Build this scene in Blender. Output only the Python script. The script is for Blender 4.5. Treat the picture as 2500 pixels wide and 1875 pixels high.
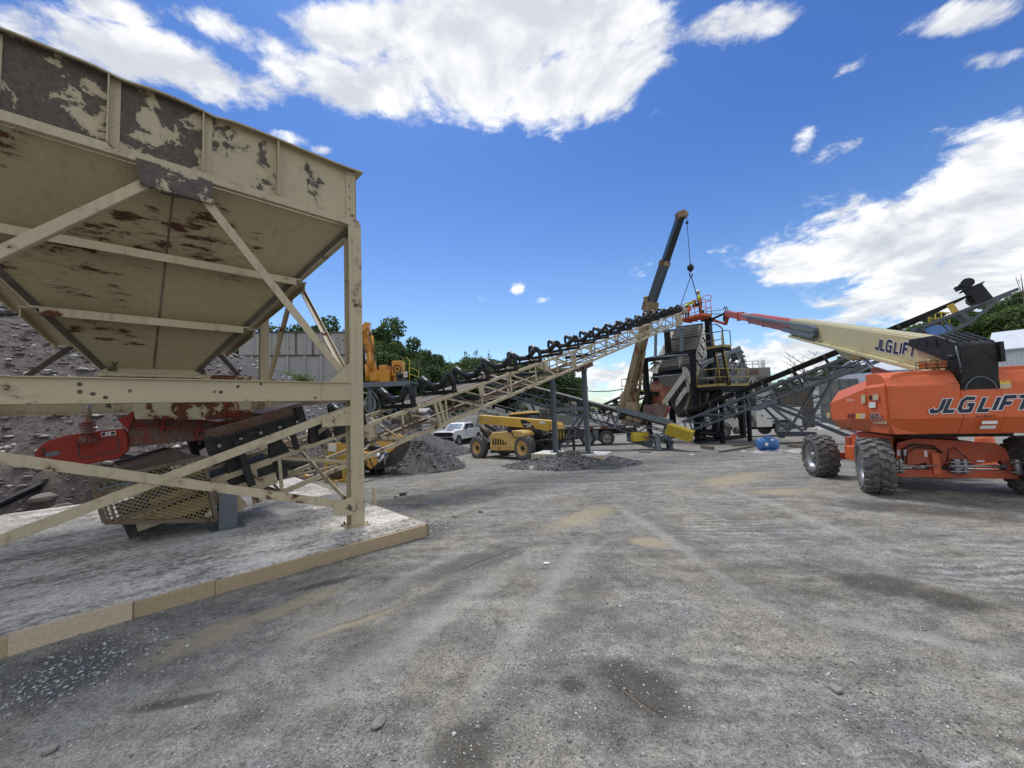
import math, random
from math import sin, cos, pi, radians
F=939.0; CX=1250.0; CY=937.5; EYE=1.75
PITCH=math.atan(60.5/939.0); ROLL=radians(-2.2)
def _mm(A,B): return [[sum(A[i][k]*B[k][j] for k in range(3)) for j in range(3)] for i in range(3)]
def _rx(a): return [[1,0,0],[0,cos(a),-sin(a)],[0,sin(a),cos(a)]]
def _rz(a): return [[cos(a),-sin(a),0],[sin(a),cos(a),0],[0,0,1]]
CR=_mm(_rx(pi/2+PITCH),_rz(ROLL))
def ray(px,py):
    c=((px-CX)/F,(CY-py)/F,-1.0)
    return [sum(CR[i][k]*c[k] for k in range(3)) for i in range(3)]
def proj(p):
    q=(p[0],p[1],p[2]-EYE)
    c=[sum(CR[k][i]*q[k] for k in range(3)) for i in range(3)]
    return (CX+F*c[0]/-c[2], CY-F*c[1]/-c[2])
def at(px,py,Y):
    d=ray(px,py); t=Y/d[1]
    return (d[0]*t,Y,EYE+d[2]*t)
def onz(px,py,z):
    d=ray(px,py); t=(z-EYE)/d[2]
    return (d[0]*t,d[1]*t,z)
def onpl(px,py,p,n):
    d=ray(px,py); o=(0,0,EYE)
    t=sum((p[i]-o[i])*n[i] for i in range(3))/sum(d[i]*n[i] for i in range(3))
    return tuple(o[i]+d[i]*t for i in range(3))
_GP=[(-60,0),(4,0),(6,-.05),(9,-.16),(15,-.42),(20,-.75),(26,-1.0),(35,-1.36),(60,-1.9),(120,-2.3),(6000,-2.3)]
def gz(y):
    for (a,za),(b,zb) in zip(_GP,_GP[1:]):
        if y<=b: 
            t=(y-a)/(b-a); return za+(zb-za)*t
    return _GP[-1][1]
def gp(px,py):
    d=ray(px,py); t=.5
    while t<3000:
        if EYE+d[2]*t<gz(d[1]*t): break
        t*=1.003
    return (d[0]*t,d[1]*t,gz(d[1]*t))
class Fr:
    "horizontal local frame: o origin, x axis direction (angle from +Y towards +X, degrees), y axis = to the left of x... (perpendicular, back)"
    def __init__(s,o,deg):
        a=radians(deg); s.o=o; s.x=(sin(a),cos(a),0); s.y=(-cos(a),sin(a),0)
    def __call__(s,a,b,c): return (s.o[0]+a*s.x[0]+b*s.y[0], s.o[1]+a*s.x[1]+b*s.y[1], s.o[2]+c)
    def inv(s,p):
        q=(p[0]-s.o[0],p[1]-s.o[1]); return (q[0]*s.x[0]+q[1]*s.x[1], q[0]*s.y[0]+q[1]*s.y[1], p[2]-s.o[2])
import bpy, bmesh
import numpy as np
from mathutils import Vector as V, Matrix, noise as mnoise
for o in list(bpy.data.objects): bpy.data.objects.remove(o)
SC=bpy.context.scene; COL=SC.collection
rnd=random.Random(7)
def vs(a,b): return (a[0]-b[0],a[1]-b[1],a[2]-b[2])
def va(a,b,k=1.0): return (a[0]+b[0]*k,a[1]+b[1]*k,a[2]+b[2]*k)
def lerp(a,b,t): return tuple(a[i]+(b[i]-a[i])*t for i in range(len(a)))
def nrm(a):
    l=math.sqrt(sum(x*x for x in a)) or 1; return tuple(x/l for x in a)
def crs(a,b): return (a[1]*b[2]-a[2]*b[1],a[2]*b[0]-a[0]*b[2],a[0]*b[1]-a[1]*b[0])
def dist(a,b): return math.sqrt(sum((a[i]-b[i])**2 for i in range(3)))
WM={}   # object name -> world matrix
class MB:
    def __init__(s): s.v=[];s.f=[];s.s=[]
    def add(s,vv,ff,sm=False):
        k=len(s.v); s.v+= [tuple(x) for x in vv]
        for i,f in enumerate(ff):
            s.f.append([k+j for j in f]); s.s.append(sm if isinstance(sm,bool) else sm[i])
        return s
    def hexa(s,b,t): # bottom 4, top 4
        return s.add(list(b)+list(t),[(3,2,1,0),(4,5,6,7),(0,1,5,4),(1,2,6,5),(2,3,7,6),(3,0,4,7)])
    def box(s,c,sz,fr=None):
        hx,hy,hz=sz[0]/2,sz[1]/2,sz[2]/2
        P=[(c[0]+x*hx,c[1]+y*hy,c[2]+z*hz) for z in(-1,1) for x,y in((-1,-1),(1,-1),(1,1),(-1,1))]
        if fr: P=[fr(*p) for p in P]
        return s.hexa(P[:4],P[4:])
    def box2(s,a,b,fr=None):
        return s.box([(a[i]+b[i])/2 for i in range(3)],[abs(b[i]-a[i]) for i in range(3)],fr)
    def axes(s,p0,p1,up):
        d=nrm(vs(p1,p0)); sd=crs(d,up)
        if sum(x*x for x in sd)<1e-8: sd=crs(d,(1,0,0) if abs(d[0])<.9 else (0,1,0))
        sd=nrm(sd); return d,sd,crs(sd,d)
    def sect(s,p0,p1,prof,up=(0,0,1),sm=False,caps=True,p1prof=None):
        d,sd,u=s.axes(p0,p1,up); n=len(prof)
        pts=[va(va(p0,sd,a),u,b) for a,b in prof]+[va(va(p1,sd,a),u,b) for a,b in (p1prof or prof)]
        ff=[(i,(i+1)%n,n+(i+1)%n,n+i) for i in range(n)]; ss=[sm]*n
        if caps: ff+= [tuple(range(n-1,-1,-1)),tuple(range(n,2*n))]; ss+=[False,False]
        return s.add(pts,ff,ss)
    def bar(s,p0,p1,w,h=None,up=(0,0,1),w1=None,h1=None):
        h=h or w; q=lambda w,h:[(-w/2,-h/2),(w/2,-h/2),(w/2,h/2),(-w/2,h/2)]
        return s.sect(p0,p1,q(w,h),up,p1prof=q(w1 or w,h1 or h))
    def ibeam(s,p0,p1,w,h,t=.012,up=(0,0,1)):
        a,b=w/2,h/2; e=t/2
        return s.sect(p0,p1,[(-a,-b),(a,-b),(a,-b+t),(e,-b+t),(e,b-t),(a,b-t),(a,b),(-a,b),(-a,b-t),(-e,b-t),(-e,-b+t),(-a,-b+t)],up)
    def chan(s,p0,p1,w,h,t=.01,up=(0,0,1)): # open side +sd
        b=h/2
        return s.sect(p0,p1,[(0,-b),(w,-b),(w,-b+t),(t,-b+t),(t,b-t),(w,b-t),(w,b),(0,b)],up)
    def angle(s,p0,p1,w,h,t=.008,up=(0,0,1)):
        return s.sect(p0,p1,[(0,0),(w,0),(w,t),(t,t),(t,h),(0,h)],up)
    def tube(s,p0,p1,r,n=10,r1=None,caps=True):
        q=lambda r:[(r*cos(2*pi*i/n),r*sin(2*pi*i/n)) for i in range(n)]
        return s.sect(p0,p1,q(r),sm=True,caps=caps,p1prof=q(r if r1 is None else r1))
    def path(s,pts,r,n=6,closed=False):
        pts=[tuple(p) for p in pts]; N=len(pts); rr=r if isinstance(r,(list,tuple)) else [r]*N
        t0=nrm(vs(pts[1],pts[0])); up=(0,0,1) if abs(t0[2])<.9 else (1,0,0); u=nrm(crs(crs(t0,up),t0)); vv=[]
        for i,p in enumerate(pts):
            a=pts[i-1] if (i>0 or closed) else p; b=pts[(i+1)%N] if (i<N-1 or closed) else p
            t=nrm(vs(b,a)); sd=nrm(crs(t,u)); u=nrm(crs(sd,t))
            for k in range(n):
                an=2*pi*k/n; vv.append(va(va(p,sd,rr[i]*cos(an)),u,rr[i]*sin(an)))
        ff=[]
        for i in range(N if closed else N-1):
            j=(i+1)%N
            for k in range(n): ff.append((i*n+k,i*n+(k+1)%n,j*n+(k+1)%n,j*n+k))
        sm=[True]*len(ff)
        if not closed: ff+=[tuple(range(n-1,-1,-1)),tuple(range((N-1)*n,N*n))]; sm+=[False,False]
        return s.add(vv,ff,sm)
    def prism(s,poly,vec):
        n=len(poly); pts=[tuple(p) for p in poly]+[va(p,vec) for p in poly]
        return s.add(pts,[tuple(range(n-1,-1,-1)),tuple(range(n,2*n))]+[(i,(i+1)%n,n+(i+1)%n,n+i) for i in range(n)])
    def poly(s,p): return s.add(p,[tuple(range(len(p)))])
    def lathe(s,prof,o,ax,n=24,sm=True):
        ax=nrm(ax); a=nrm(crs(ax,(0,0,1) if abs(ax[2])<.9 else (1,0,0))); b=crs(ax,a); vv=[]
        for r,h in prof:
            for k in range(n):
                t=2*pi*k/n; vv.append(va(va(va(o,ax,h),a,r*cos(t)),b,r*sin(t)))
        ff=[]
        for i in range(len(prof)-1):
            for k in range(n): ff.append((i*n+k,i*n+(k+1)%n,(i+1)*n+(k+1)%n,(i+1)*n+k))
        return s.add(vv,ff,sm)
    def ball(s,c,r,n=10,m=6):
        r=r if isinstance(r,(list,tuple)) else (r,r,r); vv=[];ff=[]
        for i in range(m+1):
            ph=pi*i/m
            for k in range(n):
                t=2*pi*k/n; vv.append((c[0]+r[0]*sin(ph)*cos(t),c[1]+r[1]*sin(ph)*sin(t),c[2]+r[2]*cos(ph)))
        for i in range(m):
            for k in range(n): ff.append((i*n+k,(i+1)*n+k,(i+1)*n+(k+1)%n,i*n+(k+1)%n))
        return s.add(vv,ff,True)
    def loft(s,rings,sm=False,caps=True):
        n=len(rings[0]); vv=[p for r in rings for p in r]; ff=[]
        for i in range(len(rings)-1):
            for k in range(n): ff.append((i*n+k,i*n+(k+1)%n,(i+1)*n+(k+1)%n,(i+1)*n+k))
        ss=[sm]*len(ff)
        if caps: ff+=[tuple(range(n-1,-1,-1)),tuple(range((len(rings)-1)*n,len(rings)*n))]; ss+=[False,False]
        return s.add(vv,ff,ss)
    def mesh(s,name,inv=None):
        me=bpy.data.meshes.new(name); vv=s.v
        if inv is not None: vv=[tuple(inv@V(p)) for p in vv]
        me.from_pydata(vv,[],s.f); me.polygons.foreach_set('use_smooth',s.s)
        bm=bmesh.new(); bm.from_mesh(me); bmesh.ops.recalc_face_normals(bm,faces=bm.faces); bm.to_mesh(me); bm.free()
        return me
    def build(s,name,m,parent=None,bev=0,ws=True,label=None,seg=2):
        inv=None
        if parent is not None and ws: inv=WM[parent.name].inverted()
        me=s.mesh(name,inv); me.materials.append(m)
        o=bpy.data.objects.new(name,me); COL.objects.link(o)
        if parent is not None: o.parent=parent; WM[o.name]=WM[parent.name]
        else: WM[o.name]=Matrix()
        if bev:
            b=o.modifiers.new('bevel','BEVEL'); b.width=bev; b.segments=seg; b.limit_method='ANGLE'; b.angle_limit=radians(35); b.harden_normals=False
        if label: o['label']=label
        return o
def tag(o,label,cat,group=None,kind=None):
    if label: o['label']=label
    if cat: o['category']=cat
    if group: o['group']=group
    if kind: o['kind']=kind
    return o
def thing(name,label,cat,loc=(0,0,0),rz=0,group=None):
    o=bpy.data.objects.new(name,None); COL.objects.link(o); o.empty_display_size=.2
    o.location=loc; o.rotation_euler=(0,0,rz); tag(o,label,cat,group)
    WM[o.name]=Matrix.Translation(loc)@Matrix.Rotation(rz,4,'Z'); return o
def dup(root,loc,rz,label=None,scale=None):
    def cp(o,par):
        c=o.copy(); COL.objects.link(c)
        if par: c.parent=par
        for ch in list(o.children): cp(ch,c)
        return c
    r=cp(root,None); r.location=loc; r.rotation_euler=(0,0,rz)
    if scale: r.scale=scale if isinstance(scale,(tuple,list)) else (scale,)*3
    if label: r['label']=label
    return r
# ---------------- materials
def lin(c):
    return tuple((x/12.92 if x<=.04045 else ((x+.055)/1.055)**2.4) for x in c)
def hx(s): 
    s=s.lstrip('#'); return lin([int(s[i:i+2],16)/255 for i in(0,2,4)])
class NT:
    def __init__(s,m): s.t=m.node_tree; s.n=s.t.nodes; s.l=s.t.links
    def new(s,typ,**k):
        n=s.n.new(typ)
        for a,b in k.items():
            if a.startswith('i_'): n.inputs[a[2:].replace('_',' ')].default_value=b
            else: setattr(n,a,b)
        return n
    def ln(s,a,b): s.l.new(a,b)
    def val(s,x,inp):
        if hasattr(x,'is_output'): s.ln(x,inp)
        else: inp.default_value=x if not (isinstance(x,(tuple,list)) and len(x)==3 and inp.type=='RGBA') else (*x,1)
    def math(s,op,a,b=0,c=None,clamp=False):
        n=s.n.new('ShaderNodeMath'); n.operation=op; n.use_clamp=clamp
        s.val(a,n.inputs[0]); s.val(b,n.inputs[1])
        if c is not None: s.val(c,n.inputs[2])
        return n.outputs[0]
    def vmath(s,op,a,b=(0,0,0)):
        n=s.n.new('ShaderNodeVectorMath'); n.operation=op
        s.val(a,n.inputs[0]); s.val(b,n.inputs[1]); return n.outputs[1] if op in('LENGTH','DOT_PRODUCT','DISTANCE') else n.outputs[0]
    def noise(s,vec,sc,det=4,ro=.55,dist=0):
        n=s.n.new('ShaderNodeTexNoise'); n.inputs['Scale'].default_value=sc; n.inputs['Detail'].default_value=det
        n.inputs['Roughness'].default_value=ro; n.inputs['Distortion'].default_value=dist
        if vec is not None: s.ln(vec,n.inputs['Vector'])
        return n.outputs[0]
    def voro(s,vec,sc,feat='F1',out=0,rand=1):
        n=s.n.new('ShaderNodeTexVoronoi'); n.feature=feat; n.inputs['Scale'].default_value=sc; n.inputs['Randomness'].default_value=rand
        if vec is not None: s.ln(vec,n.inputs['Vector'])
        return n.outputs[out]
    def mapping(s,vec,loc=(0,0,0),rot=(0,0,0),sc=(1,1,1),typ='POINT'):
        n=s.n.new('ShaderNodeMapping'); n.vector_type=typ; s.ln(vec,n.inputs[0])
        n.inputs['Location'].default_value=loc; n.inputs['Rotation'].default_value=rot; n.inputs['Scale'].default_value=sc; return n.outputs[0]
    def ss(s,x,a,b,lo=0,hi=1):
        n=s.n.new('ShaderNodeMapRange'); n.interpolation_type='SMOOTHSTEP'; s.val(x,n.inputs[0])
        for i,v in enumerate((a,b,lo,hi)): n.inputs[1+i].default_value=v
        return n.outputs[0]
    def mix(s,f,a,b,typ='MIX'):
        n=s.n.new('ShaderNodeMix'); n.data_type='RGBA'; n.blend_type=typ; n.clamp_factor=True
        s.val(f,n.inputs[0]); s.val(a,n.inputs[6]); s.val(b,n.inputs[7]); return n.outputs[2]
    def ramp(s,f,stops):
        n=s.n.new('ShaderNodeValToRGB'); s.ln(f,n.inputs[0]); e=n.color_ramp.elements
        while len(e)<len(stops): e.new(.5)
        for i,(p,c) in enumerate(stops): e[i].position=p; e[i].color=(*c,1) if len(c)==3 else c
        return n.outputs[0]
    def bump(s,h,st=.3,d=.02,nor=None):
        n=s.n.new('ShaderNodeBump'); n.inputs['Strength'].default_value=st; n.inputs['Distance'].default_value=d; s.ln(h,n.inputs['Height'])
        if nor is not None: s.ln(nor,n.inputs['Normal'])
        return n.outputs[0]
def newmat(name):
    m=bpy.data.materials.new(name); m.use_nodes=True; n=NT(m); b=n.n['Principled BSDF']; return m,n,b
def mat(name,col,rough=.6,metal=0,var=.18,vs_=1.5,dust=0,dustcol=(.30,.285,.26),bump=0,bs=40,spec=.5,coat=0):
    m,n,b=newmat(name); tc=n.new('ShaderNodeTexCoord').outputs['Object']
    nz=n.noise(tc,vs_,6,.6); nf=n.noise(tc,vs_*9,4,.6)
    k=n.math('ADD',n.math('MULTIPLY',nz,.65),n.math('MULTIPLY',nf,.35))
    dk=tuple(c*(1-var) for c in col); lt=tuple(min(1,c*(1+var)) for c in col)
    c=n.ramp(k,[(.32,dk),(.68,lt)])
    if dust:
        g=n.new('ShaderNodeNewGeometry'); sx=n.new('ShaderNodeSeparateXYZ'); n.ln(g.outputs['Normal'],sx.inputs[0])
        up=n.ss(sx.outputs[2],-.2,.9); dm=n.math('MULTIPLY',n.math('ADD',n.math('MULTIPLY',up,.6),.4),n.ss(n.noise(tc,vs_*3,5,.65),.35,.75))
        c=n.mix(n.math('MULTIPLY',dm,dust),c,dustcol)
    n.ln(c,b.inputs['Base Color']); b.inputs['Metallic'].default_value=metal
    n.ln(n.ss(nf,.2,.8,max(.05,rough-.1),min(1,rough+.12)),b.inputs['Roughness']); b.inputs['Specular IOR Level'].default_value=spec
    if coat: b.inputs['Coat Weight'].default_value=coat; b.inputs['Coat Roughness'].default_value=.15
    if bump: n.ln(n.bump(n.noise(tc,bs,5,.6),bump,.01),b.inputs['Normal'])
    return m
def worn(name,col,rust,thr=.6,sc=2.5,soft=.03,rust2=None,rough=.6,spots=0,clus=None,stretch=(1,1,1),bump=.15,var=.12,streak=0,grad=None):
    "paint with flaked / rusted patches of their own shape"
    m,n,b=newmat(name); tc=n.new('ShaderNodeTexCoord').outputs['Object']
    if stretch!=(1,1,1): tv=n.mapping(tc,sc=stretch)
    else: tv=tc
    nz=n.noise(tv,sc,9,.62,.3); big=n.noise(tc,.6,3,.5); fine=n.noise(tc,22,5,.65); mid=n.noise(tc,sc*4.5,6,.7)
    fld=n.math('ADD',n.math('ADD',nz,n.math('MULTIPLY',big,.25)),n.math('ADD',n.math('MULTIPLY',n.math('SUBTRACT',fine,.5),.10),n.math('MULTIPLY',n.math('SUBTRACT',mid,.5),.16)))
    if clus: fld=n.math('SUBTRACT',fld,n.math('MULTIPLY',n.ss(n.noise(n.mapping(tc,loc=(3,1,5)),clus,3,.5),.46,.60,1,0),.25))
    if grad:
        gd=n.vmath('DOT_PRODUCT',tc,grad[0]); fld=n.math('ADD',fld,n.math('MULTIPLY',n.math('SUBTRACT',gd,grad[1]),-grad[2]*.6))
    mk=n.ss(fld,thr+.12,thr+.12+soft); halo=n.ss(fld,thr+.055,thr+.12)
    if spots:
        sp=n.voro(tv,spots,'F1'); k=n.ss(n.math('ADD',sp,n.math('MULTIPLY',fine,.3)),.26,.32,1,0)
        k=n.math('MULTIPLY',k,n.ss(n.noise(tc,1.7,3,.5),.36,.5)); mk=n.math('MAXIMUM',mk,k)
    p=n.ramp(n.math('ADD',n.math('MULTIPLY',big,.6),n.math('MULTIPLY',fine,.4)),[(.3,tuple(c*(1-var) for c in col)),(.7,tuple(c*(1+var) for c in col))])
    if streak:
        st=n.noise(n.mapping(tc,sc=(9,9,.5)),1.6,5,.6); p=n.mix(n.math('MULTIPLY',n.ss(st,.5,.75),streak),p,tuple(c*.45 for c in rust))
    p=n.mix(n.math('MULTIPLY',halo,.45),p,tuple(a*.45+b_*.55 for a,b_ in zip(col,rust)))
    r2=rust2 or tuple(c*.55 for c in rust)
    r=n.ramp(n.noise(tc,sc*5,6,.7),[(.3,r2),(.7,rust)])
    n.ln(n.mix(mk,p,r),b.inputs['Base Color']); n.ln(n.ss(mk,0,1,rough,.9),b.inputs['Roughness'])
    b.inputs['Specular IOR Level'].default_value=.35
    h=n.math('SUBTRACT',n.math('MULTIPLY',fine,.35),n.math('MULTIPLY',mk,.6)); n.ln(n.bump(h,bump,.006),b.inputs['Normal'])
    return m
def islands(name,cols,rough=.85,bump=.2,sc=30,trans=0):
    "one colour per loose piece"
    m,n,b=newmat(name); g=n.new('ShaderNodeNewGeometry'); tc=n.new('ShaderNodeTexCoord').outputs['Object']
    c=n.ramp(g.outputs['Random Per Island'],cols)
    c=n.mix(.35,c,n.ramp(n.noise(tc,sc,4,.6),[(.3,(.25,.25,.25)),(.7,(.9,.9,.9))]),'OVERLAY')
    n.ln(c,b.inputs['Base Color']); b.inputs['Roughness'].default_value=rough; b.inputs['Specular IOR Level'].default_value=.3
    if bump: n.ln(n.bump(n.noise(tc,sc*2,4,.6),bump,.01),b.inputs['Normal'])
    if trans:
        tr=n.new('ShaderNodeBsdfTranslucent'); n.ln(c,tr.inputs[0]); mx=n.new('ShaderNodeMixShader'); mx.inputs[0].default_value=trans
        n.ln(b.outputs[0],mx.inputs[1]); n.ln(tr.outputs[0],mx.inputs[2]); n.ln(mx.outputs[0],n.n['Material Output'].inputs[0])
    return m
def rock_mesh(r,seed,flat=(1,1,1),sub=2,rough=.35):
    bm=bmesh.new(); bmesh.ops.create_icosphere(bm,subdivisions=sub,radius=1)
    rr=random.Random(seed); cuts=[(V((rr.gauss(0,1),rr.gauss(0,1),rr.gauss(0,1))).normalized(),rr.uniform(.55,.85)) for _ in range(9)]
    for v in bm.verts:
        for nn,d in cuts:
            k=v.co.dot(nn)
            if k>d: v.co-=nn*(k-d)
        v.co*=1+.18*rough*mnoise.noise(v.co*3+V((seed,0,0)))
        v.co=V((v.co.x*flat[0],v.co.y*flat[1],v.co.z*flat[2]))*r
    me=bpy.data.meshes.new('rock'); bm.to_mesh(me); bm.free(); return me
def scatter_stones(name,pts,sizes,m,flat=(.35,.8),tilt=None,seed=1):
    "many small angular stones as one mesh"
    R=np.random.RandomState(seed); N=len(pts); pts=np.array(pts,float); sizes=np.array(sizes,float)
    base=np.array([(1,0,0),(.3,.95,0.1),(-.8,.6,-.1),(-.85,-.5,.1),(.2,-1,0),(.25,.2,.8),(-.3,-.25,.75),(0,0,-.6)],float)
    tri=[(0,1,5),(1,2,5),(2,6,5),(2,3,6),(3,4,6),(4,0,5),(4,5,6),(1,0,7),(2,1,7),(3,2,7),(4,3,7),(0,4,7)]
    A=base[None]*(1+R.uniform(-.35,.35,(N,8,3))); A[:,:,2]*=R.uniform(flat[0],flat[1],(N,1)); A[:,:,1]*=R.uniform(.55,1,(N,1))
    an=R.uniform(0,2*pi,N); c,s=np.cos(an),np.sin(an)
    tx=R.normal(0,.35,N); 
    y=A[:,:,1]*np.cos(tx)[:,None]-A[:,:,2]*np.sin(tx)[:,None]; z=A[:,:,1]*np.sin(tx)[:,None]+A[:,:,2]*np.cos(tx)[:,None]
    X=A[:,:,0]*c[:,None]-y*s[:,None]; Y=A[:,:,0]*s[:,None]+y*c[:,None]
    P=np.stack([X,Y,z],-1)*sizes[:,None,None]+pts[:,None,:]
    T=(np.array(tri)[None]+8*np.arange(N)[:,None,None]).reshape(-1,3)
    me=bpy.data.meshes.new(name); me.vertices.add(N*8); me.vertices.foreach_set('co',P.reshape(-1))
    nt=len(T); me.loops.add(nt*3); me.loops.foreach_set('vertex_index',T.reshape(-1).astype(np.int32))
    me.polygons.add(nt); me.polygons.foreach_set('loop_start',np.arange(0,nt*3,3,dtype=np.int32))
    me.update(calc_edges=True); me.validate(); me.materials.append(m)
    o=bpy.data.objects.new(name,me); COL.objects.link(o); WM[o.name]=Matrix(); return o
# stroke lettering ------------------------------------------------
GL={'J':([[(.15,.22),(.30,0),(.62,0),(.80,.2),(.80,1)]],.95),'L':([[(.12,1),(.12,0),(.75,0)]],.85),
'G':([[(.85,.95),(.28,1.0),(.10,.8),(.10,.2),(.28,0),(.85,0),(.85,.48),(.52,.48)]],1.0),'I':([[(.12,0),(.12,1)]],.32),
'F':([[(.12,0),(.12,1),(.78,1)],[(.12,.52),(.65,.52)]],.88),'T':([[(.45,0),(.45,.9)],[(0,1),(.9,1)]],.95),
'C':([[(.85,.8),(.72,1),(.28,1),(.1,.8),(.1,.2),(.28,0),(.72,0),(.85,.2)]],1.0),'A':([[(.0,0),(.32,1),(.58,1),(.9,0)],[(.2,.33),(.7,.33)]],.95),
'6':([[(.72,.95),(.25,1),(.1,.8),(.1,.18),(.25,0),(.62,0),(.75,.18),(.75,.4),(.62,.56),(.12,.56)]],.92),
'0':([[(.1,.2),(.25,0),(.62,0),(.75,.2),(.75,.8),(.62,1),(.25,1),(.1,.8),(.1,.2)]],.92),
'S':([[(.75,.9),(.62,1),(.25,1),(.1,.85),(.1,.65),(.25,.52),(.62,.48),(.75,.35),(.75,.15),(.62,0),(.25,0),(.1,.12)]],.92),
' ':([],.16)}
def stroke2d(pts,w,ext):
    pts=[V(p) for p in pts]; n=len(pts); L=[];Rr=[]
    closed=(pts[0]-pts[-1]).length<1e-6
    for i,p in enumerate(pts):
        a=(p-pts[i-1]).normalized() if i>0 else ((p-pts[-2]).normalized() if closed else None)
        b=(pts[i+1]-p).normalized() if i<n-1 else ((pts[1]-p).normalized() if closed else None)
        if a is None: a=b; q=p-b*ext
        elif b is None: b=a; q=p+a*ext
        else: q=p
        t=(a+b).normalized(); nn=V((-t.y,t.x)); k=1/max(.45,nn.dot(V((-a.y,a.x))))
        L.append(q+nn*w/2*k); Rr.append(q-nn*w/2*k)
    return L,Rr
def lettering(name,text,o,ex,ey,h,m,parent,w=.22,slant=.25,ext=.0,off=0,nrmv=None,sp=.18,wx=1.0):
    "flat stroke letters; o = lower left, ex / ey unit vectors of the surface, h = height"
    mb=MB(); x=0; nv=nrm(crs(ex,ey)) if nrmv is None else nrmv
    for ch in text:
        st,adv=GL[ch]
        for k,ps in enumerate(st):
            L,Rr=stroke2d(ps,w+2*off,ext+off)
            P=lambda q:va(va(va(o,ex,(x+q[0]*wx+slant*q[1])*h),ey,q[1]*h),nv,.0006*k)
            for i in range(len(L)-1): mb.add([P(L[i]),P(Rr[i]),P(Rr[i+1]),P(L[i+1])],[(0,1,2,3)])
        x+=(adv*wx+sp)
    return mb.build(name,m,parent)
def font(name,text,o,ex,ey,h,m,parent,shear=0,off=0,align='LEFT'):
    cu=bpy.data.curves.new('t','FONT'); cu.body=text; cu.size=h/.7; cu.shear=shear; cu.offset=off; cu.align_x=align
    ob=bpy.data.objects.new('t',cu); COL.objects.link(ob)
    dg=bpy.context.evaluated_depsgraph_get(); me=bpy.data.meshes.new_from_object(ob.evaluated_get(dg))
    COL.objects.unlink(ob); bpy.data.objects.remove(ob)
    inv=WM[parent.name].inverted()
    for v in me.vertices: v.co=inv@V(va(va(o,ex,v.co.x),ey,v.co.y))
    me.materials.clear(); me.materials.append(m); b=bpy.data.objects.new(name,me); COL.objects.link(b); b.parent=parent; WM[b.name]=WM[parent.name]
    return b
def rot_about(p,o,ax,a):
    q=Matrix.Rotation(a,3,V(ax))@(V(p)-V(o)); return tuple(V(o)+q)
BEIGE=(.48,.415,.275); RUSTG=(.115,.095,.085); RUST=(.14,.055,.03)
M={}
M['beige']=worn('beige_paint',BEIGE,RUST,.63,3,.05,rough=.55,bump=.1,streak=.25)
M['beige_spot']=worn('beige_paint_spotted',BEIGE,(.12,.085,.06),.70,2.5,.04,spots=7,bump=.1)
M['hop']=worn('hopper_paint',(.345,.295,.178),(.12,.048,.022),.535,6.5,.08,stretch=(.5,.5,2.2),bump=.12,rust2=(.03,.018,.014),streak=.18,var=.16,clus=.8)
M["panel"]=worn("flaking_panel",BEIGE,(.155,.125,.10),.445,3.3,.012,bump=.35,rust2=(.075,.06,.055),grad=((.719,.695,0),-1.05,.105))
M['truss']=worn('truss_paint',(.46,.395,.26),(.13,.07,.04),.60,4,.06,bump=.1)
M['black']=mat('black_steel',(.012,.0125,.0145),.55,0,.3,3,dust=.16,spec=.35)
M['roller']=mat('black_roller',(.016,.018,.021),.38,0,.25,6,dust=.15)
M['rubber']=mat('rubber_belt',(.022,.022,.023),.75,0,.25,4,dust=.3)
M['beltlit']=mat('lit_dusty_belt',(.10,.10,.105),.6,0,.2,4,dust=.4)  # paler copy of the belt rubber: light on it put into the colour, plus dust
M['tyre']=mat('tyre_rubber',(.075,.075,.075),.85,0,.3,5,dust=.95,dustcol=(.31,.305,.29),bump=.2)
M['tyredark']=mat('tyre_dark',(.028,.028,.029),.8,0,.3,5,dust=.5)
M['galv']=mat('grey_steel',(.13,.155,.18),.45,.1,.15,4,dust=.15)
M['gray2']=mat('slate_steel',(.09,.104,.124),.45,.1,.2,4,dust=.2)
M['orange']=mat('orange_paint',(.64,.125,.035),.45,0,.10,1.2,dust=.20,spec=.45,bump=.05,bs=120)
M['orangedk']=mat('orange_dusty',(.44,.075,.025),.6,0,.2,2,dust=.45)
M['cream']=mat('cream_paint',(.50,.44,.24),.42,0,.08,2,dust=.08)
M['jred']=mat('boom_red',(.46,.075,.035),.4,0,.12,2,dust=.1)
M['white']=mat('white_paint',(.74,.75,.76),.3,0,.05,1,coat=.4)
M['white2']=mat('dusty_white',(.62,.62,.60),.55,0,.12,2,dust=.25)
M['glass']=mat('dark_glass',(.02,.026,.032),.06,0,.1,1,spec=.8)
M['chrome']=mat('chrome_rod',(.6,.6,.62),.2,1,.1,5)
M['steel']=mat('bare_steel',(.32,.32,.33),.4,.7,.15,6)
M['cat']=mat('machine_yellow',(.58,.36,.055),.5,0,.12,1.5,dust=.22)
M['catlt']=mat('yellow_panel',(.62,.40,.12),.55,0,.12,1.5,dust=.25)
M['rail']=mat('dull_yellow_rail',(.36,.275,.07),.6,0,.2,3,dust=.25)
M['yel']=mat('bright_yellow',(.56,.42,.03),.5,0,.15,3,dust=.1)
M['yelmesh']=mat('yellow_guard',(.52,.40,.035),.5,0,.3,14,dust=.1)
M['amber']=mat('amber_panel',(.72,.40,.10),.5,0,.08,2,dust=.06)
M['hitachi']=mat('breaker_orange',(.58,.25,.02),.5,0,.12,2,dust=.12)
M['red']=worn('red_paint',(.32,.035,.022),(.14,.09,.075),.66,3,.06,bump=.1)
M['redrust']=worn('red_rusty',(.20,.04,.025),(.26,.20,.16),.46,7,.08,rust2=(.10,.06,.05),bump=.2)
M['rustpl']=worn('rusty_plate',(.21,.075,.045),(.56,.44,.34),.60,1.6,.03,rust2=(.48,.36,.27),bump=.1)
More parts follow.
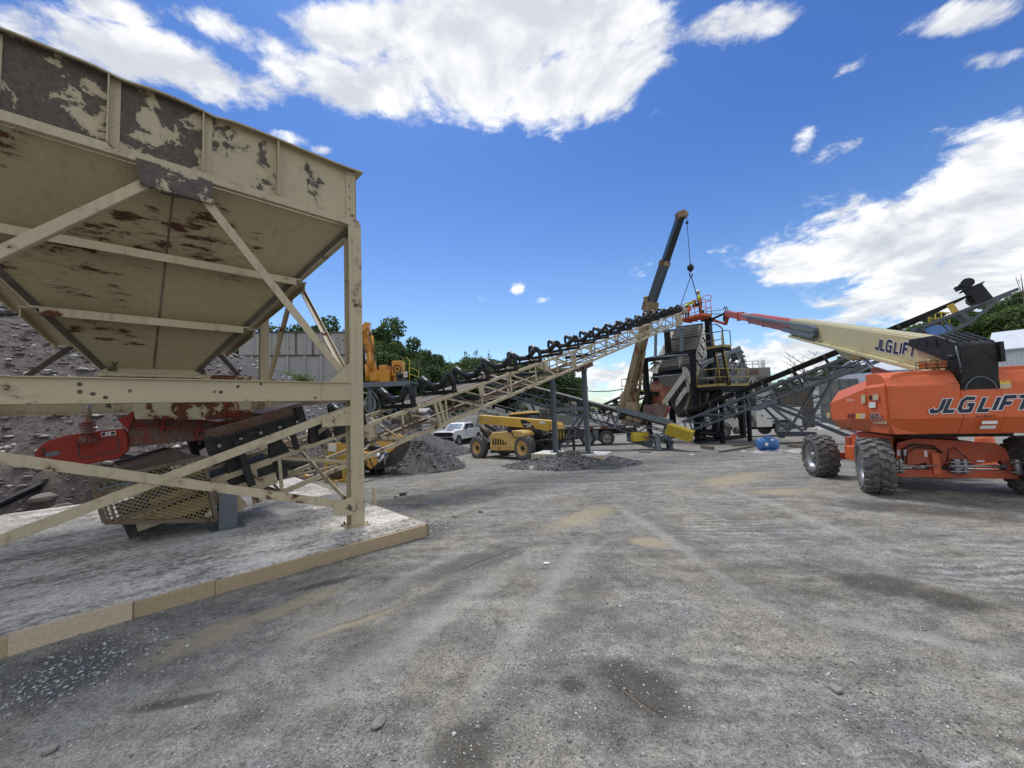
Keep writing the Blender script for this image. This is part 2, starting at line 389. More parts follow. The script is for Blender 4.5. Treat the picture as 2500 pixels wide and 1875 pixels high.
M['rustdk']=worn('rusty_dark',(.12,.065,.045),(.20,.16,.13),.5,3,.1,bump=.2)
M['boomrust']=worn('boom_weathered',(.27,.215,.13),(.17,.06,.02),.50,2.0,.12,bump=.2,stretch=(1.6,1.6,.25),rust2=(.10,.075,.055))
M['boomteal']=mat('dark_teal_boom',(.018,.034,.048),.4,0,.3,2,dust=.15)
M['screenw']=worn('screen_white',(.50,.48,.41),(.16,.12,.09),.62,3,.06,bump=.1)
M['deck']=mat('screen_deck',(.055,.053,.049),.8,0,.35,3,dust=.2)
M['conc']=None
M['concw']=mat('concrete_white',(.58,.57,.54),.85,0,.15,2,bump=.2)
M['concg']=worn('grey_steel_wall',(.34,.335,.325),(.14,.10,.08),.66,3,.05,bump=.1)
M['metalw']=mat('metal_siding',(.62,.66,.70),.5,.1,.12,2)
M['blue']=mat('blue_paint',(.05,.16,.42),.4,0,.15,4,dust=.12)
M['tarp']=mat('plastic_tarp',(.36,.355,.34),.6,0,.25,6)
M['skin']=mat('skin',(.38,.22,.15),.6,0,.1,8)
M['hiviz']=mat('hiviz_shirt',(.55,.85,.03),.8,0,.15,9)
M['jean']=mat('dark_trousers',(.03,.035,.045),.9,0,.2,9)
M['tan']=mat('tan_harness',(.30,.21,.10),.85,0,.3,9)
M['helmw']=mat('white_helmet',(.8,.8,.8),.35,0,.04,3)
M['helmg']=mat('grey_helmet',(.09,.10,.11),.45,0,.1,3)
M['navy']=mat('decal_navy',(.012,.018,.045),.4,0,.1,5)
M['decw']=mat('decal_white',(.75,.75,.73),.45,0,.04,5)
M['decy']=mat('decal_yellow',(.72,.50,.06),.45,0,.05,5)
M['decb']=mat('decal_beige',(.55,.45,.28),.5,0,.12,30)
M['decr']=mat('decal_maroon',(.22,.02,.02),.45,0,.05,5)
M['amberl']=mat('amber_lens',(.45,.12,.02),.2,0,.2,9)
M['sling']=mat('blue_sling',(.015,.035,.12),.8,0,.2,9)
M['rope']=mat('wire_rope',(.05,.05,.055),.5,.5,.2,9)
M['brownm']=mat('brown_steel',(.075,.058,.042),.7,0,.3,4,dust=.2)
M['meshg']=mat('guard_mesh',(.38,.30,.12),.6,0,.35,12)
M['guardfr']=worn('guard_frame',(.17,.13,.09),(.10,.06,.045),.55,4,.1,bump=.15)
M['silo']=worn('grey_bin',(.20,.20,.185),(.14,.11,.095),.62,2,.1,bump=.1)
def woodmat(name,c0,c1,ang):
    m,n,b=newmat(name); tc=n.new('ShaderNodeTexCoord').outputs['Object']; p=n.mapping(tc,rot=(0,0,ang),sc=(1.1,26,26))
    w=n.noise(p,2.2,5,.6,1.2); r=n.noise(tc,60,3,.6); c=n.ramp(w,[(.30,c1),(.48,c0),(.55,tuple(x*.8 for x in c0)),(.7,c0)])
    n.ln(n.mix(.2,c,n.ramp(r,[(.3,(.3,.3,.3)),(.7,(.8,.8,.8))]),'OVERLAY'),b.inputs['Base Color']); b.inputs['Roughness'].default_value=.8
    n.ln(n.bump(w,.2,.004),b.inputs['Normal']); return m
M['wood']=woodmat('pine_board',(.46,.36,.225),(.27,.18,.10),radians(-44))
M['wood2']=woodmat('pale_board',(.60,.50,.36),(.42,.32,.20),radians(-44))
M['timber']=mat('old_timber',(.17,.13,.09),.85,0,.3,6,bump=.2)

def slabmat():
    m,n,b=newmat('concrete_slab'); P=n.new('ShaderNodeTexCoord').outputs['Object']
    q=n.mapping(P,rot=(0,0,radians(-44)),sc=(1,1,1)); q1=n.mapping(q,sc=(.7,1.7,1)); 
    a=n.noise(q1,1.5,9,.68,.5); f=n.noise(P,14,7,.7); g=n.noise(P,1.1,4,.6); sp=n.noise(P,60,4,.7)
    k=n.math('ADD',n.math('MULTIPLY',a,.46),n.math('ADD',n.math('MULTIPLY',f,.34),n.math('MULTIPLY',g,.20)))
    c=n.ramp(k,[(.37,(.115,.108,.098)),(.45,(.27,.255,.23)),(.50,(.47,.45,.405)),(.58,(.66,.635,.58))])
    c=n.mix(.5,c,n.ramp(n.math('ADD',n.math('MULTIPLY',f,.4),n.math('MULTIPLY',sp,.6)),[(.38,(.12,.12,.12)),(.6,(.85,.85,.85))]),'OVERLAY')
    n.ln(c,b.inputs['Base Color']); b.inputs['Roughness'].default_value=.9; n.ln(n.bump(n.math('ADD',f,sp),.3,.01),b.inputs['Normal']); return m
M['conc']=slabmat()
M['gravelpile']=mat('dark_gravel',(.085,.084,.085),.95,0,.55,3,bump=1.0,bs=22)
# ---------------- camera, light, sky
cam=bpy.data.cameras.new('camera'); co=bpy.data.objects.new('camera',cam); COL.objects.link(co)
cam.sensor_width=36; cam.lens=F/2500*36; cam.clip_start=.05; cam.clip_end=12000
co.matrix_world=Matrix.Translation((0,0,EYE))@Matrix.Rotation(pi/2+PITCH,4,'X')@Matrix.Rotation(ROLL,4,'Z'); SC.camera=co
SUN_AZ=radians(-18); SUN_EL=radians(62)
sd=V((sin(SUN_AZ)*cos(SUN_EL),cos(SUN_AZ)*cos(SUN_EL),sin(SUN_EL)))
sl=bpy.data.lights.new('sun','SUN'); sl.energy=2.6; sl.angle=radians(22); sl.color=(1,.95,.88)
so=bpy.data.objects.new('sun',sl); COL.objects.link(so); so.rotation_euler=(-sd).to_track_quat('-Z','Y').to_euler(); so.location=(0,0,60)
W=bpy.data.worlds.new('World'); SC.world=W; W.use_nodes=True; n=NT(W); n.n.clear()
out=n.new('ShaderNodeOutputWorld'); bg=n.new('ShaderNodeBackground'); n.ln(bg.outputs[0],out.inputs[0])
sky=n.new('ShaderNodeTexSky'); sky.sky_type='NISHITA'; sky.sun_disc=False; sky.sun_elevation=SUN_EL; sky.sun_rotation=SUN_AZ
sky.altitude=300; sky.air_density=1.0; sky.dust_density=.6; sky.ozone_density=2.2
D=n.new('ShaderNodeTexCoord').outputs['Generated']; sx=n.new('ShaderNodeSeparateXYZ'); n.ln(D,sx.inputs[0]); X,Y,Z=sx.outputs
Yc=n.math('MAXIMUM',Y,.05); A=n.math('DIVIDE',X,Yc); B_=n.math('DIVIDE',Z,Yc)
AB=n.new('ShaderNodeCombineXYZ'); n.ln(A,AB.inputs[0]); n.ln(B_,AB.inputs[1]); AB=AB.outputs[0]
# cloud banks: centre, half sizes, tilt, weight (directions measured from the photo, stored as sky directions)
BL=[(1180,70,560,170,0,1.15),(1350,60,480,150,0,1.1),(1080,190,330,120,12,1.1),(860,215,300,85,24,.95),(1420,190,270,150,-20,1.15),(1120,250,260,90,12,.95),(1800,50,230,85,-10,.98),(2390,40,260,80,-8,.95),(2440,140,140,50,-10,.8),(960,50,260,110,10,.72),
(280,130,440,100,21,1.1),(590,75,230,60,24,.72),(60,60,200,120,15,.95),(250,20,170,60,15,.8),(480,225,150,50,22,.8),
(2200,590,360,170,-12,1.15),(2460,490,220,240,-20,1.15),(2320,700,440,150,-6,1.1),(1960,640,210,80,0,.95),(2420,790,300,90,0,.95),
(2060,165,170,38,-27,.66),(2040,375,110,48,-32,.66),(1960,345,60,40,-40,.6),(2400,55,190,60,-8,.8),(2440,155,140,34,-12,.62),
(1270,708,34,22,0,.6),(1172,728,50,20,0,.54),(1325,730,34,14,0,.5),(690,335,70,28,15,.6),(795,366,46,20,10,.56),(1440,450,16,10,0,.5),
(1480,930,260,75,0,.95),(1880,880,330,80,0,.95),(1100,960,240,26,0,.6),(1690,745,60,14,0,.5),(1500,235,160,60,25,.7)]
msk=None
for cx,cy,rx,ry,tl,w in BL:
    d=ray(cx,cy); a,b=d[0]/d[1],d[2]/d[1]; t=radians(-tl)
    q=n.mapping(AB,loc=(a,b,0),rot=(0,0,t),sc=(rx/F,ry/F,1),typ='TEXTURE')
    r=n.vmath('LENGTH',n.vmath('MULTIPLY',q,(1,1,0)))
    k=n.math('MULTIPLY',n.ss(r,.0,1.55,1,0),w); msk=k if msk is None else n.math('MAXIMUM',msk,k)
front=n.ss(Y,.05,.2); gen=n.ss(n.noise(D,2.2,3,.5),.30,.5); msk=n.math('ADD',n.math('MULTIPLY',msk,front),n.math('MULTIPLY',n.math('SUBTRACT',1,front),n.math('MULTIPLY',gen,.9)))  # gen: unseen cloud cover behind the camera, added for fill light
zz=n.math('MAXIMUM',Z,.0); zk=n.math('ADD',zz,.35); pu=n.math('DIVIDE',X,zk); pv=n.math('DIVIDE',Y,zk)
PL=n.new('ShaderNodeCombineXYZ'); n.ln(pu,PL.inputs[0]); n.ln(pv,PL.inputs[1]); n.ln(n.math('MULTIPLY',Z,1.2),PL.inputs[2]); PL=PL.outputs[0]
def cl(P): return n.math('ADD',n.math('MULTIPLY',n.noise(P,3.0,10,.62,.35),.62),n.math('MULTIPLY',n.noise(P,9,9,.66,.25),.38))
N0=cl(PL); L0=n.noise(PL,3.0,6,.55,.35); N1=n.noise(n.vmath('ADD',PL,(sd.x*.045,sd.y*.045,.06)),3.0,6,.55,.35)
den=n.math('ADD',n.math('MULTIPLY',msk,1.04),n.math('MULTIPLY',n.math('SUBTRACT',N0,.5),3.4))
cov=n.ss(den,.44,.86); lit=n.ss(n.math('SUBTRACT',L0,N1),-.10,.08)
thick=n.ss(n.math('ADD',den,n.math('MULTIPLY',n.math('SUBTRACT',n.noise(PL,1.6,3,.5),.5),1.5)),.95,1.7)
low=n.ss(Z,.10,.45)
sh=n.math('ADD',n.math('MULTIPLY',lit,.58),.42); sh=n.math('MULTIPLY',sh,n.math('SUBTRACT',1,n.math('MULTIPLY',thick,.42)))
cc=n.mix(sh,(.36,.41,.50),(1.0,1.0,1.0)); 
CLB=7.7
cc=n.vmath('SCALE',cc); n.n[-1].inputs[3].default_value=CLB
tint=n.mix(n.ss(Z,.02,.62),(.80,.94,1.04),(.35,.575,.94)); skc=n.mix(1.0,sky.outputs[0],tint,'MULTIPLY')
fin=n.mix(n.math('MULTIPLY',cov,.97),skc,cc); n.ln(fin,bg.inputs[0]); bg.inputs[1].default_value=.13
SC.view_settings.view_transform='Standard'; SC.view_settings.look='None'; SC.view_settings.exposure=0.16; SC.view_settings.gamma=1
# ---------------- ground
def gnoise(x,y):
    r=math.hypot(x,y)
    h=.05*mnoise.noise((x*.22,y*.22,1))+.022*mnoise.noise((x*.8,y*.8,4))
    if r<25: h+=.012*mnoise.noise((x*2.6,y*2.6,9))+.006*mnoise.noise((x*7,y*7,2))
    return h
def gnd(x,y):
    return gz(y)+gnoise(x,y)*(1 if y>2 else 1)
angs=[radians(a) for a in np.concatenate([np.linspace(-66,66,300),np.linspace(72,288,60)])]
rad=[.25]; 
while rad[-1]<6000: rad.append(rad[-1]*(1.028 if rad[-1]<40 else 1.12)+.012)
gv=[(0,0,gnd(0,0))]+[(r*sin(a),r*cos(a),gnd(r*sin(a),r*cos(a))-.0) for r in rad for a in angs]; NA=len(angs)
gf=[(0,1+(k+1)%NA,1+k) for k in range(NA)]+[(1+i*NA+k,1+i*NA+(k+1)%NA,1+(i+1)*NA+(k+1)%NA,1+(i+1)*NA+k) for i in range(len(rad)-1) for k in range(NA)]
mb=MB(); mb.add(gv,gf,True)
m,n,b=newmat('quarry_ground'); P=n.new('ShaderNodeTexCoord').outputs['Object']
n1=n.noise(P,.35,6,.6); n2=n.noise(P,1.7,7,.62,.3); n3=n.noise(P,9,6,.65); n4=n.noise(P,48,5,.7); vor=n.voro(P,62,'F1'); vor2=n.voro(P,23,'F1')
pt=n.mapping(P,rot=(0,0,radians(35)),sc=(.28,2.4,1)); st=n.noise(pt,1.6,6,.6,.4)
pt2=n.mapping(P,rot=(0,0,radians(-52)),sc=(.25,3.2,1)); st2=n.noise(pt2,1.5,6,.62,.3)
n5=n.noise(P,.95,10,.72,.6); n6=n.noise(P,3.4,8,.7,.3)
dx=n.new('ShaderNodeSeparateXYZ'); n.ln(P,dx.inputs[0])
tr=n.math('ADD',n.math('MULTIPLY',dx.outputs[1],40.0),n.math('ADD',n.math('MULTIPLY',dx.outputs[0],7.0),n.math('MULTIPLY',n2,16)))
wv=n.math('ADD',n.math('MULTIPLY',n.math('SINE',tr),.5),.5); wm=n.math('MULTIPLY',n.ss(n.noise(P,.42,3,.5),.44,.62),n.ss(dx.outputs[0],-.6,1.8)); wv=n.math('MULTIPLY',wv,wm)
k=n.math('ADD',n.math('MULTIPLY',n5,.28),n.math('ADD',n.math('MULTIPLY',n6,.28),n.math('ADD',n.math('MULTIPLY',st,.20),n.math('ADD',n.math('MULTIPLY',st2,.16),n.math('MULTIPLY',n1,.10)))))
k=n.math('ADD',k,n.math('MULTIPLY',n.math('SUBTRACT',wv,.35),n.math('MULTIPLY',wm,.10)))
c=n.ramp(k,[(.40,(.105,.105,.105)),(.47,(.18,.177,.17)),(.54,(.265,.258,.243)),(.62,(.36,.352,.333)),(.72,(.44,.432,.41))])
warm=n.ss(n.noise(P,.75,6,.65,.5),.44,.62); c=n.mix(n.math('MULTIPLY',warm,.42),c,n.mix(1.0,c,(1.0,.90,.70),'MULTIPLY'))
cool=n.ss(n.noise(n.mapping(P,loc=(7,3,0)),1.3,6,.65),.5,.66); c=n.mix(n.math('MULTIPLY',cool,.45),c,n.mix(1.0,c,(.76,.84,.95),'MULTIPLY'))
n7=n.noise(P,120,4,.7); gr=n.math('ADD',n.math('MULTIPLY',n7,.36),n.math('ADD',n.math('MULTIPLY',n4,.40),n.math('MULTIPLY',n3,.24)))
c=n.mix(.72,c,n.ramp(gr,[(.39,(.08,.08,.08)),(.5,(.5,.5,.5)),(.60,(.92,.92,.92))]),'OVERLAY')
cell=n.n.new('ShaderNodeTexVoronoi'); cell.inputs['Scale'].default_value=52; n.ln(P,cell.inputs['Vector'])
cs=n.new('ShaderNodeSeparateColor'); n.ln(cell.outputs['Color'],cs.inputs[0])
stone=n.math('MULTIPLY',n.ss(cell.outputs['Distance'],.22,.40,1,0),n.ss(n.math('ADD',cs.outputs[0],n.math('MULTIPLY',n6,.5)),.78,.98))
c=n.mix(n.math('MULTIPLY',stone,.7),c,n.ramp(cs.outputs[1],[(0,(.16,.16,.165)),(.5,(.34,.335,.32)),(1,(.56,.55,.52))]))
def patch(cx,cy,rx,ry,tl,soft=.5,nz=.55):
    q=n.mapping(P,loc=(cx,cy,0),rot=(0,0,radians(tl)),sc=(rx,ry,1),typ='TEXTURE'); r=n.vmath('LENGTH',n.vmath('MULTIPLY',q,(1,1,0)))
    return n.ss(n.math('ADD',r,n.math('MULTIPLY',n.math('SUBTRACT',n2,.5),nz*2.2)),1-soft,1+soft*.6,1,0)
def gpatch(p0,p1,ry,**k): # ellipse between two ground pixels
    a,b_=gp(*p0),gp(*p1); cx,cy=(a[0]+b_[0])/2,(a[1]+b_[1])/2; L=dist(a,b_)/2
    return patch(cx,cy,L,ry,math.degrees(math.atan2(b_[1]-a[1],b_[0]-a[0])),**k)
sand=None
for a,b_,ry in [((290,1640),(640,1500),.20),((560,1530),(830,1440),.15),((1330,1300),(1500,1230),.30),((1740,1190),(1860,1150),.55),((1840,1210),(1960,1195),.35),((700,1580),(1010,1470),.06),((1000,1225),(1160,1190),.25),((1530,1310),(1640,1335),.2),((1120,1400),(1290,1330),.05),((1500,1660),(1600,1740),.02)]:
    q=gpatch(a,b_,ry,soft=.55,nz=1.0); sand=q if sand is None else n.math('MAXIMUM',sand,q)
c=n.mix(n.math('MULTIPLY',sand,.85),c,n.mix(n3,(.27,.235,.165),(.36,.315,.235)))
trk=None
for a,b_,ry in [((1490,1225),(1930,1520),.10),((1745,1185),(2190,1350),.12),((560,1860),(1310,1345),.16),((250,1830),(1180,1320),.14),((1060,1860),(1440,1300),.12),((1990,1500),(2480,1590),.10),((640,1400),(1250,1210),.14)]:
    q=gpatch(a,b_,ry,soft=.8,nz=.7); trk=q if trk is None else n.math('MAXIMUM',trk,q)
c=n.mix(n.math('MULTIPLY',trk,.42),c,(.40,.395,.375))
trd=None
for a,b_,ry in [((1530,1225),(1990,1520),.13),((470,1860),(1250,1345),.18),((1180,1860),(1500,1330),.16),((1700,1230),(2100,1390),.14),((820,1500),(1150,1380),.2),((1500,1560),(1720,1500),.14)]:
    q=gpatch(a,b_,ry,soft=.8,nz=.8); trd=q if trd is None else n.math('MAXIMUM',trd,q)
c=n.mix(n.math('MULTIPLY',trd,.38),c,(.115,.115,.118))
damp_shade=None
for a,b_,ry in [((1440,1620),(1720,1750),.22),((2030,1410),(2260,1430),.28),((2200,1440),(2420,1480),.22),((1050,1850),(1230,1790),.20),((1370,1660),(1430,1680),.08),((300,1740),(560,1690),.05),((700,1450),(900,1400),.10),((2010,1230),(2500,1270),.5)]:  # damp spots; the last ellipse is the boom lift's shade painted on the ground
    q=gpatch(a,b_,ry,soft=.5,nz=.5); damp_shade=q if damp_shade is None else n.math('MAXIMUM',damp_shade,q)
c=n.mix(n.math('MULTIPLY',damp_shade,.72),c,(.058,.052,.046))
dg=None
for a,b_,ry in [((0,1680),(330,1590),.45),((1290,1140),(1540,1120),.9),((900,1320),(1120,1290),.5),((1000,1420),(1300,1330),.25)]:
    q=gpatch(a,b_,ry,soft=.5,nz=.4); dg=q if dg is None else n.math('MAXIMUM',dg,q)
c=n.mix(n.math('MULTIPLY',dg,.8),c,n.ramp(vor,[(.1,(.17,.175,.185)),(.5,(.10,.10,.105))]))
c=n.mix(1.0,c,(1.03,1.025,.985),'MULTIPLY')
n.ln(c,b.inputs['Base Color']); b.inputs['Roughness'].default_value=.93; b.inputs['Specular IOR Level'].default_value=.2
h=n.math('ADD',n.math('MULTIPLY',n3,.6),n.math('ADD',n.math('MULTIPLY',n4,.28),n.math('ADD',n.math('MULTIPLY',stone,.35),n.math('ADD',n.math('MULTIPLY',n.math('ADD',n5,n6),.9),n.math('MULTIPLY',wv,.55)))))
h=n.math('MULTIPLY',h,n.math('SUBTRACT',1,n.math('MULTIPLY',sand,.75)))
n.ln(n.bump(h,.75,.05),b.inputs['Normal'])
M['ground']=m
g=mb.build('ground',m); tag(g,None,None,kind='structure')
# ---------------- spoil hill on the left
TOE=[(-60,-30),(-11.9,4.9),(-6.7,10.2),(-5.2,14),(-5.0,20),(-6.5,28),(-9.5,40),(-14,60)]
def sdist(x,y):
    best=1e9;sg=1
    for (a,b),(c_,d_) in zip(TOE,TOE[1:]):
        ex,ey=c_-a,d_-b; t=max(0,min(1,((x-a)*ex+(y-b)*ey)/(ex*ex+ey*ey))); qx,qy=a+ex*t,b+ey*t; d=math.hypot(x-qx,y-qy)
        if d<best: best=d; sg=1 if ex*(y-b)-ey*(x-a)>0 else -1
    return best*sg
def hillz(x,y):
    s=sdist(x,y)
    cap=6.3 if y<15 else max(3.2,6.3-(y-15)*.34)
    h=.80*s+.25*mnoise.noise((x*.5,y*.5,3))*min(1,max(0,s+.6))
    h=cap-math.log1p(math.exp(min(30,(cap-h)*1.6)))/1.6 if h<cap+8 else cap
    if s>9: h+= (s-9)*.05
    return gz(y)-.35+h+.35*(1 if s>0 else 0)*min(1,s)+.16*mnoise.noise((x*1.1,y*1.1,8))*min(1,max(0,s))+.07*mnoise.noise((x*3.1,y*3.1,5))*min(1,max(0,s))
hx0,hx1,hy0,hy1=-46,-3.2,-6,62; nx,ny=190,230
mb=MB(); vv=[]; 
for j in range(ny):
    for i in range(nx):
        fx=i/(nx-1); fy=j/(ny-1); x=hx1-(hx1-hx0)*fx**1.5; y=hy0+(hy1-hy0)*fy**1.25
        vv.append((x,y,hillz(x,y)))
mb.add(vv,[(j*nx+i,j*nx+i+1,(j+1)*nx+i+1,(j+1)*nx+i) for j in range(ny-1) for i in range(nx-1)],True)
m,n,b=newmat('spoil_slope'); P=n.new('ShaderNodeTexCoord').outputs['Object']
n1=n.noise(P,.45,5,.6); n3=n.noise(P,5,7,.7); n4=n.noise(P,26,5,.7)
c=n.ramp(n.math('ADD',n.math('MULTIPLY',n3,.5),n.math('MULTIPLY',n4,.5)),[(.36,(.070,.058,.056)),(.52,(.16,.135,.126)),(.66,(.31,.28,.262))])
sep=n.new('ShaderNodeSeparateXYZ'); n.ln(P,sep.inputs[0]); gm=n.ss(n.math('ADD',sep.outputs[1],n.math('MULTIPLY',n1,6)),13,20)
c2=n.ramp(n4,[(.35,(.075,.075,.078)),(.65,(.17,.168,.165))]); c=n.mix(gm,c,c2)
n.ln(c,b.inputs['Base Color']); b.inputs['Roughness'].default_value=.95; b.inputs['Specular IOR Level'].default_value=.2
n.ln(n.bump(n.math('ADD',n3,n.math('MULTIPLY',n4,.5)),.9,.08),b.inputs['Normal'])
tag(mb.build('hill',m),None,None,kind='structure')
# loose slabs on the slope
M['scree']=islands('scree_stone',[(0,(.13,.115,.11)),(.35,(.27,.245,.235)),(.7,(.46,.44,.415)),(1,(.66,.64,.60))])
pts=[];sz=[]
R=random.Random(5)
while len(pts)<15000:
    x=R.uniform(-24,-3.5); y=R.uniform(3,26)
    s=sdist(x,y)
    if s<.05 or s>13: continue
    if y>15 and R.random()<.55: continue
    pts.append((x,y,hillz(x,y)+.01)); r=R.random(); sz.append(.02+.11*r**4+(.14 if R.random()<.02 else 0))
o=scatter_stones('scree',pts,sz,M['scree'],flat=(.25,.6),seed=3); tag(o,None,None,kind='stuff')
# gravel lying on the yard
M['pebble']=islands('pebbles',[(0,(.14,.14,.143)),(.45,(.26,.257,.25)),(.8,(.40,.395,.38)),(1,(.62,.61,.58))])
pts=[];sz=[]
while len(pts)<60000:
    a=radians(R.uniform(-62,62)); r=1.3*math.exp(R.random()**.8*2.75); x,y=r*sin(a),r*cos(a)
    if sdist(x,y)>0: continue
    if mnoise.noise((x*.7,y*.7,2))+R.uniform(-.5,.7)<0: continue
    pts.append((x,y,gnd(x,y)+.001)); q=R.random(); sz.append((.0026+.006*q**5)*(1+.06*r)+(.010 if R.random()<.006 else 0))
for (a,b_,num,spread,s0) in [((0,1690),(330,1600),550,.28,.012),((950,1310),(1090,1270),500,.3,.016),((1290,1130),(1530,1118),700,.5,.018),((2100,1780),(2480,1800),700,.45,.007),((1150,1560),(1420,1640),400,.35,.006)]:
    A_,B2=gp(*a),gp(*b_)
    for _ in range(num):
        t=R.random(); x=A_[0]+(B2[0]-A_[0])*t+R.gauss(0,spread*.6); y=A_[1]+(B2[1]-A_[1])*t+R.gauss(0,spread)
        pts.append((x,y,gnd(x,y)+.002)); sz.append(s0*R.uniform(.5,1.5))
o=scatter_stones('gravel',pts,sz,M['pebble'],flat=(.4,.85),seed=9); tag(o,None,None,kind='stuff')
# ---------------- wooded hills and trees
def ridge(name,x0,x1,y0,y1,fn,m,nx=70,ny=50):
    mb=MB(); vv=[(x0+(x1-x0)*i/nx,y0+(y1-y0)*j/ny,fn(x0+(x1-x0)*i/nx,y0+(y1-y0)*j/ny)) for j in range(ny+1) for i in range(nx+1)]
    mb.add(vv,[(j*(nx+1)+i,j*(nx+1)+i+1,(j+1)*(nx+1)+i+1,(j+1)*(nx+1)+i) for j in range(ny) for i in range(nx)],True)
    return tag(mb.build(name,m),None,None,kind='structure')
def sstep(a,b,x): t=max(0,min(1,(x-a)/(b-a))); return t*t*(3-2*t)
def hL(x,y): return -3+ (3.4+9*sstep(-10,-60,x))*sstep(44,85,y)*sstep(24,-8,x)+.8*mnoise.noise((x*.07,y*.07,0))
def hR(x,y): return -3+ (2+13*sstep(45,100,x)+9*sstep(80,150,x))*sstep(50,110,y+.25*(x-50))*sstep(28,48,x)*sstep(.60,.92,x/max(1,y))+.8*mnoise.noise((x*.07,y*.07,5))
M['woods']=mat('forest_floor',(.035,.05,.018),.95,0,.5,.6,bump=.5,bs=3)
M['meadow']=mat('far_meadow',(.075,.11,.035),.95,0,.5,.03)
ridge('hill_wooded',-120,30,44,150,hL,M['woods']); ridge('hill_east',26,210,40,190,hR,M['woods'])
def hF(x,y): return -4+ 10*sstep(260,520,y)*(.55+.45*mnoise.noise((x*.006,2,y*.003)))+2*mnoise.noise((x*.03,y*.03,1))
ridge('hill_far',-300,420,230,700,hF,M['meadow'],120,40)
M['leafA']=islands('leaves_mid',[(0,(.04,.075,.022)),(.5,(.08,.135,.04)),(1,(.145,.21,.062))],rough=.7,bump=0,trans=.35)
M['leafB']=islands('leaves_dark',[(0,(.028,.056,.022)),(.5,(.058,.105,.038)),(1,(.105,.165,.056))],rough=.7,bump=0,trans=.32)
M['leafC']=islands('leaves_fresh',[(0,(.04,.075,.014)),(.5,(.085,.15,.03)),(1,(.15,.22,.05))],rough=.65,bump=0,trans=.3)
M['bark']=mat('bark',(.07,.055,.042),.95,0,.3,6,bump=.4)
def crown_mb(R,H,kind,nleaf):
    mb=MB(); lobes=[]
    if kind=='pine':
        for i in range(14):
            t=i/13; z=H*(.18+.79*t); r=H*.27*(1-t)**.8+.35
            for k in range(3 if t<.8 else 1):
                a=R.uniform(0,6.28); lobes.append((r*.75*cos(a),r*.75*sin(a),z,r*.62,r*.62,H*.055))
    else:
        for i in range(15):
            a=R.uniform(0,6.28); t=R.random(); rr=H*(.05+.20*math.sin(pi*(.2+.75*t)))*R.uniform(.5,1.1)
            s=H*R.uniform(.07,.135); lobes.append((rr*cos(a),rr*sin(a),H*(.30+.62*t),s,s,s*R.uniform(.6,.85)))
    tot=sum(l[3]**2 for l in lobes)
    for lx,ly,lz,a,b_,c_ in lobes:
        for _ in range(int(nleaf*a*a/tot)+4):
            d=V((R.gauss(0,1),R.gauss(0,1),R.gauss(0,.9)+.15)).normalized(); k=R.uniform(.62,1.05)
            p=V((lx+d.x*a*k,ly+d.y*b_*k,lz+d.z*c_*k))
            nv=(d+V((R.gauss(0,.55),R.gauss(0,.55),R.gauss(0,.4)+.45))).normalized()
            t=nv.orthogonal().normalized(); t.rotate(Matrix.Rotation(R.uniform(0,6.28),3,nv)); u=nv.cross(t)
            s=H*R.uniform(.011,.022); w=s*R.uniform(.45,.8); bend=nv*(-s*.25)
            mb.add([p-t*s+bend,p-u*w,p+t*s+bend,p+u*w],[(0,1,2,3)])
    return mb,lobes
def make_tree(seed,H,kind,m,nleaf,name,label,cat='tree',group=None):
    R=random.Random(seed); r=thing(name,label,cat,(0,0,0),0,group)
    mb,lobes=crown_mb(R,H,kind,nleaf); t=MB(); t.path([(0,0,-.6),(.05*H*.1,0,H*.3),(0,.02*H,H*.62),(.01*H,0,H*.93)],[H*.02,H*.016,H*.010,H*.003],7)
    for l in lobes[::2]:
        z0=max(H*.2,l[2]-H*.16); t.path([(0,0,z0),(l[0]*.5,l[1]*.5,(z0+l[2])/2+.02*H),(l[0],l[1],l[2])],[H*.006,H*.004,H*.002],5)
    t.build('trunk',M['bark'],r,ws=False); mb.build('crown',m,r,ws=False); return r
TV={}
for nm,sd_,H,kind,mm,nl in [('broad1',1,11,'b','leafA',4200),('broad2',2,11,'b','leafB',4200),('broad3',3,11,'b','leafC',4200),('pine1',4,11,'pine','leafB',3600),('pine2',5,11,'pine','leafA',3600),('broad4',6,11,'b','leafA',4200)]:
    TV[nm]=dict(seed=sd_,H=H,kind=kind,m=mm,n=nl,proto=None)
tree_count=0
def put_tree(v,x,y,z,s,label,group,sq=1):
    global tree_count
    t=TV[v]; nm='pine_tree' if t['kind']=='pine' else 'tree'
    if t['proto'] is None:
        t['proto']=make_tree(t['seed'],t['H'],t['kind'],M[t['m']],t['n'],nm,label,group=group); o=t['proto']
    else: o=dup(t['proto'],(0,0,0),0,label)
    o.location=(x,y,z); o.rotation_euler=(0,0,rnd.uniform(0,6.28)); o.scale=(s*sq,s*sq,s); o['group']=group; tree_count+=1; return o
def topz(px,py,Y): return at(px,py,Y)[2]
GLF='trees of the wooded bank behind the crusher'
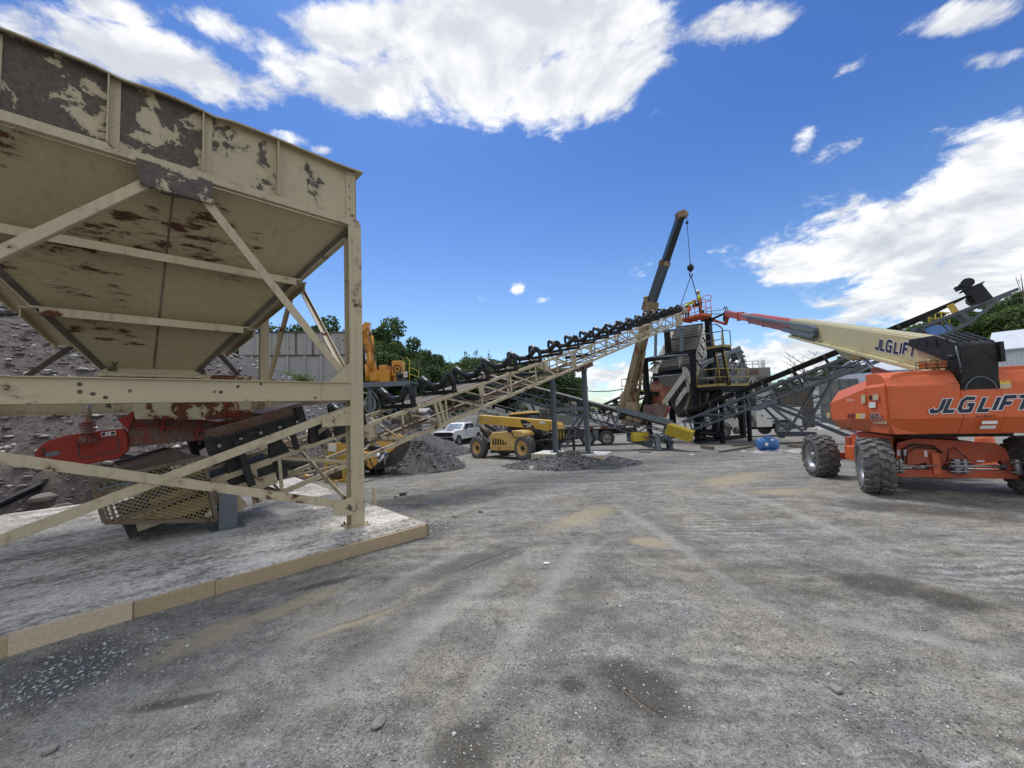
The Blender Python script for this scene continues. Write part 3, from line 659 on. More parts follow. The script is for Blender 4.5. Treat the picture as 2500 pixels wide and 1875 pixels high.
# named silhouettes first: (pixel of the top, depth, variety)
for px,py,Yd,v,lab in [(935,776,52,'broad1','tallest leafy tree, standing directly behind the orange breaker arm'),(880,800,60,'broad2','dark leafy tree just beside the bin post, behind the orange arm'),
 (1010,832,56,'broad4','leafy tree stepping down right of the orange breaker arm'),(1052,862,60,'broad2','lower dark tree at the dip of the wooded skyline'),
 (1135,862,66,'pine1','pointed conifer left of the pair above the white pickup'),(1190,866,68,'pine2','pointed conifer above the yellow telehandler boom end'),(1165,858,72,'pine1','conifer standing between two others above the white pickup'),
 (1238,874,75,'broad1','last small round tree right of the conifers, by the black rollers'),(1100,884,70,'pine2','short conifer left of the taller conifers over the rollers'),
 (625,765,46,'pine2','feathery tree seen between the rear bin post and its brace'),(680,800,46,'broad1','small leafy tree above the steel retaining wall, left'),(760,790,48,'broad2','dark tree above the retaining wall between two beige braces'),
 (815,782,50,'broad4','leafy tree over the right end of the retaining wall'),(845,800,54,'pine1','conifer hidden mostly by the front bin post'),(585,800,44,'broad3','pale green tree left of the rear bin post')]:
    q=at(px,py,Yd); zb=hL(q[0],Yd) if Yd>44 else hillz(q[0],Yd); s=(q[2]-zb)/11/.96; put_tree(v,q[0],Yd,zb,s,lab,GLF,1 if s<1.2 else .8)
R=random.Random(21); k=0
for px in range(540,1400,15):
    for Yd in (56,66,78):
        pxx=px+R.uniform(-8,8); Y2=Yd+R.uniform(-8,8); q=at(pxx,900,Y2); x=q[0]
        lim=np.interp(pxx,[540,700,860,940,1000,1060,1120,1180,1240,1400],[815,835,830,815,838,872,866,862,868,895])+R.uniform(2,30)
        zt=topz(pxx,lim,Y2); zb=hL(x,Y2); s=max(.55,min(1.6,(zt-zb)/11))
        side='left of the orange arm' if pxx<860 else ('behind the orange breaker' if pxx<1010 else 'right of the orange breaker')
        put_tree(R.choice(['broad1','broad2','broad4','pine1','broad2','broad4']),x,Y2,zb,s,'tree within the dense wooded bank '+side,GLF)
GRF='trees of the wooded hillside above the white shed'
for px in range(1850,2580,15):
    for Yd,off in ((70,0),(92,-14),(56,40)):
        pxx=px+R.uniform(-9,9); Y2=Yd+R.uniform(-7,7); q=at(pxx,900,Y2); x=q[0]
        lim=np.interp(pxx,[1850,1950,2080,2180,2240,2310,2400,2460,2580],[948,910,880,822,792,758,745,722,690])+R.uniform(6,44)+off
        if Yd==56 and pxx>2020 : lim+=60
        zb=hR(x,Y2); s=max(.4,min(1.5,(topz(pxx,lim,Y2)-zb)/11))
        where='beyond the grey conveyor legs' if pxx<2100 else ('behind the conveyor head' if pxx<2330 else 'above the white metal shed')
        put_tree(R.choice(['broad1','broad2','broad4','broad3','broad2']),x,Y2,zb,s,'tree in the wooded hillside '+where,GRF)
# far tree line
for i in range(46):
    pxx=1390+i*12.0+R.uniform(-5,5); Yd=R.uniform(190,300); x=at(pxx,980,Yd)[0]; zb=hF(x,Yd) if Yd>230 else -2.5
    put_tree(R.choice(['broad1','broad2','pine1','broad4']),x,Yd,zb,R.uniform(.5,1.0),'small distant tree on the far horizon beyond the plant','trees along the far horizon')
# bare trees
def bare(px,py,Yd,zb,lab):
    q=at(px,py,Yd); H=q[2]-zb; t=thing('bare_tree',lab,'tree',(q[0],Yd,zb)); mb=MB(); R=random.Random(int(px))
    mb.path([(0,0,-.5),(0.1,0,H*.5),(0,0,H)],[H*.018,H*.012,.02],6)
    for i in range(16):
        z0=H*R.uniform(.45,.9); a=R.uniform(0,6.28); L=H*R.uniform(.12,.3); e=(L*cos(a),L*sin(a),z0+L*.8); mb.path([(0,0,z0),lerp((0,0,z0),e,.5),e],[.06,.04,.02],4)
        for _ in range(4):
            f=R.uniform(.4,.95); b0=lerp((0,0,z0),e,f); mb.path([b0,(b0[0]+R.gauss(0,.5),b0[1]+R.gauss(0,.5),b0[2]+R.uniform(.3,.9))],[.025,.015],4)
    mb.build('trunk',M['bark'],t,ws=False)
bare(1960,870,52,hR(at(1960,900,52)[0],52),'leafless tree behind the dark belt of the grey conveyor'); bare(2492,668,58,hR(at(2492,900,58)[0],58),'bare branched tree at the edge beyond the conveyor head')
# shrubs on the slope and by the wall
def shrub(px,py,Yd,r,m,lab,nl=700,flat=.8,base=None):
    q=at(px,py,Yd); zb=hillz(q[0],Yd) if base is None else base; t=thing('shrub',lab,'shrub',(q[0],Yd,zb)); R=random.Random(int(px*7+py)); mb=MB()
    for _ in range(nl):
        d=V((R.gauss(0,1),R.gauss(0,1),abs(R.gauss(0,1)))).normalized(); k=R.uniform(.4,1.05)*(.8+.3*math.sin(7*d.x+5*d.z)); p=V((d.x*r*k,d.y*r*k,d.z*r*k*flat))
        nv=(d+V((R.gauss(0,.6),R.gauss(0,.6),R.gauss(0,.4)+.4))).normalized(); tt=nv.orthogonal().normalized(); tt.rotate(Matrix.Rotation(R.uniform(0,6.28),3,nv)); u=nv.cross(tt)
        s=r*R.uniform(.05,.10); w=s*.5; mb.add([p-tt*s,p-u*w,p+tt*s,p+u*w],[(0,1,2,3)])
    st=MB()
    for i in range(6): st.path([(0,0,-.2),(R.gauss(0,.3)*r,R.gauss(0,.3)*r,r*flat*.8)],[.02,.008],4)
    st.build('stem',M['bark'],t,ws=False); mb.build('crown',m,t,ws=False); return t
# ---------------- feed bin on its slab
P0=onz(872,1280,.15); B=Fr((P0[0],P0[1],0),46); L=4.42; WB=5.9; PZ=.14
NB=(B.y[0],B.y[1],0)
def bp(px,py,y): return B.inv(onpl(px,py,B(0,y,0),NB))   # pixel -> bin coordinates on the plane y
t=thing('concrete_slab','stained pale concrete slab edged with pine boards under the beige bin','slab',B(-2,2.4,0))
mb=MB(); mb.box2((-7.2,-.73,-.35),(.69,6.2,PZ),B); mb.build('slab_body',M['conc'],t)
mb=MB(); mb.box2((.69,-.77,-.2),(.73,6.25,PZ-.012),B); mb.build('form_board',M['wood'],t,label='form board along the short end of the slab')
xs=[-7.2,-3.0,-2.33,-1.74,.73]
for i,(a,b_) in enumerate(zip(xs,xs[1:])):
    if i==1: a-=.02
    mb=MB(); dz=.012 if i!=1 else -.02; off=0 if i!=1 else -.018; mb.box2((a+.002,-.77+off,-.25),(b_-.002,-.732+off,PZ-dz+(.01 if i==2 else 0)),B)
    mb.build('form_board',M['wood2' if i==1 else 'wood'],t,bev=.003,label='paler nailed-on board patch' if i==1 else None)
mb=MB(); mb.box2((.74,1.1,-.25),(.79,1.15,.42),B); mb.box2((.74,3.0,-.25),(.79,3.05,.34),B); mb.build('stake',M['wood2'],t)
t=thing('feed_bin','large beige steel feed bin with flaking rusty side panels on four legs','bin',B(-2,2.4,PZ)); BIN=t
def post(x,y):
    mb=MB(); mb.ibeam(B(x,y,PZ+.02),B(x,y,4.62),.19,.19,.02,up=B.y); mb.box2((x-.16,y-.16,PZ),(x+.16,y+.16,PZ+.02),B)
    for q in(-1,1):
        for k in range(2): mb.tube(B(x+q*.12,y-.12+.24*k,PZ+.02),B(x+q*.12,y-.12+.24*k,PZ+.06),.012,6)
    return mb.build('post',M['beige'],t)
for x in(-.02,-L+.02):
    for y in(0,WB): post(x,y)
# horizontal beams
mb=MB(); mb.box2((-L+.08,-.09,1.975),(-.12,.03,2.215),B); mb.box2((-L+.08,-.13,1.965),(-.12,.06,1.975),B); mb.box2((-L+.08,-.13,2.215),(-.12,.06,2.225),B); mb.build('beam',M['beige_spot'],t)
mb=MB(); mb.ibeam(B(-L+.1,WB,2.09),B(-.1,WB,2.09),.16,.25,.015); mb.build('beam',M['beige'],t)
for x in(-.02,-L+.02):
    mb=MB(); mb.ibeam(B(x,.1,2.09),B(x,WB-.1,2.09),.15,.25,.015); mb.build('beam',M['beige'],t)
# upper box
Z0,Z1=4.66,5.52
def wall(name,a,b_,out,mm):
    mb=MB(); q=lambda p,k,z:B(p[0]+out[0]*k,p[1]+out[1]*k,z)
    mb.hexa([q(a,0,Z0),q(b_,0,Z0),q(b_,.015,Z0),q(a,.015,Z0)],[q(a,0,Z1),q(b_,0,Z1),q(b_,.015,Z1),q(a,.015,Z1)])
    return mb.build(name,mm,t)
ins=.0
wall('side_panel',(-L,0),(0,0),(0,-1),M['panel']); wall('side_panel',(0,0),(0,WB),(1,0),M['panel']); wall('side_panel',(-L,WB),(0,WB),(0,1),M['panel']); wall('side_panel',(-L,0),(-L,WB),(-1,0),M['panel'])
for x in(-1.03,-1.82,-2.61,-3.40):
    mb=MB(); mb.box2((x-.012,-.115,Z0+.05),(x,-.016,Z1-.04),B); mb.box2((x,-.03,Z0+.05),(x+.085,-.016,Z1-.04),B); mb.build('rib',M['beige'],t)
for y in(1.1,2.15,3.2,4.25):
    mb=MB(); mb.box2((.016,y-.01,Z0+.05),(.115,y+.01,Z1-.04),B); mb.build('rib',M['beige'],t)
# corner angle with bolts
mb=MB(); mb.box2((-.12,-.03,Z0-.04),(.03,-.016,Z1-.02),B); mb.box2((.018,-.03,Z0-.04),(.032,.12,Z1-.02),B)
for k in range(5): mb.tube(B(-.07,-.03,Z0+.05+k*.18),B(-.07,-.05,Z0+.05+k*.18),.016,6)
mb.build('corner_angle',M['beige'],t)
# top lip: bent flange, dented between the ribs
mb=MB(); N=60; ring=[]
for i in range(N+1):
    x=-L-.1+(L+.13)*i/N; dz=.014*mnoise.noise((x*1.3,0,0))-.03*math.exp(-((x+1.72)/.12)**2)-.035*math.exp(-((x+2.5)/.16)**2); dy=.01*mnoise.noise((x*2,3,0))
    ring.append([B(x,-.13+dy,Z1+.005+dz-.035),B(x,-.016,Z1+.012+dz),B(x,.05,Z1+.02+dz),B(x,.05,Z1+.008+dz),B(x,-.016,Z1-.002+dz),B(x,-.125+dy,Z1-.012+dz-.035)])
mb.loft(ring); mb.build('top_lip',M['beige'],t)
mb=MB(); mb.box2((.016,-.1,Z1-.02),(.12,WB+.1,Z1),B); mb.box2((-L-.12,WB+.016,Z1-.02),(.12,WB+.12,Z1),B); mb.box2((-L-.12,-.1,Z1-.02),(-L-.016,WB+.1,Z1),B); mb.build('top_lip',M['beige'],t)
# bottom flange
mb=MB(); mb.box2((-L-.1,-.10,Z0-.055),(.05,-.016,Z0+.045),B); mb.build('flange',M['beige'],t)
mb=MB(); mb.box2((.016,-.016,Z0-.055),(.10,WB,Z0+.045),B); mb.box2((-L-.1,WB+.016,Z0-.055),(.1,WB+.1,Z0+.045),B); mb.box2((-L-.1,-.016,Z0-.055),(-L-.016,WB,Z0+.045),B); mb.build('flange',M['beige'],t)
# hopper cone
HT=[(0,0),(0,WB),(-L,WB),(-L,0)]; OX0,OX1,OY0,OY1=-2.68,-1.70,1.80,3.4; HB=[(OX1,OY0),(OX1,OY1),(OX0,OY1),(OX0,OY0)]; ZH0,ZH1=4.61,2.50
mb=MB()
for i in range(4):
    j=(i+1)%4; a,b_,c,d=B(*HT[i],ZH0),B(*HT[j],ZH0),B(*HB[j],ZH1),B(*HB[i],ZH1); nn=nrm(crs(vs(b_,a),vs(d,a))); cc=lerp(a,c,.5)
    mid=B(-2.07,2.7,3.6); 
    if sum((mid[k]-cc[k])*nn[k] for k in range(3))<0: nn=tuple(-x for x in nn)
    mb.prism([a,b_,c,d],tuple(.012*x for x in nn))
mb.build('hopper',M['hop'],t)
def hpt(i,s,out=0):
    p=lerp((*HT[i],ZH0),(*HB[i],ZH1),s); return p
# centre weld seam and horizontal stiffeners
mb=MB()
for (a,b_) in ((.0,.37),(.385,.70),(.715,.985)):
    p=lerp((-2.07,0,ZH0),(-2.19,OY0,ZH1),a); q=lerp((-2.07,0,ZH0),(-2.19,OY0,ZH1),b_); mb.bar(B(p[0],p[1]-.004,p[2]-.004),B(q[0],q[1]-.004,q[2]-.004),.018,.01,up=NB)
mb.build('weld_seam',M['rustdk'],t)
for s in(.375,.705):
    P_=[hpt(i,s) for i in range(4)]
    for i,(dx,dy) in ((3,(0,-1)),(0,(1,0)),(1,(0,1)),(2,(-1,0))):
        a=P_[i]; b_=P_[(i+1)%4] if i!=3 else P_[0]
        mb=MB(); w=.15; e=nrm(vs(b_,a)); q=lambda p,k,o,z:B(p[0]+e[0]*k+dx*o,p[1]+e[1]*k+dy*o,p[2]+z)
        for (o0,o1,z0,z1,c0) in ((-.05,w,.0,.014,.06),(w-.014,w,-.085,0,-.02)):
            cc=.06
            mb.hexa([q(a,-c0 if o0>0 else 0,o0,z0),q(b_,c0 if o0>0 else 0,o0,z0),q(b_,cc if o0<=0 else c0,o1,z0),q(a,-cc if o0<=0 else -c0,o1,z0)],[q(a,-c0 if o0>0 else 0,o0,z1),q(b_,c0 if o0>0 else 0,o0,z1),q(b_,cc if o0<=0 else c0,o1,z1),q(a,-cc if o0<=0 else -c0,o1,z1)])
        mb.build('stiffener',M['beige'],t)
# left: corner strip of the cone; right: dark bar for the shaded underside
for i in (3,0):
    a=(*HT[i],ZH0);b_=(*HB[i],ZH1); mb=MB(); sg=-1 if i==3 else 1
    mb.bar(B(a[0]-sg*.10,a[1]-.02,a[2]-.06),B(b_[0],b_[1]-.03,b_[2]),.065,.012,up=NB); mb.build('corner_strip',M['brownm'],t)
# outlet collar and throat
mb=MB(); mb.box2((OX0-.06,OY0-.09,2.40),(OX1+.06,OY1+.09,2.44),B); mb.hexa([B(OX0-.02,OY0-.1,2.44),B(OX1+.02,OY0-.1,2.44),B(OX1,OY0-.01,2.52),B(OX0,OY0-.01,2.52)],[B(OX0,OY0-.09,2.45),B(OX1,OY0-.09,2.45),B(OX1,OY0-.0,2.53),B(OX0,OY0-.0,2.53)])
for k in range(7): mb.tube(B(OX0+.05+k*.145,OY0-.10,2.42),B(OX0+.05+k*.145,OY0-.12,2.42),.018,6)
mb.build('outlet_collar',M['beige'],t)
th=[bp(309,980,1.85),bp(622,980,1.85),bp(618,1020,1.85),bp(330,1018,1.85)]
mb=MB(); mb.prism([B(p[0],1.85,p[2]+(.42 if i<2 else -.03)) for i,p in enumerate(th)],tuple(.02*x for x in NB)); mb.prism([B(p[0],3.3,p[2]+(.42 if i<2 else 0)) for i,p in enumerate(th)],tuple(.02*x for x in NB))
mb.box2((OX0,OY0+.07,2.0),(OX0+.02,OY1-.1,2.42),B); mb.build('chute',worn('chute_paint',(.44,.385,.24),RUST,.50,3.2,.02,bump=.3),t)
# gussets, braces
g0=[(-2.40,Z0-.03),(-1.74,Z0-.03),(-1.72,4.36),(-2.36,4.36)]
mb=MB(); mb.prism([B(x,-.105,z) for x,z in g0],tuple(-.014*x for x in NB)); mb.hexa([B(-2.36,-.118,4.345),B(-1.72,-.118,4.345),B(-1.72,.16,4.42),B(-2.36,.16,4.42)],[B(-2.36,-.118,4.36),B(-1.72,-.118,4.36),B(-1.72,.16,4.435),B(-2.36,.16,4.435)])
mb.build('gusset',worn('gusset_paint',BEIGE,(.15,.125,.11),.475,3.0,.015,bump=.3,rust2=(.08,.065,.06)),t,bev=.004)
def fbrace(a,b_,w=.095,y=-.05,mm='beige',nm='brace'):
    mb=MB(); mb.bar(B(a[0],y,a[1]),B(b_[0],y,b_[1]),w,.012,up=NB); d=nrm((b_[0]-a[0],0,b_[1]-a[1])); nx_,nz_=-d[2],d[0]
    mb.bar(B(a[0]+nx_*w/2,y+.04,a[1]+nz_*w/2),B(b_[0]+nx_*w/2,y+.04,b_[1]+nz_*w/2),.01,.08,up=NB); return mb.build(nm,M[mm],t)
fbrace((-1.80,4.40),(-.16,2.30)); fbrace((-2.32,4.40),(-L+.16,2.30))
a=bp(845,1232,0); fbrace((a[0],a[2]),(-L+.1,1.86),.10,-.07); a=bp(846,1000,0); fbrace((a[0],a[2]),(-L+.1,.36),.10,-.045)
mb=MB(); mb.prism([B(-.08,-.10,2.55),B(-.08,-.10,1.97),B(-.52,-.10,1.97),B(-.50,-.10,2.22),B(-.40,-.10,2.24)],tuple(.012*x for x in NB)); mb.build('gusset',M['beige'],t); mb=MB(); mb.prism([B(-L+.08,-.10,2.55),B(-L+.08,-.10,1.97),B(-L+.52,-.10,1.97),B(-L+.50,-.10,2.22)],tuple(.012*x for x in NB)); mb.build('gusset',M['beige'],t)
mb=MB(); mb.prism([B(-.08,-.09,1.90),B(-.08,-.09,1.60),B(-.50,-.09,1.60),B(-.50,-.09,1.72)],tuple(.012*x for x in NB))
for k in range(4): mb.tube(B(-.18-k*.085,-.06,1.80-k*.03),B(-.18-k*.085,-.12,1.80-k*.03),.018,6)
mb.build('gusset',M['beige'],t)
mb=MB(); mb.prism([B(-.07,-.105,.60),B(-.07,-.105,.32),B(-.36,-.105,.36),B(-.36,-.105,.52)],tuple(.012*x for x in NB)); mb.build('gusset',M['panel'],t)
# side braces in both end planes
for x in(-.02,-L+.02):
    for (y0,y1) in ((WB/2-.12,.15),(WB/2+.12,WB-.15)):
        mb=MB(); mb.bar(B(x+.02,y0,4.52),B(x+.02,y1,2.26),.10,.012,up=B.x); mb.bar(B(x-.02,y0,4.52),B(x-.02,y1,2.26),.014,.09,up=B.x); mb.build('brace',M['beige'],t)
    mb=MB(); mb.box2((x+.03,WB/2-.2,4.42),(x+.045,WB/2+.2,4.66),B); mb.build('gusset',M['beige'],t)
    for (ya,za,yb,zb) in ((.15,1.86,WB-.15,.36),(.15,.4,WB-.15,1.86)):
        mb=MB(); mb.bar(B(x,ya,za),B(x,yb,zb),.08,.012,up=B.x); mb.build('brace',M['beige'],t)
for (xa,xb) in((-1.80,-.16),(-2.32,-L+.16)):
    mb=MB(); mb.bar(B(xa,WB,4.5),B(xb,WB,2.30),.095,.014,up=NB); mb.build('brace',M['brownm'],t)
# hanger rods and shackles at the cone corners
mb=MB()
for x,y in ((OX0+.1,OY0-.05),(OX1-.02,OY0+.1),(OX1+.06,OY1-.1),(OX1+.2,OY1-.2)):
    mb.tube(B(x,y,2.95),B(x,y,2.15),.012,6); mb.path([B(x+.03*cos(a_),y-.02,2.62+.05*sin(a_)) for a_ in np.linspace(0,6.28,10)[:-1]],.012,5,True)
    mb.path([B(x-.02+.035*cos(a_),y-.05+.03*sin(a_),2.50+.02*sin(a_*2)) for a_ in np.linspace(0,6.28,10)[:-1]],.013,5,True)
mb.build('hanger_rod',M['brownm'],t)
# ladder-shaped red tag cut from plate
mb=MB(); o=bp(565,1012,1.83); o=(o[0],o[2])
mb.path([B(o[0]-.09,1.83,o[1]-.02)]+[B(o[0]+.09*cos(a_),1.83,o[1]+.13+.09*sin(a_)) for a_ in np.linspace(pi,0,8)]+[B(o[0]+.09,1.83,o[1]-.02)],.010,5,True)
for k in range(4): mb.bar(B(o[0]-.06,1.835,o[1]+.01+k*.03),B(o[0]+.06,1.835,o[1]+.01+k*.03),.012,.008)
mb.tube(B(o[0],1.84,o[1]+.22),B(o[0],1.84,o[1]+.34),.008,5); mb.build('hanging_tag',M['red'],t)
# ---------------- vibrating feeder under the bin
t=thing('vibrating_feeder','red vibrating feeder with a rusty pan hung below the beige bin','feeder',B(-2.4,2.6,PZ)); FY=2.15
fp=lambda px,py,y=FY: B(*[ (lambda q:(q[0],y,q[2]))(bp(px,py,FY))][0])
ol=[(84,1112),(87,1101),(93,1093),(103,1084),(114,1077.5),(140,1069),(167,1062),(235,1053.5),(303,1046.5),(311,1060),(314.5,1101),(292,1119),(250,1127),(212,1134),(160,1141),(92,1146),(85,1130)]
mb=MB(); mb.prism([fp(*q) for q in ol],tuple(.55*x for x in NB)); mb.build('drive_housing',M['red'],t,bev=.018)
mb=MB(); q=[(188,1081.5),(286,1067),(292.5,1100),(194,1119)]; e=.015
for i in range(4): mb.bar(fp(*q[i],FY-.004),fp(*q[(i+1)%4],FY-.004),.012,.012)
mb.build('access_panel',M['brownm'],t)
mb=MB(); mb.poly([fp(*p,FY-.004) for p in((246,1056.5),(282.5,1051.5),(283.5,1061),(247.5,1066))]); mb.build('decal',M['decw'],t)
mb=MB()
for a,b_ in((248.5,257.5),(271,280.5)): mb.poly([fp(*p,FY-.006) for p in((a,1058-(a-248)*.13),(b_,1057-(b_-248)*.13),(b_,1063.6-(b_-248)*.13),(a,1064.6-(a-248)*.13))])
mb.bar(fp(261,1056,FY-.006),fp(266,1062,FY-.006),.008,.002); mb.bar(fp(267,1055,FY-.006),fp(262,1063,FY-.006),.008,.002); mb.build('decal_mark',M['black'],t)
mb=MB(); mb.poly([fp(*p,FY-.004) for p in((110,1105),(144.5,1100),(146,1110),(111,1117))]); mb.build('nameplate',M['galv'],t)
mb=MB(); mb.path([fp(104,1112,FY-.02),fp(109,1107,FY-.05),fp(110,1100,FY-.05),fp(105,1094,FY-.02)],.009,5); mb.build('handle',M['rope'],t)
# spring hanger
mb=MB(); c=fp(217,1062,FY-.09); 
for k in range(6): mb.path([va(c,(.062*cos(a_),.062*sin(a_),.03+.028*k)) for a_ in np.linspace(0,6.28,12)[:-1]],.011,5,True)
mb.tube(va(c,(0,0,-.02)),va(c,(0,0,.23)),.035,10); mb.tube(va(c,(0,0,.2)),va(c,(0,0,.34)),.022,8); mb.build('spring',M['redrust'],t)
mb=MB(); mb.box(va(c,(0,0,-.06)),(.15,.10,.10)); mb.tube(va(c,(0,-.06,-.06)),va(c,(.03,-.09,-.06)),.04,10); mb.build('spring_bracket',M['redrust'],t,bev=.006)
mb=MB(); mb.tube(va(c,(0,0,.33)),va(c,(0,0,.62)),.012,6)
for k in range(3): mb.tube(va(c,(-.045,0,.37+k*.035)),va(c,(.045,.01,.385+k*.035)),.013,6)
mb.build('hanger_clamp',M['steel'],t)
# pan
pan=[(326,1004),(618,1040),(606,1069),(466,1077),(316,1092),(311,1050)]
mb=MB(); mb.prism([fp(*q,FY+.08) for q in pan],tuple(.02*x for x in NB)); mb.prism([fp(*q,FY+.85) for q in pan],tuple(.02*x for x in NB))
q0,q1,q2=fp(316,1090,FY+.08),fp(606,1067,FY+.08),fp(312,1050,FY+.08)
mb.prism([q0,q1,va(q1,NB,.78),va(q0,NB,.78)],(0,0,.015)); mb.prism([fp(326,1004,FY+.08),q2,va(q2,NB,.78),va(fp(326,1004,FY+.08),NB,.78)],(.01,0,.01)); mb.build('pan',M['redrust'],t)
mb=MB(); mb.prism([fp(286,1024,FY+.02),fp(326,1004,FY+.02),fp(330,1012,FY+.02),fp(312,1050,FY+.02)],tuple(.12*x for x in NB)); mb.build('end_plate',M['red'],t)
for (a,b_) in(((326,1005),(616,1041)),((314,1034),(600,1065))):
    mb=MB(); mb.bar(fp(*a,FY+.05),fp(*b_,FY+.05),.016,.06,up=NB); mb.build('flange',M['red'],t)
for a,b_ in(((405,1015),(392,1055)),((490,1026),(479,1063)),((556,1028),(545,1068))):
    mb=MB(); mb.bar(fp(*a,FY+.04),fp(*b_,FY+.04),.03,.03,w1=.06); mb.build('rib',M['red'],t)
# ---------------- inclined conveyor frames
class CF:
    def __init__(s,o,head,inc):
        a,f=radians(head),radians(inc); s.o=o; s.D=(sin(a)*cos(f),cos(a)*cos(f),sin(f)); s.Lt=(-cos(a),sin(a),0); s.N=crs(s.D,s.Lt)
        if s.N[2]<0: s.N=tuple(-x for x in s.N)
    def __call__(s,a,l,h): return va(va(va(s.o,s.D,a),s.Lt,l),s.N,h)
    def s_at(s,px,l=0,h=0,lo=-10,hi=40):
        f=lambda a:proj(s(a,l,h))[0]-px; flo=f(lo)
        for _ in range(60):
            mid=(lo+hi)/2
            if (f(mid)>0)==(flo>0): lo=mid
            else: hi=mid
        return lo
def idler(t,C,s,w,rm,fm,r=.082,trough=35,top=.0,name='idler'):
    mb=MB(); c=w/2; cw=w*.17; a=radians(trough); hl=w*.36; h0=top+.20
    z=h0; e0=(c-cw-.015,z+.012); e1=(e0[0]-hl*cos(a),e0[1]+hl*sin(a)); g0=(c+cw+.015,z+.012); g1=(g0[0]+hl*cos(a),g0[1]+hl*sin(a))
    ro=MB()
    ro.tube(C(s,c-cw,z),C(s,c+cw,z),r,12); ro.tube(C(s,*e0),C(s,*e1),r,12); ro.tube(C(s,*g0),C(s,*g1),r,12)
    mb.box2((s-.07,-.06,top),(s+.07,w+.06,top+.02),C); mb.bar(C(s,-.04,top+.05),C(s,w+.04,top+.05),.05,.06,up=C.N)
    for q in(c-cw-.02,c+cw+.02): mb.hexa([C(s-.03,q-.02,top+.03),C(s+.03,q-.02,top+.03),C(s+.03,q+.02,top+.03),C(s-.03,q+.02,top+.03)],[C(s-.015,q-.012,z),C(s+.015,q-.012,z),C(s+.015,q+.012,z),C(s-.015,q+.012,z)])
    for e,sg in((e1,-1),(g1,1)):
        pts=[(e[0]-sg*.01,e[1]+.0),(e[0]+sg*.035,e[1]+.015),(e[0]+sg*.075,e[1]-.05),(e[0]+sg*.11,e[1]-.20),((w+.03 if sg>0 else -.03)+sg*.02,top+.16),((w+.03 if sg>0 else -.03)+sg*.0,top)]
        for p,q in zip(pts,pts[1:]): mb.bar(C(s,*p),C(s,*q),.045,.115,up=C.D)
    f=mb.build(name,fm,t); ro.build('roller',rm,f); return f
def truss_side(mb,C,l,s0,s1,ht,hb,bay,ch=.075,web=.05,flip=False):
    mb.angle(C(s0,l-ch/2,ht-ch),C(s1,l-ch/2,ht-ch),ch,ch,.01,up=C.N) if 0 else mb.bar(C(s0,l,ht-ch/2),C(s1,l,ht-ch/2),ch,ch,up=C.N)
    mb.bar(C(s0,l,hb+ch/2),C(s1,l,hb+ch/2),ch,ch,up=C.N)
    nb=max(1,round((s1-s0)/bay)); 
    for i in range(nb):
        a=s0+(s1-s0)*i/nb; b_=s0+(s1-s0)*(i+1)/nb; m_=(a+b_)/2
        mb.bar(C(a+.02,l,hb+ch),C(a+.12 if not flip else a,l,ht-ch),web,web*.6,up=C.Lt)
        if not flip: mb.bar(C(a+.16,l,ht-ch),C(b_-.02,l,hb+ch),web*.9,web*.6,up=C.Lt)
        else: mb.bar(C(a+.03,l,hb+ch),C(b_-.03,l,ht-ch),web*.9,web*.6,up=C.Lt)
def warren(mb,C,l,s0,s1,ht,hb,bay,ch,web):
    mb.bar(C(s0,l,ht-ch/2),C(s1,l,ht-ch/2),ch,ch,up=C.N); mb.bar(C(s0,l,hb+ch/2),C(s1,l,hb+ch/2),ch,ch,up=C.N)
    nb=max(1,round((s1-s0)/bay))
    for i in range(nb):
        a=s0+(s1-s0)*i/nb; b_=s0+(s1-s0)*(i+1)/nb; m_=(a+b_)/2
        mb.bar(C(a,l,hb+ch/2),C(m_,l,ht-ch/2),web,web,up=C.Lt); mb.bar(C(m_,l,ht-ch/2),C(b_,l,hb+ch/2),web,web,up=C.Lt)
CO=at(1009,993.5,8.5); C=CF(CO,41,15.5); CW=1.16
sA=C.s_at(1655); sT=-2.9; sH=sA+1.3
t=thing('belt_conveyor','long beige lattice conveyor with bare black rollers rising from the bin','conveyor',C(6,.58,-2.2)); CONV=t
for l in(0,CW):
    mb=MB(); truss_side(mb,C,l,sT,sA,0,-.66,1.22); mb.bar(C(sA,l,-.04),C(sH,l,-.04),.075,.075,up=C.N); mb.bar(C(sA,l,-.62),C(sH-.2,l,-.12),.07,.07,up=C.N)
    mb.build('truss',M['truss'],t)
mb=MB(); k=0; s=sT
while s<sA:
    mb.bar(C(s,0,-.62),C(s,CW,-.62),.05,.05,up=C.N); mb.bar(C(s,0,-.62),C(s+1.22,CW,-.62) if k%2 else C(s+1.22,0,-.615),.04,.03,up=C.N)
    if k%2==0: mb.bar(C(s,CW,-.60),C(s+1.22,.02,-.60),.04,.03,up=C.N); mb.bar(C(s,.03,-.60),C(s,CW-.03,-.08),.035,.03,up=C.D)
    s+=1.22;k+=1
mb.build('cross_bracing',M['truss'],t)
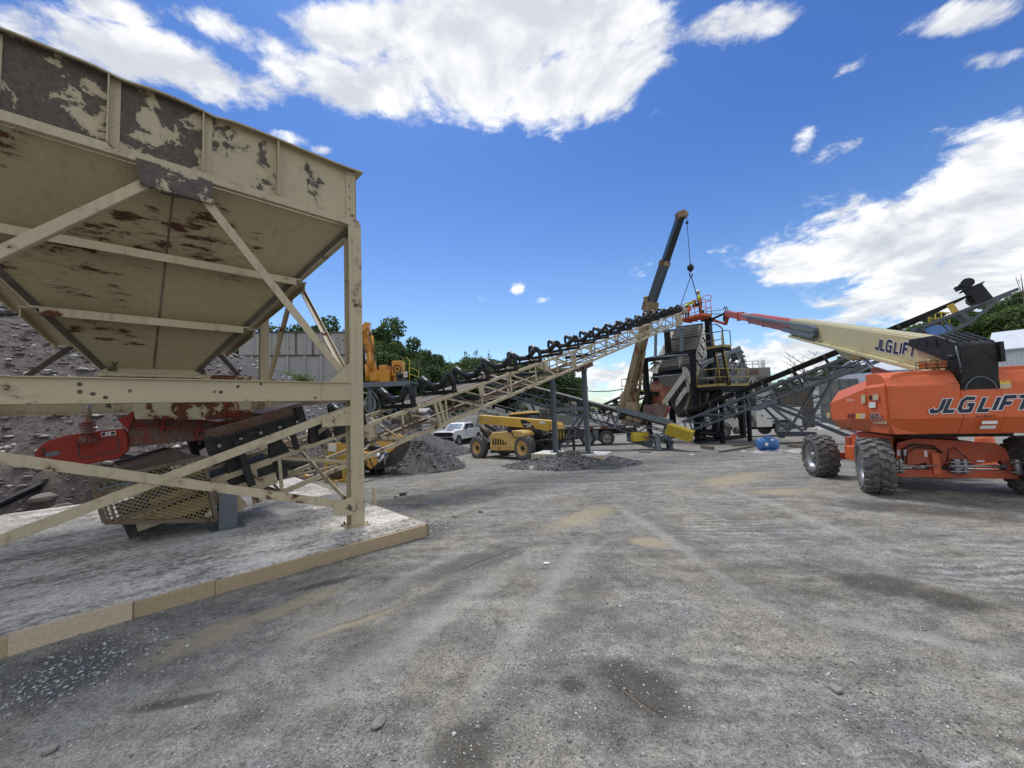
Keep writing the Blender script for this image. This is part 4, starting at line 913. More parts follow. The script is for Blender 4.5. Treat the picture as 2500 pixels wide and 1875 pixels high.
# splice plates (double posts), tin covers, square return-idler drops
for px in(1071,1396,1560):
    for l in(-.045,CW+.045):
        s=C.s_at(px,0,-.3); mb=MB()
        for q in(-.07,.07): mb.bar(C(s+q,l,-.66),C(s+q-.02,l,0),.075,.02,up=C.Lt)
        mb.bar(C(s-.45,l,-.035),C(s+.45,l,-.035),.012,.09,up=C.N); mb.bar(C(s-.4,l,-.625),C(s+.4,l,-.625),.012,.09,up=C.N); mb.build('splice_plate',M['truss'],t)
for px in (895,1171,1330,1440):
    s=C.s_at(px,-.05,-.1); mb=MB(); mb.box2((s-.06,-.075,-.31),(s+.13,-.05,-.02),C); mb.box2((s-.06,CW+.05,-.31),(s+.13,CW+.075,-.02),C); f=mb.build('drop_bracket',M['truss'],t)
    r=MB(); r.tube(C(s-.02,.10,-.36),C(s-.02,CW-.10,-.36),.065,12); r.tube(C(s-.02,-.02,-.36),C(s-.02,CW+.02,-.36),.025,8); r.build('roller',M['roller'],f)
for i in range(-1,7):
    mb=MB(); s=i*1.22+.2; mb.hexa([C(s,.08,.0),C(s+.85,.08,.0),C(s+.85,CW-.08,.0),C(s,CW-.08,.0)],[C(s,.08,.012),C(s+.85,.08,.012),C(s+.85,CW-.08,.012),C(s,CW-.08,.012)])
    if i in(0,1): mb.build('deck_plate',M['brownm'],t)
for i in range(-1,17): idler(t,C,1.22*i if i>=0 else -1.22,CW,M['roller'],M['black'])
# inner longitudinal pipes and hoses along the truss
mb=MB(); mb.path([C(s,CW*.75,-.45+.03*math.sin(s*2)) for s in np.linspace(-.5,14,30)],.02,5); mb.path([C(s,CW*.3,-.52+.04*math.sin(s*1.3)) for s in np.linspace(1,12,24)],.016,5); mb.bar(C(-1,.55,-.5),C(13,.55,-.5),.05,.05,up=C.N); mb.build('conduit',M['rustdk'],t)
# head pulley and drive
mb=MB(); mb.tube(C(sH-.05,.1,.05),C(sH-.05,CW-.1,.05),.26,16); mb.build('head_pulley',M['black'],t)
mb=MB(); mb.box2((sH-.4,-.14,-.15),(sH+.2,-.02,.16),C); mb.box2((sH-.4,CW+.02,-.15),(sH+.2,CW+.14,.16),C); mb.build('pulley_bearing',M['truss'],t)
mb=MB(); mb.box2((sA-.6,-.05,-.75),(sA+.4,.02,-.05),C); mb.build('head_plate',M['truss'],t)
# tail: skirt boards over the loading zone
sa=C.s_at(508,-.1,.40,-8,8); sb=C.s_at(742,-.1,.50,-8,8)
for l,d in((-.12,1),(CW+.05,1)):
    mb=MB(); mb.box2((sa,l,.34),(sb,l+.05,.54),C); mb.box2((sa,l-.03,.53),(sb,l+.05,.57),C); mb.box2((sb-.12,l-.05,.30),(sb,l+.07,.70),C); mb.box2((sa,l-.05,.18),(sa+.10,l+.07,.62),C); mb.box2((sa+.32,l-.06,-.30),(sa+.42,l-.0,.45),C); mb.box2((sb-.3,l-.03,.0),(sb-.22,l+.03,.36),C); mb.build('skirt_board',M['black'],t,bev=.004)
    mb=MB(); mb.box2((sa+.05,l+.055,.52),(sb-.02,l+.085,.72),C); mb.build('skirt_liner',M['rustdk'],t)
    mb=MB()
    for i in range(5): s=lerp((sa,),(sb,),.1+.2*i)[0]; mb.tube(C(s,l-.01,.45),C(s,l-.035,.45),.026,8)
    mb.build('bolt_head',M['steel'],t)
mb=MB(); mb.box2((sb-.55,-.05,.72),(sb+.1,CW,.74),C); mb.build('skirt_cover',M['rustdk'],t)
for i,s in enumerate((sa+.15,sa+.75,sa+1.4,sb+.1)):   # impact beds below the skirt
    mb=MB(); mb.hexa([C(s,-.04,-.01),C(s+.30,-.04,-.01),C(s+.30,.10,-.01),C(s,.10,-.01)],[C(s+.06,-.10,.33),C(s+.20,-.10,.33),C(s+.20,.0,.33),C(s+.06,.0,.33)]); mb.build('impact_bed',M['black'],t)
# wing bracket of the idler behind the post
mb=MB(); s=sb+.42; mb.hexa([C(s,-.1,-.02),C(s+.30,-.1,-.02),C(s+.30,-.05,-.02),C(s,-.05,-.02)],[C(s+.05,-.16,.42),C(s+.22,-.16,.42),C(s+.22,-.12,.42),C(s+.05,-.12,.42)]); mb.build('idler_wing',M['black'],t)
# tail frame and guard of expanded mesh
gl=-.22; NCL=C.Lt
def cg(px,py,l=gl): # pixel -> conveyor (s,h) on plane l
    p=onpl(px,py,C(0,l,0),NCL); q=vs(p,C.o); return (sum(q[i]*C.D[i] for i in range(3)),sum(q[i]*C.N[i] for i in range(3)))
Q=[cg(222,1176),cg(496,1116),cg(527,1269),cg(256,1275)]
mb=MB()
fr=[(Q[0],Q[1]),(Q[1],Q[2]),(Q[2],Q[3]),(Q[3],Q[0])]
for a,b_ in fr: mb.bar(C(a[0],gl,a[1]),C(b_[0],gl,b_[1]),.05,.085,up=NCL)
a=cg(285,1268); b_=cg(525,1188); mb.bar(C(a[0],gl,a[1]),C(b_[0],gl,b_[1]),.035,.07,up=NCL)
for px in(250,236): a=cg(px,1180 if px<240 else 1172); b2=cg(px+34,1276); mb.bar(C(a[0],gl-.02,a[1]),C(b2[0],gl-.02,b2[1]),.03,.06,up=NCL)
g=mb.build('tail_guard',M['guardfr'],t)
# lattice clipped to the quad
def inside(p):
    sgn=None
    for i in range(4):
        a,b_=Q[i],Q[(i+1)%4]; k=(b_[0]-a[0])*(p[1]-a[1])-(b_[1]-a[1])*(p[0]-a[0])
        if sgn is None: sgn=k>0
        elif (k>0)!=sgn: return False
    return True
mb=MB(); s_lo=min(q[0] for q in Q);s_hi=max(q[0] for q in Q);h_lo=min(q[1] for q in Q);h_hi=max(q[1] for q in Q)
for dirn in(1,-1):
    k=s_lo-1.5
    while k<s_hi+1.5:
        seg=[]
        for j in range(0,161):
            h=h_lo+(h_hi-h_lo)*j/160; s=k+dirn*(h-h_lo)*1.05
            seg.append((s,h) if inside((s,h)) else None)
        run=[x for x in seg if x]
        if len(run)>3: mb.bar(C(run[0][0],gl+.012*dirn,run[0][1]),C(run[-1][0],gl+.012*dirn,run[-1][1]),.007,.017,up=NCL)
        k+=.06
mb.build('guard_mesh',M['meshg'],g)
a=cg(228,1172);b_=cg(298,1148);c=cg(446,1104);d=cg(496,1114); mb=MB()
mb.prism([C(a[0],gl-.03,a[1]),C(b_[0],gl-.03,b_[1]),C(c[0],gl-.03,c[1]),C(d[0],gl-.03,d[1])],tuple(.02*x for x in NCL)); mb.prism([C(b_[0],gl-.02,b_[1]),C(c[0],gl-.02,c[1]),C(c[0],gl-.02,c[1]+.015),C(b_[0],gl-.02,b_[1]+.015)],tuple((CW+.4)*x for x in NCL)); mb.build('guard_cover',M['brownm'],t)
a=cg(235,1196);b_=cg(425,1155); mb=MB(); mb.hexa([C(a[0],gl-.06,a[1]),C(b_[0],gl-.06,b_[1]),C(b_[0],gl+.3,b_[1]+.1),C(a[0],gl+.3,a[1]+.1)],[C(a[0],gl-.06,a[1]+.015),C(b_[0],gl-.06,b_[1]+.015),C(b_[0],gl+.3,b_[1]+.115),C(a[0],gl+.3,a[1]+.115)]); mb.build('guard_cover',M['galv'],t)
# lower frame of the guard, open belly window
q=[cg(300,1277),cg(527,1180),cg(530,1266)]; mb=MB(); mb.bar(C(q[0][0],gl+.06,q[0][1]),C(q[1][0],gl+.06,q[1][1]),.03,.10,up=NCL); mb.bar(C(q[0][0],gl+.06,q[0][1]),C(q[2][0],gl+.06,q[2][1]),.03,.07,up=NCL)
for px,py in((352,1253),(400,1232),(445,1215),(488,1200),(362,1269),(430,1267),(483,1265)):
    e=cg(px,py,gl+.03); mb.tube(C(e[0],gl+.03,e[1]),C(e[0],gl+.05,e[1]),.022,7)
mb.build('tail_frame',M['truss'],t)
mb=MB(); mb.box2((-4.7,.06,-.42),(sT+.2,CW-.06,-.06),C); mb.build('tail_shade_slab',M['rubber'],t)  # dark slab added to stand for the shaded inside behind the guard mesh
mb=MB(); mb.tube(C(-4.0,.1,-.25),C(-4.0,CW-.1,-.25),.28,16); mb.build('tail_pulley',M['black'],t)
mb=MB(); mb.bar(C(-4.6,0,-.25),C(sT,0,-.35),.06,.18,up=C.N); mb.bar(C(-4.6,CW,-.25),C(sT,CW,-.35),.06,.18,up=C.N); mb.bar(C(sT,0,-.05),C(-4.4,0,-.05),.06,.10,up=C.N); mb.bar(C(sT,CW,-.05),C(-4.4,CW,-.05),.06,.10,up=C.N); mb.build('tail_channel',M['truss'],t)
mb=MB(); a=C.s_at(600,-.02,-.35,-8,8); mb.bar(C(a-.1,-.03,-.62),C(a-.3,-.03,-.03),.14,.02,up=C.Lt); mb.bar(C(a+.1,-.03,-.62),C(a+.15,-.03,-.03),.14,.02,up=C.Lt); mb.build('splice_plate',M['truss'],t)
# steel leg of the tail
p=onz(556,1290,PZ+.01); 
mb=MB(); fr=Fr((p[0],p[1],0),46); mb.ibeam(fr(0,.10,PZ),fr(0,.10,.72),.22,.22,.014,up=fr.y); mb.box2((-.2,-.06,PZ),(.22,.28,PZ+.015),fr); mb.build('tail_leg',M['galv'],t)
# ---------------- grey stand and its footing
ft=[gp(1310,1122),gp(1408,1128),gp(1474,1120)]
a=at(1357,1104,14.9); b2=at(1436,1109,14.3); 
zf=a[2]; fx=Fr((a[0],a[1],0),math.degrees(math.atan2(b2[0]-a[0],b2[1]-a[1]))); wst=math.hypot(b2[0]-a[0],b2[1]-a[1]); GY=gz(14.6)
t=thing('footing','pale concrete footing block on black gravel under the grey steel stand','footing',fx(.6,0,GY)); 
mb=MB(); mb.box2((-.75,-.55,GY-.5),(wst+.75,.55,zf),fx); mb.build('footing_body',M['concw'],t,bev=.01); mb=MB(); mb.box2((-.78,-.58,GY-.5),(wst+.2,-.55,zf-.01),fx); mb.box2((wst+.21,-.585,GY-.5),(wst+.78,-.55,zf-.02),fx); mb.build('form_board',M['wood2'],t)
t=thing('support_stand','tall blue-grey steel H stand holding up the beige conveyor','stand',fx(wst/2,0,zf)); ss_=C.s_at(1395,.5,-.7); top=C(ss_,.5,-.74); zt=top[2]-.08
pA=at(1357,1104,14.9)
for x,pt in((0,(1341,930)),(wst,(1420,915))):
    mb=MB(); zt_=zt; mb.ibeam(fx(x,0,zf),fx(x,0,zt_),.15,.16,.012,up=fx.x); mb.build('post',M['galv'],t)
    mb=MB(); mb.box2((x-.18,-.16,zf),(x+.18,.16,zf+.02),fx)
    for i in(-1,1):
        for j in(-1,1): mb.tube(fx(x+i*.14,j*.12,zf),fx(x+i*.14,j*.12,zf+.09),.016,6)
    mb.build('base_plate',M['galv'],t)
mb=MB(); mb.ibeam(fx(-.25,0,zt+.08),fx(wst+.12,0,zt+.08),.15,.16,.012); mb.build('top_beam',M['galv'],t)
mb=MB(); zm=at(1345,1000,14.9)[2]; mb.bar(fx(.07,0,zm),fx(wst-.07,0,zm),.12,.14); mb.build('cross_beam',M['galv'],t)
mb=MB(); mb.ibeam(C(ss_-.1,-.1,-.76),C(ss_-.1,CW+.1,-.76),.12,.14,.01); mb.ibeam(C(ss_-.45,.0,-.74),C(ss_+.75,.0,-.74),.12,.14,.01); mb.build('saddle_beam',M['rustdk'],t)
# ---------------- wheels
def wheel(parent,c,ax,R,w,rr,mt,mr,lugs=0,lugh=.03,dish=.06,hubm=None,name='wheel',bolts=8):
    "c centre, ax = unit axis pointing to the visible (outer) face"
    ax=nrm(ax); u=(0,0,1); f=nrm(crs(u,ax)); mb=MB(); h=w/2; R0=R-(lugh if lugs else 0)
    prof=[(rr,-h*.72),(rr*1.03,-h*.86),(rr+(R0-rr)*.5,-h*1.0),(R0*.965,-h*.93),(R0,-h*.74),(R0,h*.74),(R0*.965,h*.93),(rr+(R0-rr)*.5,h*1.0),(rr*1.03,h*.86),(rr,h*.72)]
    mb.lathe(prof,c,ax,40)
    P=lambda a,r,x: va(va(va(c,f,r*cos(a)),u,r*sin(a)),ax,x)
    if lugs:
        for sd_ in(-1,1):
            for k in range(lugs):
                a0=2*pi*(k+(.5 if sd_>0 else 0))/lugs; da=2*pi/lugs*.31; pts=[]
                for (x,sh) in((0.06,0.42),(.45,.32),(.62,0.0),(.97,-.06)): pts.append((sd_*x*h,a0+sh*2*pi/lugs))
                for (xa,aa),(xb,ab) in zip(pts,pts[1:]):
                    ra=R if abs(xa)<h*.9 else R*.985; rb=R if abs(xb)<h*.9 else R*.965; rlo=R0-.012; re=(R0*.955 if abs(xb)>h*.9 else rlo)
                    mb.hexa([P(aa-da,rlo,xa),P(aa+da,rlo,xa),P(ab+da,re,xb),P(ab-da,re,xb)],[P(aa-da*.8,ra,xa),P(aa+da*.8,ra,xa),P(ab+da*.8,rb,xb),P(ab-da*.8,rb,xb)])
    t=mb.build(name,mt,parent)
    mb=MB(); mb.lathe([(rr*1.04,h*.80),(rr*1.06,h*.86),(rr*.97,h*.86),(rr*.90,h*.62),(rr*.86,h*.40),(rr*.62,h*.40-dish*.2),(rr*.58,h*.40),(rr*.40,h*.40+dish*.4),(.001,h*.40+dish*.4)],c,ax,32)
    mb.lathe([(rr*1.04,-h*.80),(rr*1.06,-h*.86),(rr*.95,-h*.8),(rr*.90,-h*.3),(.001,-h*.25)],c,ax,32); r=mb.build('rim',mr,t)
    mb=MB(); mb.lathe([(rr*.30,h*.40),(rr*.30,h*.40+dish),(rr*.22,h*.40+dish*1.6),(.001,h*.40+dish*1.6)],c,ax,16)
    for k in range(bolts): a=2*pi*k/bolts; mb.lathe([(.022*R/.5,h*.4),(.022*R/.5,h*.4+dish*.7),(.001,h*.4+dish*.7)],P(a,rr*.45,0),ax,6,False)
    mb.build('hub',hubm or mr,t); return t
# ---------------- boom lift
ZG=-.13; T=Fr((6.5,6.6,ZG),109); K=Fr((6.75,7.33,ZG),109.5)
t=thing('boom_lift','orange telescopic boom lift with long cream boom parked at the edge','boom lift',T(1.1,1.2,0)); LIFT=t
tz=lambda z:z-ZG
mo=M['orange']
# wheels (tread chevrons, dusty)
for c,ax in(((6.75,7.33),(-.833,.554,0)),((7.52,9.60),(-.961,.276,0)),((8.82,6.62),(-.895,.44,0)),((9.55,8.95),(.95,-.3,0))):
    wheel(t,(c[0],c[1],gnd(c[0],c[1])+.498),ax,.515,.44,.30,M['tyre'],M['steel'],lugs=19,lugh=.035)
# chassis
mb=MB(); mb.box2((.62,.18,.52),(1.52,2.25,.98),K); mb.hexa([K(.45,.6,.70),K(1.65,.6,.70),K(1.65,1.9,.70),K(.45,1.9,.70)],[K(.5,.7,1.06),K(1.6,.7,1.06),K(1.6,1.8,1.06),K(.5,1.8,1.06)]); mb.build('chassis',M['orangedk'],t,bev=.012)
pl=[(.30,.62),(.36,.98),(.62,1.06),(1.35,1.0),(1.70,.96),(1.82,.86),(1.88,.48),(1.80,.48),(1.74,.66),(1.45,.60),(.98,.60),(.90,.44),(.80,.44),(.74,.62),(.5,.56)]
mb=MB(); mb.prism([K(x,-.03,z) for x,z in pl],tuple(.03*v for v in K.y)); mb.build('axle_plate',M['orangedk'],t,bev=.006)
mb=MB(); mb.box2((.80,-.09,.42),(.90,-.03,.80),K); mb.build('stop_bracket',M['orange'],t,bev=.006)
mb=MB(); mb.box2((.22,-.06,.36),(1.92,.08,.50),K); mb.build('axle',M['orangedk'],t,bev=.01)
mb=MB(); mb.tube(K(.55,-.13,.58),K(.85,-.13,.58),.012,8); mb.tube(K(.25,-.13,.57),K(.6,-.13,.57),.02,8); mb.tube(K(1.0,-.12,.58),K(1.75,-.12,.58),.028,10); mb.build('tie_rod',M['steel'],t)
for x in(.24,1.12,1.90):
    mb=MB(); mb.tube(K(x,-.08,.44),K(x,-.08,.70),.055,12); mb.box2((x-.13,-.17,.64),(x+.13,.02,.66),K); mb.box2((x-.13,-.17,.48),(x+.13,.02,.50),K); mb.tube(K(x+.09,-.12,.44),K(x+.09,-.12,.7),.03,8); mb.build('steering_knuckle',M['steel'],t,bev=.004)
mb=MB(); mb.path([K(.40,-.06,.62),K(.40,-.07,.85),K(.55,-.07,.95),K(.85,-.06,.92),K(.95,-.05,.80)],.018,6); mb.path([K(1.0,-.08,.66),K(1.02,-.1,.85),K(1.1,-.09,.9),K(1.25,-.09,.72),K(1.28,-.1,.6)],.010,5); mb.path([K(.44,-.06,.6),K(.46,-.07,.8),K(.6,-.07,.9),K(.9,-.06,.87)],.012,5); mb.build('hose',M['rope'],t)
for x,z in((.34,.80),(.43,.80),(.72,.78)):
    mb=MB(); mb.box2((x,-.036,z-.055),(x+.045,-.0335,z+.055),K); mb.build('decal',M['decw'],t)
mb=MB(); mb.box2((1.42,-.036,.64),(1.52,-.033,.67),K); mb.build('decal',M['decw'],t)
mb=MB(); mb.box2((.28,.85,.44),(.62,1.9,.74),K); mb.build('frame_box',M['orange'],t,bev=.012)
mb=MB(); mb.prism([K(.44,.30,.62),K(.44,1.95,.62),K(.44,1.9,1.00),K(.44,1.2,1.08),K(.44,.30,1.08)],tuple(.02*v for v in K.x)); mb.build('side_plate',M['orange'],t,bev=.005)
mb=MB(); mb.box2((.433,1.55,.80),(.437,1.68,.98),K); mb.build('decal',M['decw'],t)
mb=MB(); mb.box2((.2,2.3,.36),(1.95,2.45,.52),K); mb.box2((.5,2.15,.5),(1.6,2.4,.9),K); mb.build('axle',M['orangedk'],t,bev=.01)
mb=MB(); mb.lathe([(.48,.98),(.52,1.0),(.52,1.12),(.4,1.16)],K(1.05,1.2,0),(0,0,1),28); mb.build('slew_ring',M['black'],t)
mb=MB(); mb.box2((.45,.6,tz(.96)),(1.85,2.2,tz(1.05)),T); mb.build('turntable_deck',M['black'],t)
# rear counterweight cowl
TW=2.27; xN0,xN1=.89,1.375
prof=[(.80,1.05),(.15,1.05),(.02,1.29),(.0,1.32),(.0,1.86),(.015,1.905),(.03,1.915),(.10,2.04),(.20,2.11),(.34,2.14),(.80,2.14)]
def xsec(x,k=0,top=None): return [T(x,y+k*(1 if y<.5 else 0),tz(min(z,top) if top else z)) for y,z in prof]
def bul(x): # rear bow of the cowl
    u_=abs(x-TW/2)/(TW/2); return .10*u_**4
def cowl(x0,x1,top=None,n=8,round0=0,round1=0):
    mb=MB(); rings=[]
    for i in range(n+1):
        x=x0+(x1-x0)*i/n; k=bul(x); rings.append(xsec(x,k,top))
    mb.loft(rings); return mb
mb=cowl(0,xN0); g=mb.build('counterweight_cowl',mo,t,bev=.02,seg=3)
mb=cowl(xN0+.001,xN1-.001,1.775,4); mb.build('counterweight_cowl',mo,t,bev=.006)
mb=cowl(xN1,TW); mb.build('counterweight_cowl',mo,t,bev=.02,seg=3)
mb=MB(); mb.tube(T(.0,bul(0)-.004,tz(1.885)),T(xN0-.02,bul(.8)-.004,tz(1.885)),.006,5); mb.tube(T(xN1+.02,-.004,tz(1.885)),T(TW,bul(TW)-.004,tz(1.885)),.006,5); mb.build('cowl_seam',M['orangedk'],t)
# side hood, faceted (four cross sections)
S=[(.0,[(.012,1.05),(.0,1.30),(.0,1.905),(.04,1.93),(.16,2.09),(.30,2.13)]),(.16,[(.06,1.05),(-.03,1.30),(-.03,1.90),(-.01,1.93),(.10,2.09),(.28,2.13)]),(.72,[(.08,1.04),(-.05,1.30),(-.05,1.885),(-.02,1.905),(.10,2.08),(.28,2.125)]),(.74,[(.08,1.04),(-.05,1.30),(-.05,1.88),(-.02,1.90),(.10,2.075),(.28,2.12)]),(2.45,[(.20,.99),(.02,1.22),(.02,1.60),(.05,1.63),(.20,1.86),(.36,1.90)]),(2.56,[(.30,1.02),(.18,1.24),(.18,1.55),(.20,1.58),(.32,1.78),(.42,1.80)])]
def hood(flip):
    X=(lambda x:x) if not flip else (lambda x:TW-x)
    for i0,i1,nm in((1,2,'hood_corner'),(3,5,'hood')):
        mb=MB(); rings=[]
        for y,ps in S[i0:i1+1]:
            rings.append([T(X(x),y,tz(z)) for x,z in ps]+[T(X(.82),y,tz(ps[-1][1])),T(X(.82),y,tz(ps[0][1]))])
        mb.loft(rings); mb.build(nm,mo,t,bev=.012,seg=3)
hood(False); hood(True)
def sp(px,py,x=-.056,yy=None): # pixel on the hood side plane
    p=onpl(px,py,T(x,0,0),(T.x[0],T.x[1],0)); return p
SD=tuple(-v for v in T.x)
def sq(name,pts,m,k=.004):
    mb=MB(); mb.poly([va(sp(*p),SD,k) for p in pts]); return mb.build(name,m,t)
# decals of the hood side
sq('decal',[(2104,964),(2114,963.5),(2114,984),(2104,985)],M['decb'],.01)
sq('decal',[(2122,966),(2129,965.5),(2129,975),(2122,975.5)],M['black'],.004)
sq('decal',[(2131,963.5),(2145,962.5),(2145,976.5),(2131,977.5)],M['decb'],.004); sq('decal',[(2122,982),(2138,981.5),(2138,995.5),(2122,996)],M['decw'],.004)
sq('decal',[(2072,1010),(2092,1009.5),(2092,1022),(2072,1022)],M['decr'],.02); sq('decal',[(2092,1009.5),(2101,1009.3),(2101,1022),(2092,1022)],M['decy'],.02); sq('decal',[(2101,1009.3),(2116.5,1009.5),(2115,1022),(2101,1022)],M['decb'],.02)
sq('decal',[(2126,1027),(2161,1027.5),(2160,1035),(2127,1034)],M['decb'],-.03); sq('decal',[(2011.5,1008),(2020,1007.8),(2020.5,1019.5),(2012,1020)],M['decb'],-.05); sq('decal',[(2011.5,1008),(2020,1007.8),(2020.1,1010.5),(2011.6,1010.8)],M['decy'],-.048)
p=va(sp(2124.5,1021.5),SD,.006); ex=tuple(-v for v in T.y); 
lettering('model_number','660SJ',va(p,SD,.0),ex,(0,0,1),.092,M['decw'],t,w=.24,slant=.12,off=.06,nrmv=SD,sp=.16,wx=.85); lettering('model_number','660SJ',va(p,SD,.003),ex,(0,0,1),.092,M['navy'],t,w=.22,slant=.12,nrmv=SD,sp=.16,wx=.85)
p=va(sp(2071.5,979),SD,.03); font('lettering','SkyPower',p,ex,(0,0,1),.05,M['decw'],t,shear=.25)
mb=MB(); mb.path([va(sp(2066,1044,-.02),SD,.02+.03*sin(a)) for a in (0,1,2,3)][:1]+[va(sp(2066,1044),SD,.05),va(sp(2079,1046),SD,.05),va(sp(2079,1046),SD,.0)],.014,6); mb.build('hood_latch',M['black'],t)
# rear lettering and decals
def rp(px,py,k=.0):
    p=onpl(px,py,T(0,0,0),(T.y[0],T.y[1],0)); return p
RN=tuple(-v for v in T.y); e_=tuple(T.x)
p=rp(2265,1005.5); hgt=.205
lettering('lettering','JLG LIFT',va(p,RN,.004),e_,(0,0,1),hgt,M['decw'],t,w=.30,slant=.42,off=.055,nrmv=RN,sp=.085,wx=.90)
lettering('lettering','JLG LIFT',va(p,RN,.008),e_,(0,0,1),hgt,M['navy'],t,w=.28,slant=.42,nrmv=RN,sp=.085,wx=.90)
font('lettering','www.jlg.com',va(rp(2381,1018),RN,.004),e_,(0,0,1),.032,M['navy'],t,off=.0008)
for (x0,y0,x1,y1,mm) in((2440,929,2466,936,'decy'),(2441,936,2468,948,'decb')):
    mb=MB(); mb.poly([va(rp(x0,y0+.8),RN,.004),va(rp(x1,y0),RN,.004),va(rp(x1+1,y1),RN,.004),va(rp(x0+1,y1+.8),RN,.004)]); mb.build('decal',M[mm],t)
for (x0,y0,x1,y1,mm) in((2396,1028,2434,1035.5,'decw'),(2393,1039.5,2431,1047.5,'decw')):
    mb=MB(); k=.05 if y0>1035 else .006; mb.poly([va(rp(x0,y0),RN,.012),va(rp(x1,y0-1),RN,.012),va(rp(x1,y1-1),RN,.012-k*.5),va(rp(x0,y1),RN,.012-k*.5)]); mb.build('decal',M[mm],t)
# boom cover and upright
mb=MB(); mb.prism([T(xN0+.01,y,tz(z)) for y,z in((.02,1.62),(.30,1.62),(.34,2.30),(1.2,2.66),(1.2,2.80),(.47,2.765),(.0,2.56),(-.05,2.50),(-.05,2.30))],tuple((xN1-xN0-.02)*v for v in T.x)); cov=mb.build('boom_cover',M['black'],t,bev=.02,seg=3)
for k in range(4):
    x=xN0+.08+k*.1; mb=MB(); mb.bar(T(x,.44,tz(2.77)),T(x,.02,tz(2.585)),.035,.02,up=(0,0,1)); mb.build('cover_rib',M['black'],cov)
    y=.2+k*.25; mb=MB(); mb.bar(T(xN0+.004,y,tz(2.70)),T(xN0+.004,y-.02,tz(2.46+.07*k)),.012,.02,up=T.x); mb.build('cover_rib',M['black'],cov)
mb=MB(); mb.box2((xN0-.012,-.06,tz(2.34)),(xN0+.008,.16,tz(2.56)),T); mb.build('cover_flange',M['black'],t); mb=MB(); mb.box2((xN1-.01,-.09,tz(2.2)),(xN1+.04,.02,tz(2.52)),T); mb.build('cover_flange',M['black'],t)
mb=MB(); mb.path([T(xN0+.03+.40*k/10,-.03-.0*k,tz(1.76+.22*math.sin(pi*k/10)**.6)) for k in range(11)],.010,6); mb.path([T(xN0-.01,-.02,tz(2.5)),T(xN0-.03,-.06,tz(2.4)),T(xN0-.01,-.06,tz(2.2)),T(xN0+.0,-.05,tz(2.05))],.012,5); mb.build('hose',M['galv'],t)
mb=MB(); mb.tube(T(xN0-.10,.02,tz(2.33)),T(xN0-.02,-.01,tz(2.33)),.035,10); mb.box2((xN0-.03,-.07,tz(2.1)),(xN0+.0,-.03,tz(2.14)),T); mb.build('work_lamp',M['black'],t)
mb=MB(); mb.box2((.55,-.02+.12,tz(2.17)),(.82,.32,tz(2.28)),T); mb.build('beacon',M['amberl'],t,bev=.01)
mb=MB()
for z in(2.17,2.225,2.29):
    mb.path([T(.53,.08,tz(z)),T(.84,.08,tz(z)),T(.84,.34,tz(z)),T(.53,.34,tz(z))],.006,5,True)
for q in((.53,.08),(.84,.08),(.68,.08),(.53,.34),(.84,.34)): mb.tube(T(*q,tz(2.14)),T(*q,tz(2.29)),.006,5)
mb.build('beacon_guard',M['black'],t)
# boom
Bo=at(2224,825,7.43); BC=CF(Bo,19.0,14.85)
def bsec(s0,s1,l0,l1,h0,h1,m,nm,bev=.008,taper=0):
    mb=MB(); mb.hexa([BC(s0,l0,h0-taper),BC(s1,l0,h0),BC(s1,l1,h0),BC(s0,l1,h0-taper)],[BC(s0,l0,h1),BC(s1,l0,h1),BC(s1,l1,h1),BC(s0,l1,h1)]); return mb.build(nm,m,t,bev=bev)
SE=BC.s_at(1928,-.03,0,0,14); SK=BC.s_at(1996,0,-.25,0,12)
bsec(-1.15,SE,-.42,-.03,-.52,0,M['cream'],'boom_base')
bsec(-.95,SE-.2,-.46,.07,-.60,-.525,M['cream'],'boom_rail')
bsec(-.9,SE-.05,-.36,-.08,.002,.02,M['cream'],'boom_top_plate',.003)
for s,ln in((.25,.3),(1.9,.25),(3.2,.12),(4.2,.25),(5.5,.12)):
    mb=MB(); mb.bar(BC(s,.05,-.525),BC(s-ln,.03,-.46),.03,.012,up=BC.Lt); mb.bar(BC(s-ln,.03,-.46),BC(s-ln-.06,.03,-.43),.02,.02,up=BC.Lt); mb.build('rail_clip',M['cream'],t)
mb=MB(); mb.prism([BC(-.70,.02,-.53),BC(-.42,.02,-.53),BC(-.50,.02,-.40),BC(-.56,.02,-.33),BC(-.63,.02,-.33)],tuple(.02*v for v in BC.Lt)); mb.build('pivot_bracket',M['cream'],t,bev=.004)
mb=MB(); mb.path([BC(-.62+.07*cos(a),-.01,-.22+.12*sin(a)) for a in np.linspace(.5,4.0,10)],.012,5); mb.build('lifting_lug',M['cream'],t)
mb=MB(); mb.box2((0,0,0),(0,0,0)) if 0 else mb.hexa([BC(-1.05,-.44,-.62),BC(-.75,-.44,-.62),BC(-.75,.06,-.62),BC(-1.05,.06,-.62)],[BC(-1.05,-.44,-.55),BC(-.75,-.44,-.55),BC(-.75,.06,-.55),BC(-1.05,.06,-.55)]); mb.build('rail_end',M['black'],t)
bsec(SE-.15,12.2,-.395,-.055,-.47,-.05,M['jred'],'boom_mid'); bsec(SE-.15,12.2,-.30,-.12,-.05,-.02,M['jred'],'boom_top_plate',.003); bsec(12.1,18.1,-.36,-.09,-.42,-.09,M['jred'],'boom_fly')
for s in(12.2,14.6,9.9): bsec(s-.07,s+.07,-.41,-.045,-.50,-.04,M['jred'],'boom_collar',.004)
for k_,(mm,of,ww) in enumerate((('decw',.06,.30),('navy',0,.28))): lettering('lettering','JLG LIFT',BC(BC.s_at(2136,-.03,-.36,-2,9),-.03+.004*(k_+1),-.36),tuple(-v for v in BC.D),BC.N,.225,M[mm],t,w=ww,slant=.16,off=of,nrmv=BC.Lt,sp=.09,wx=.92)

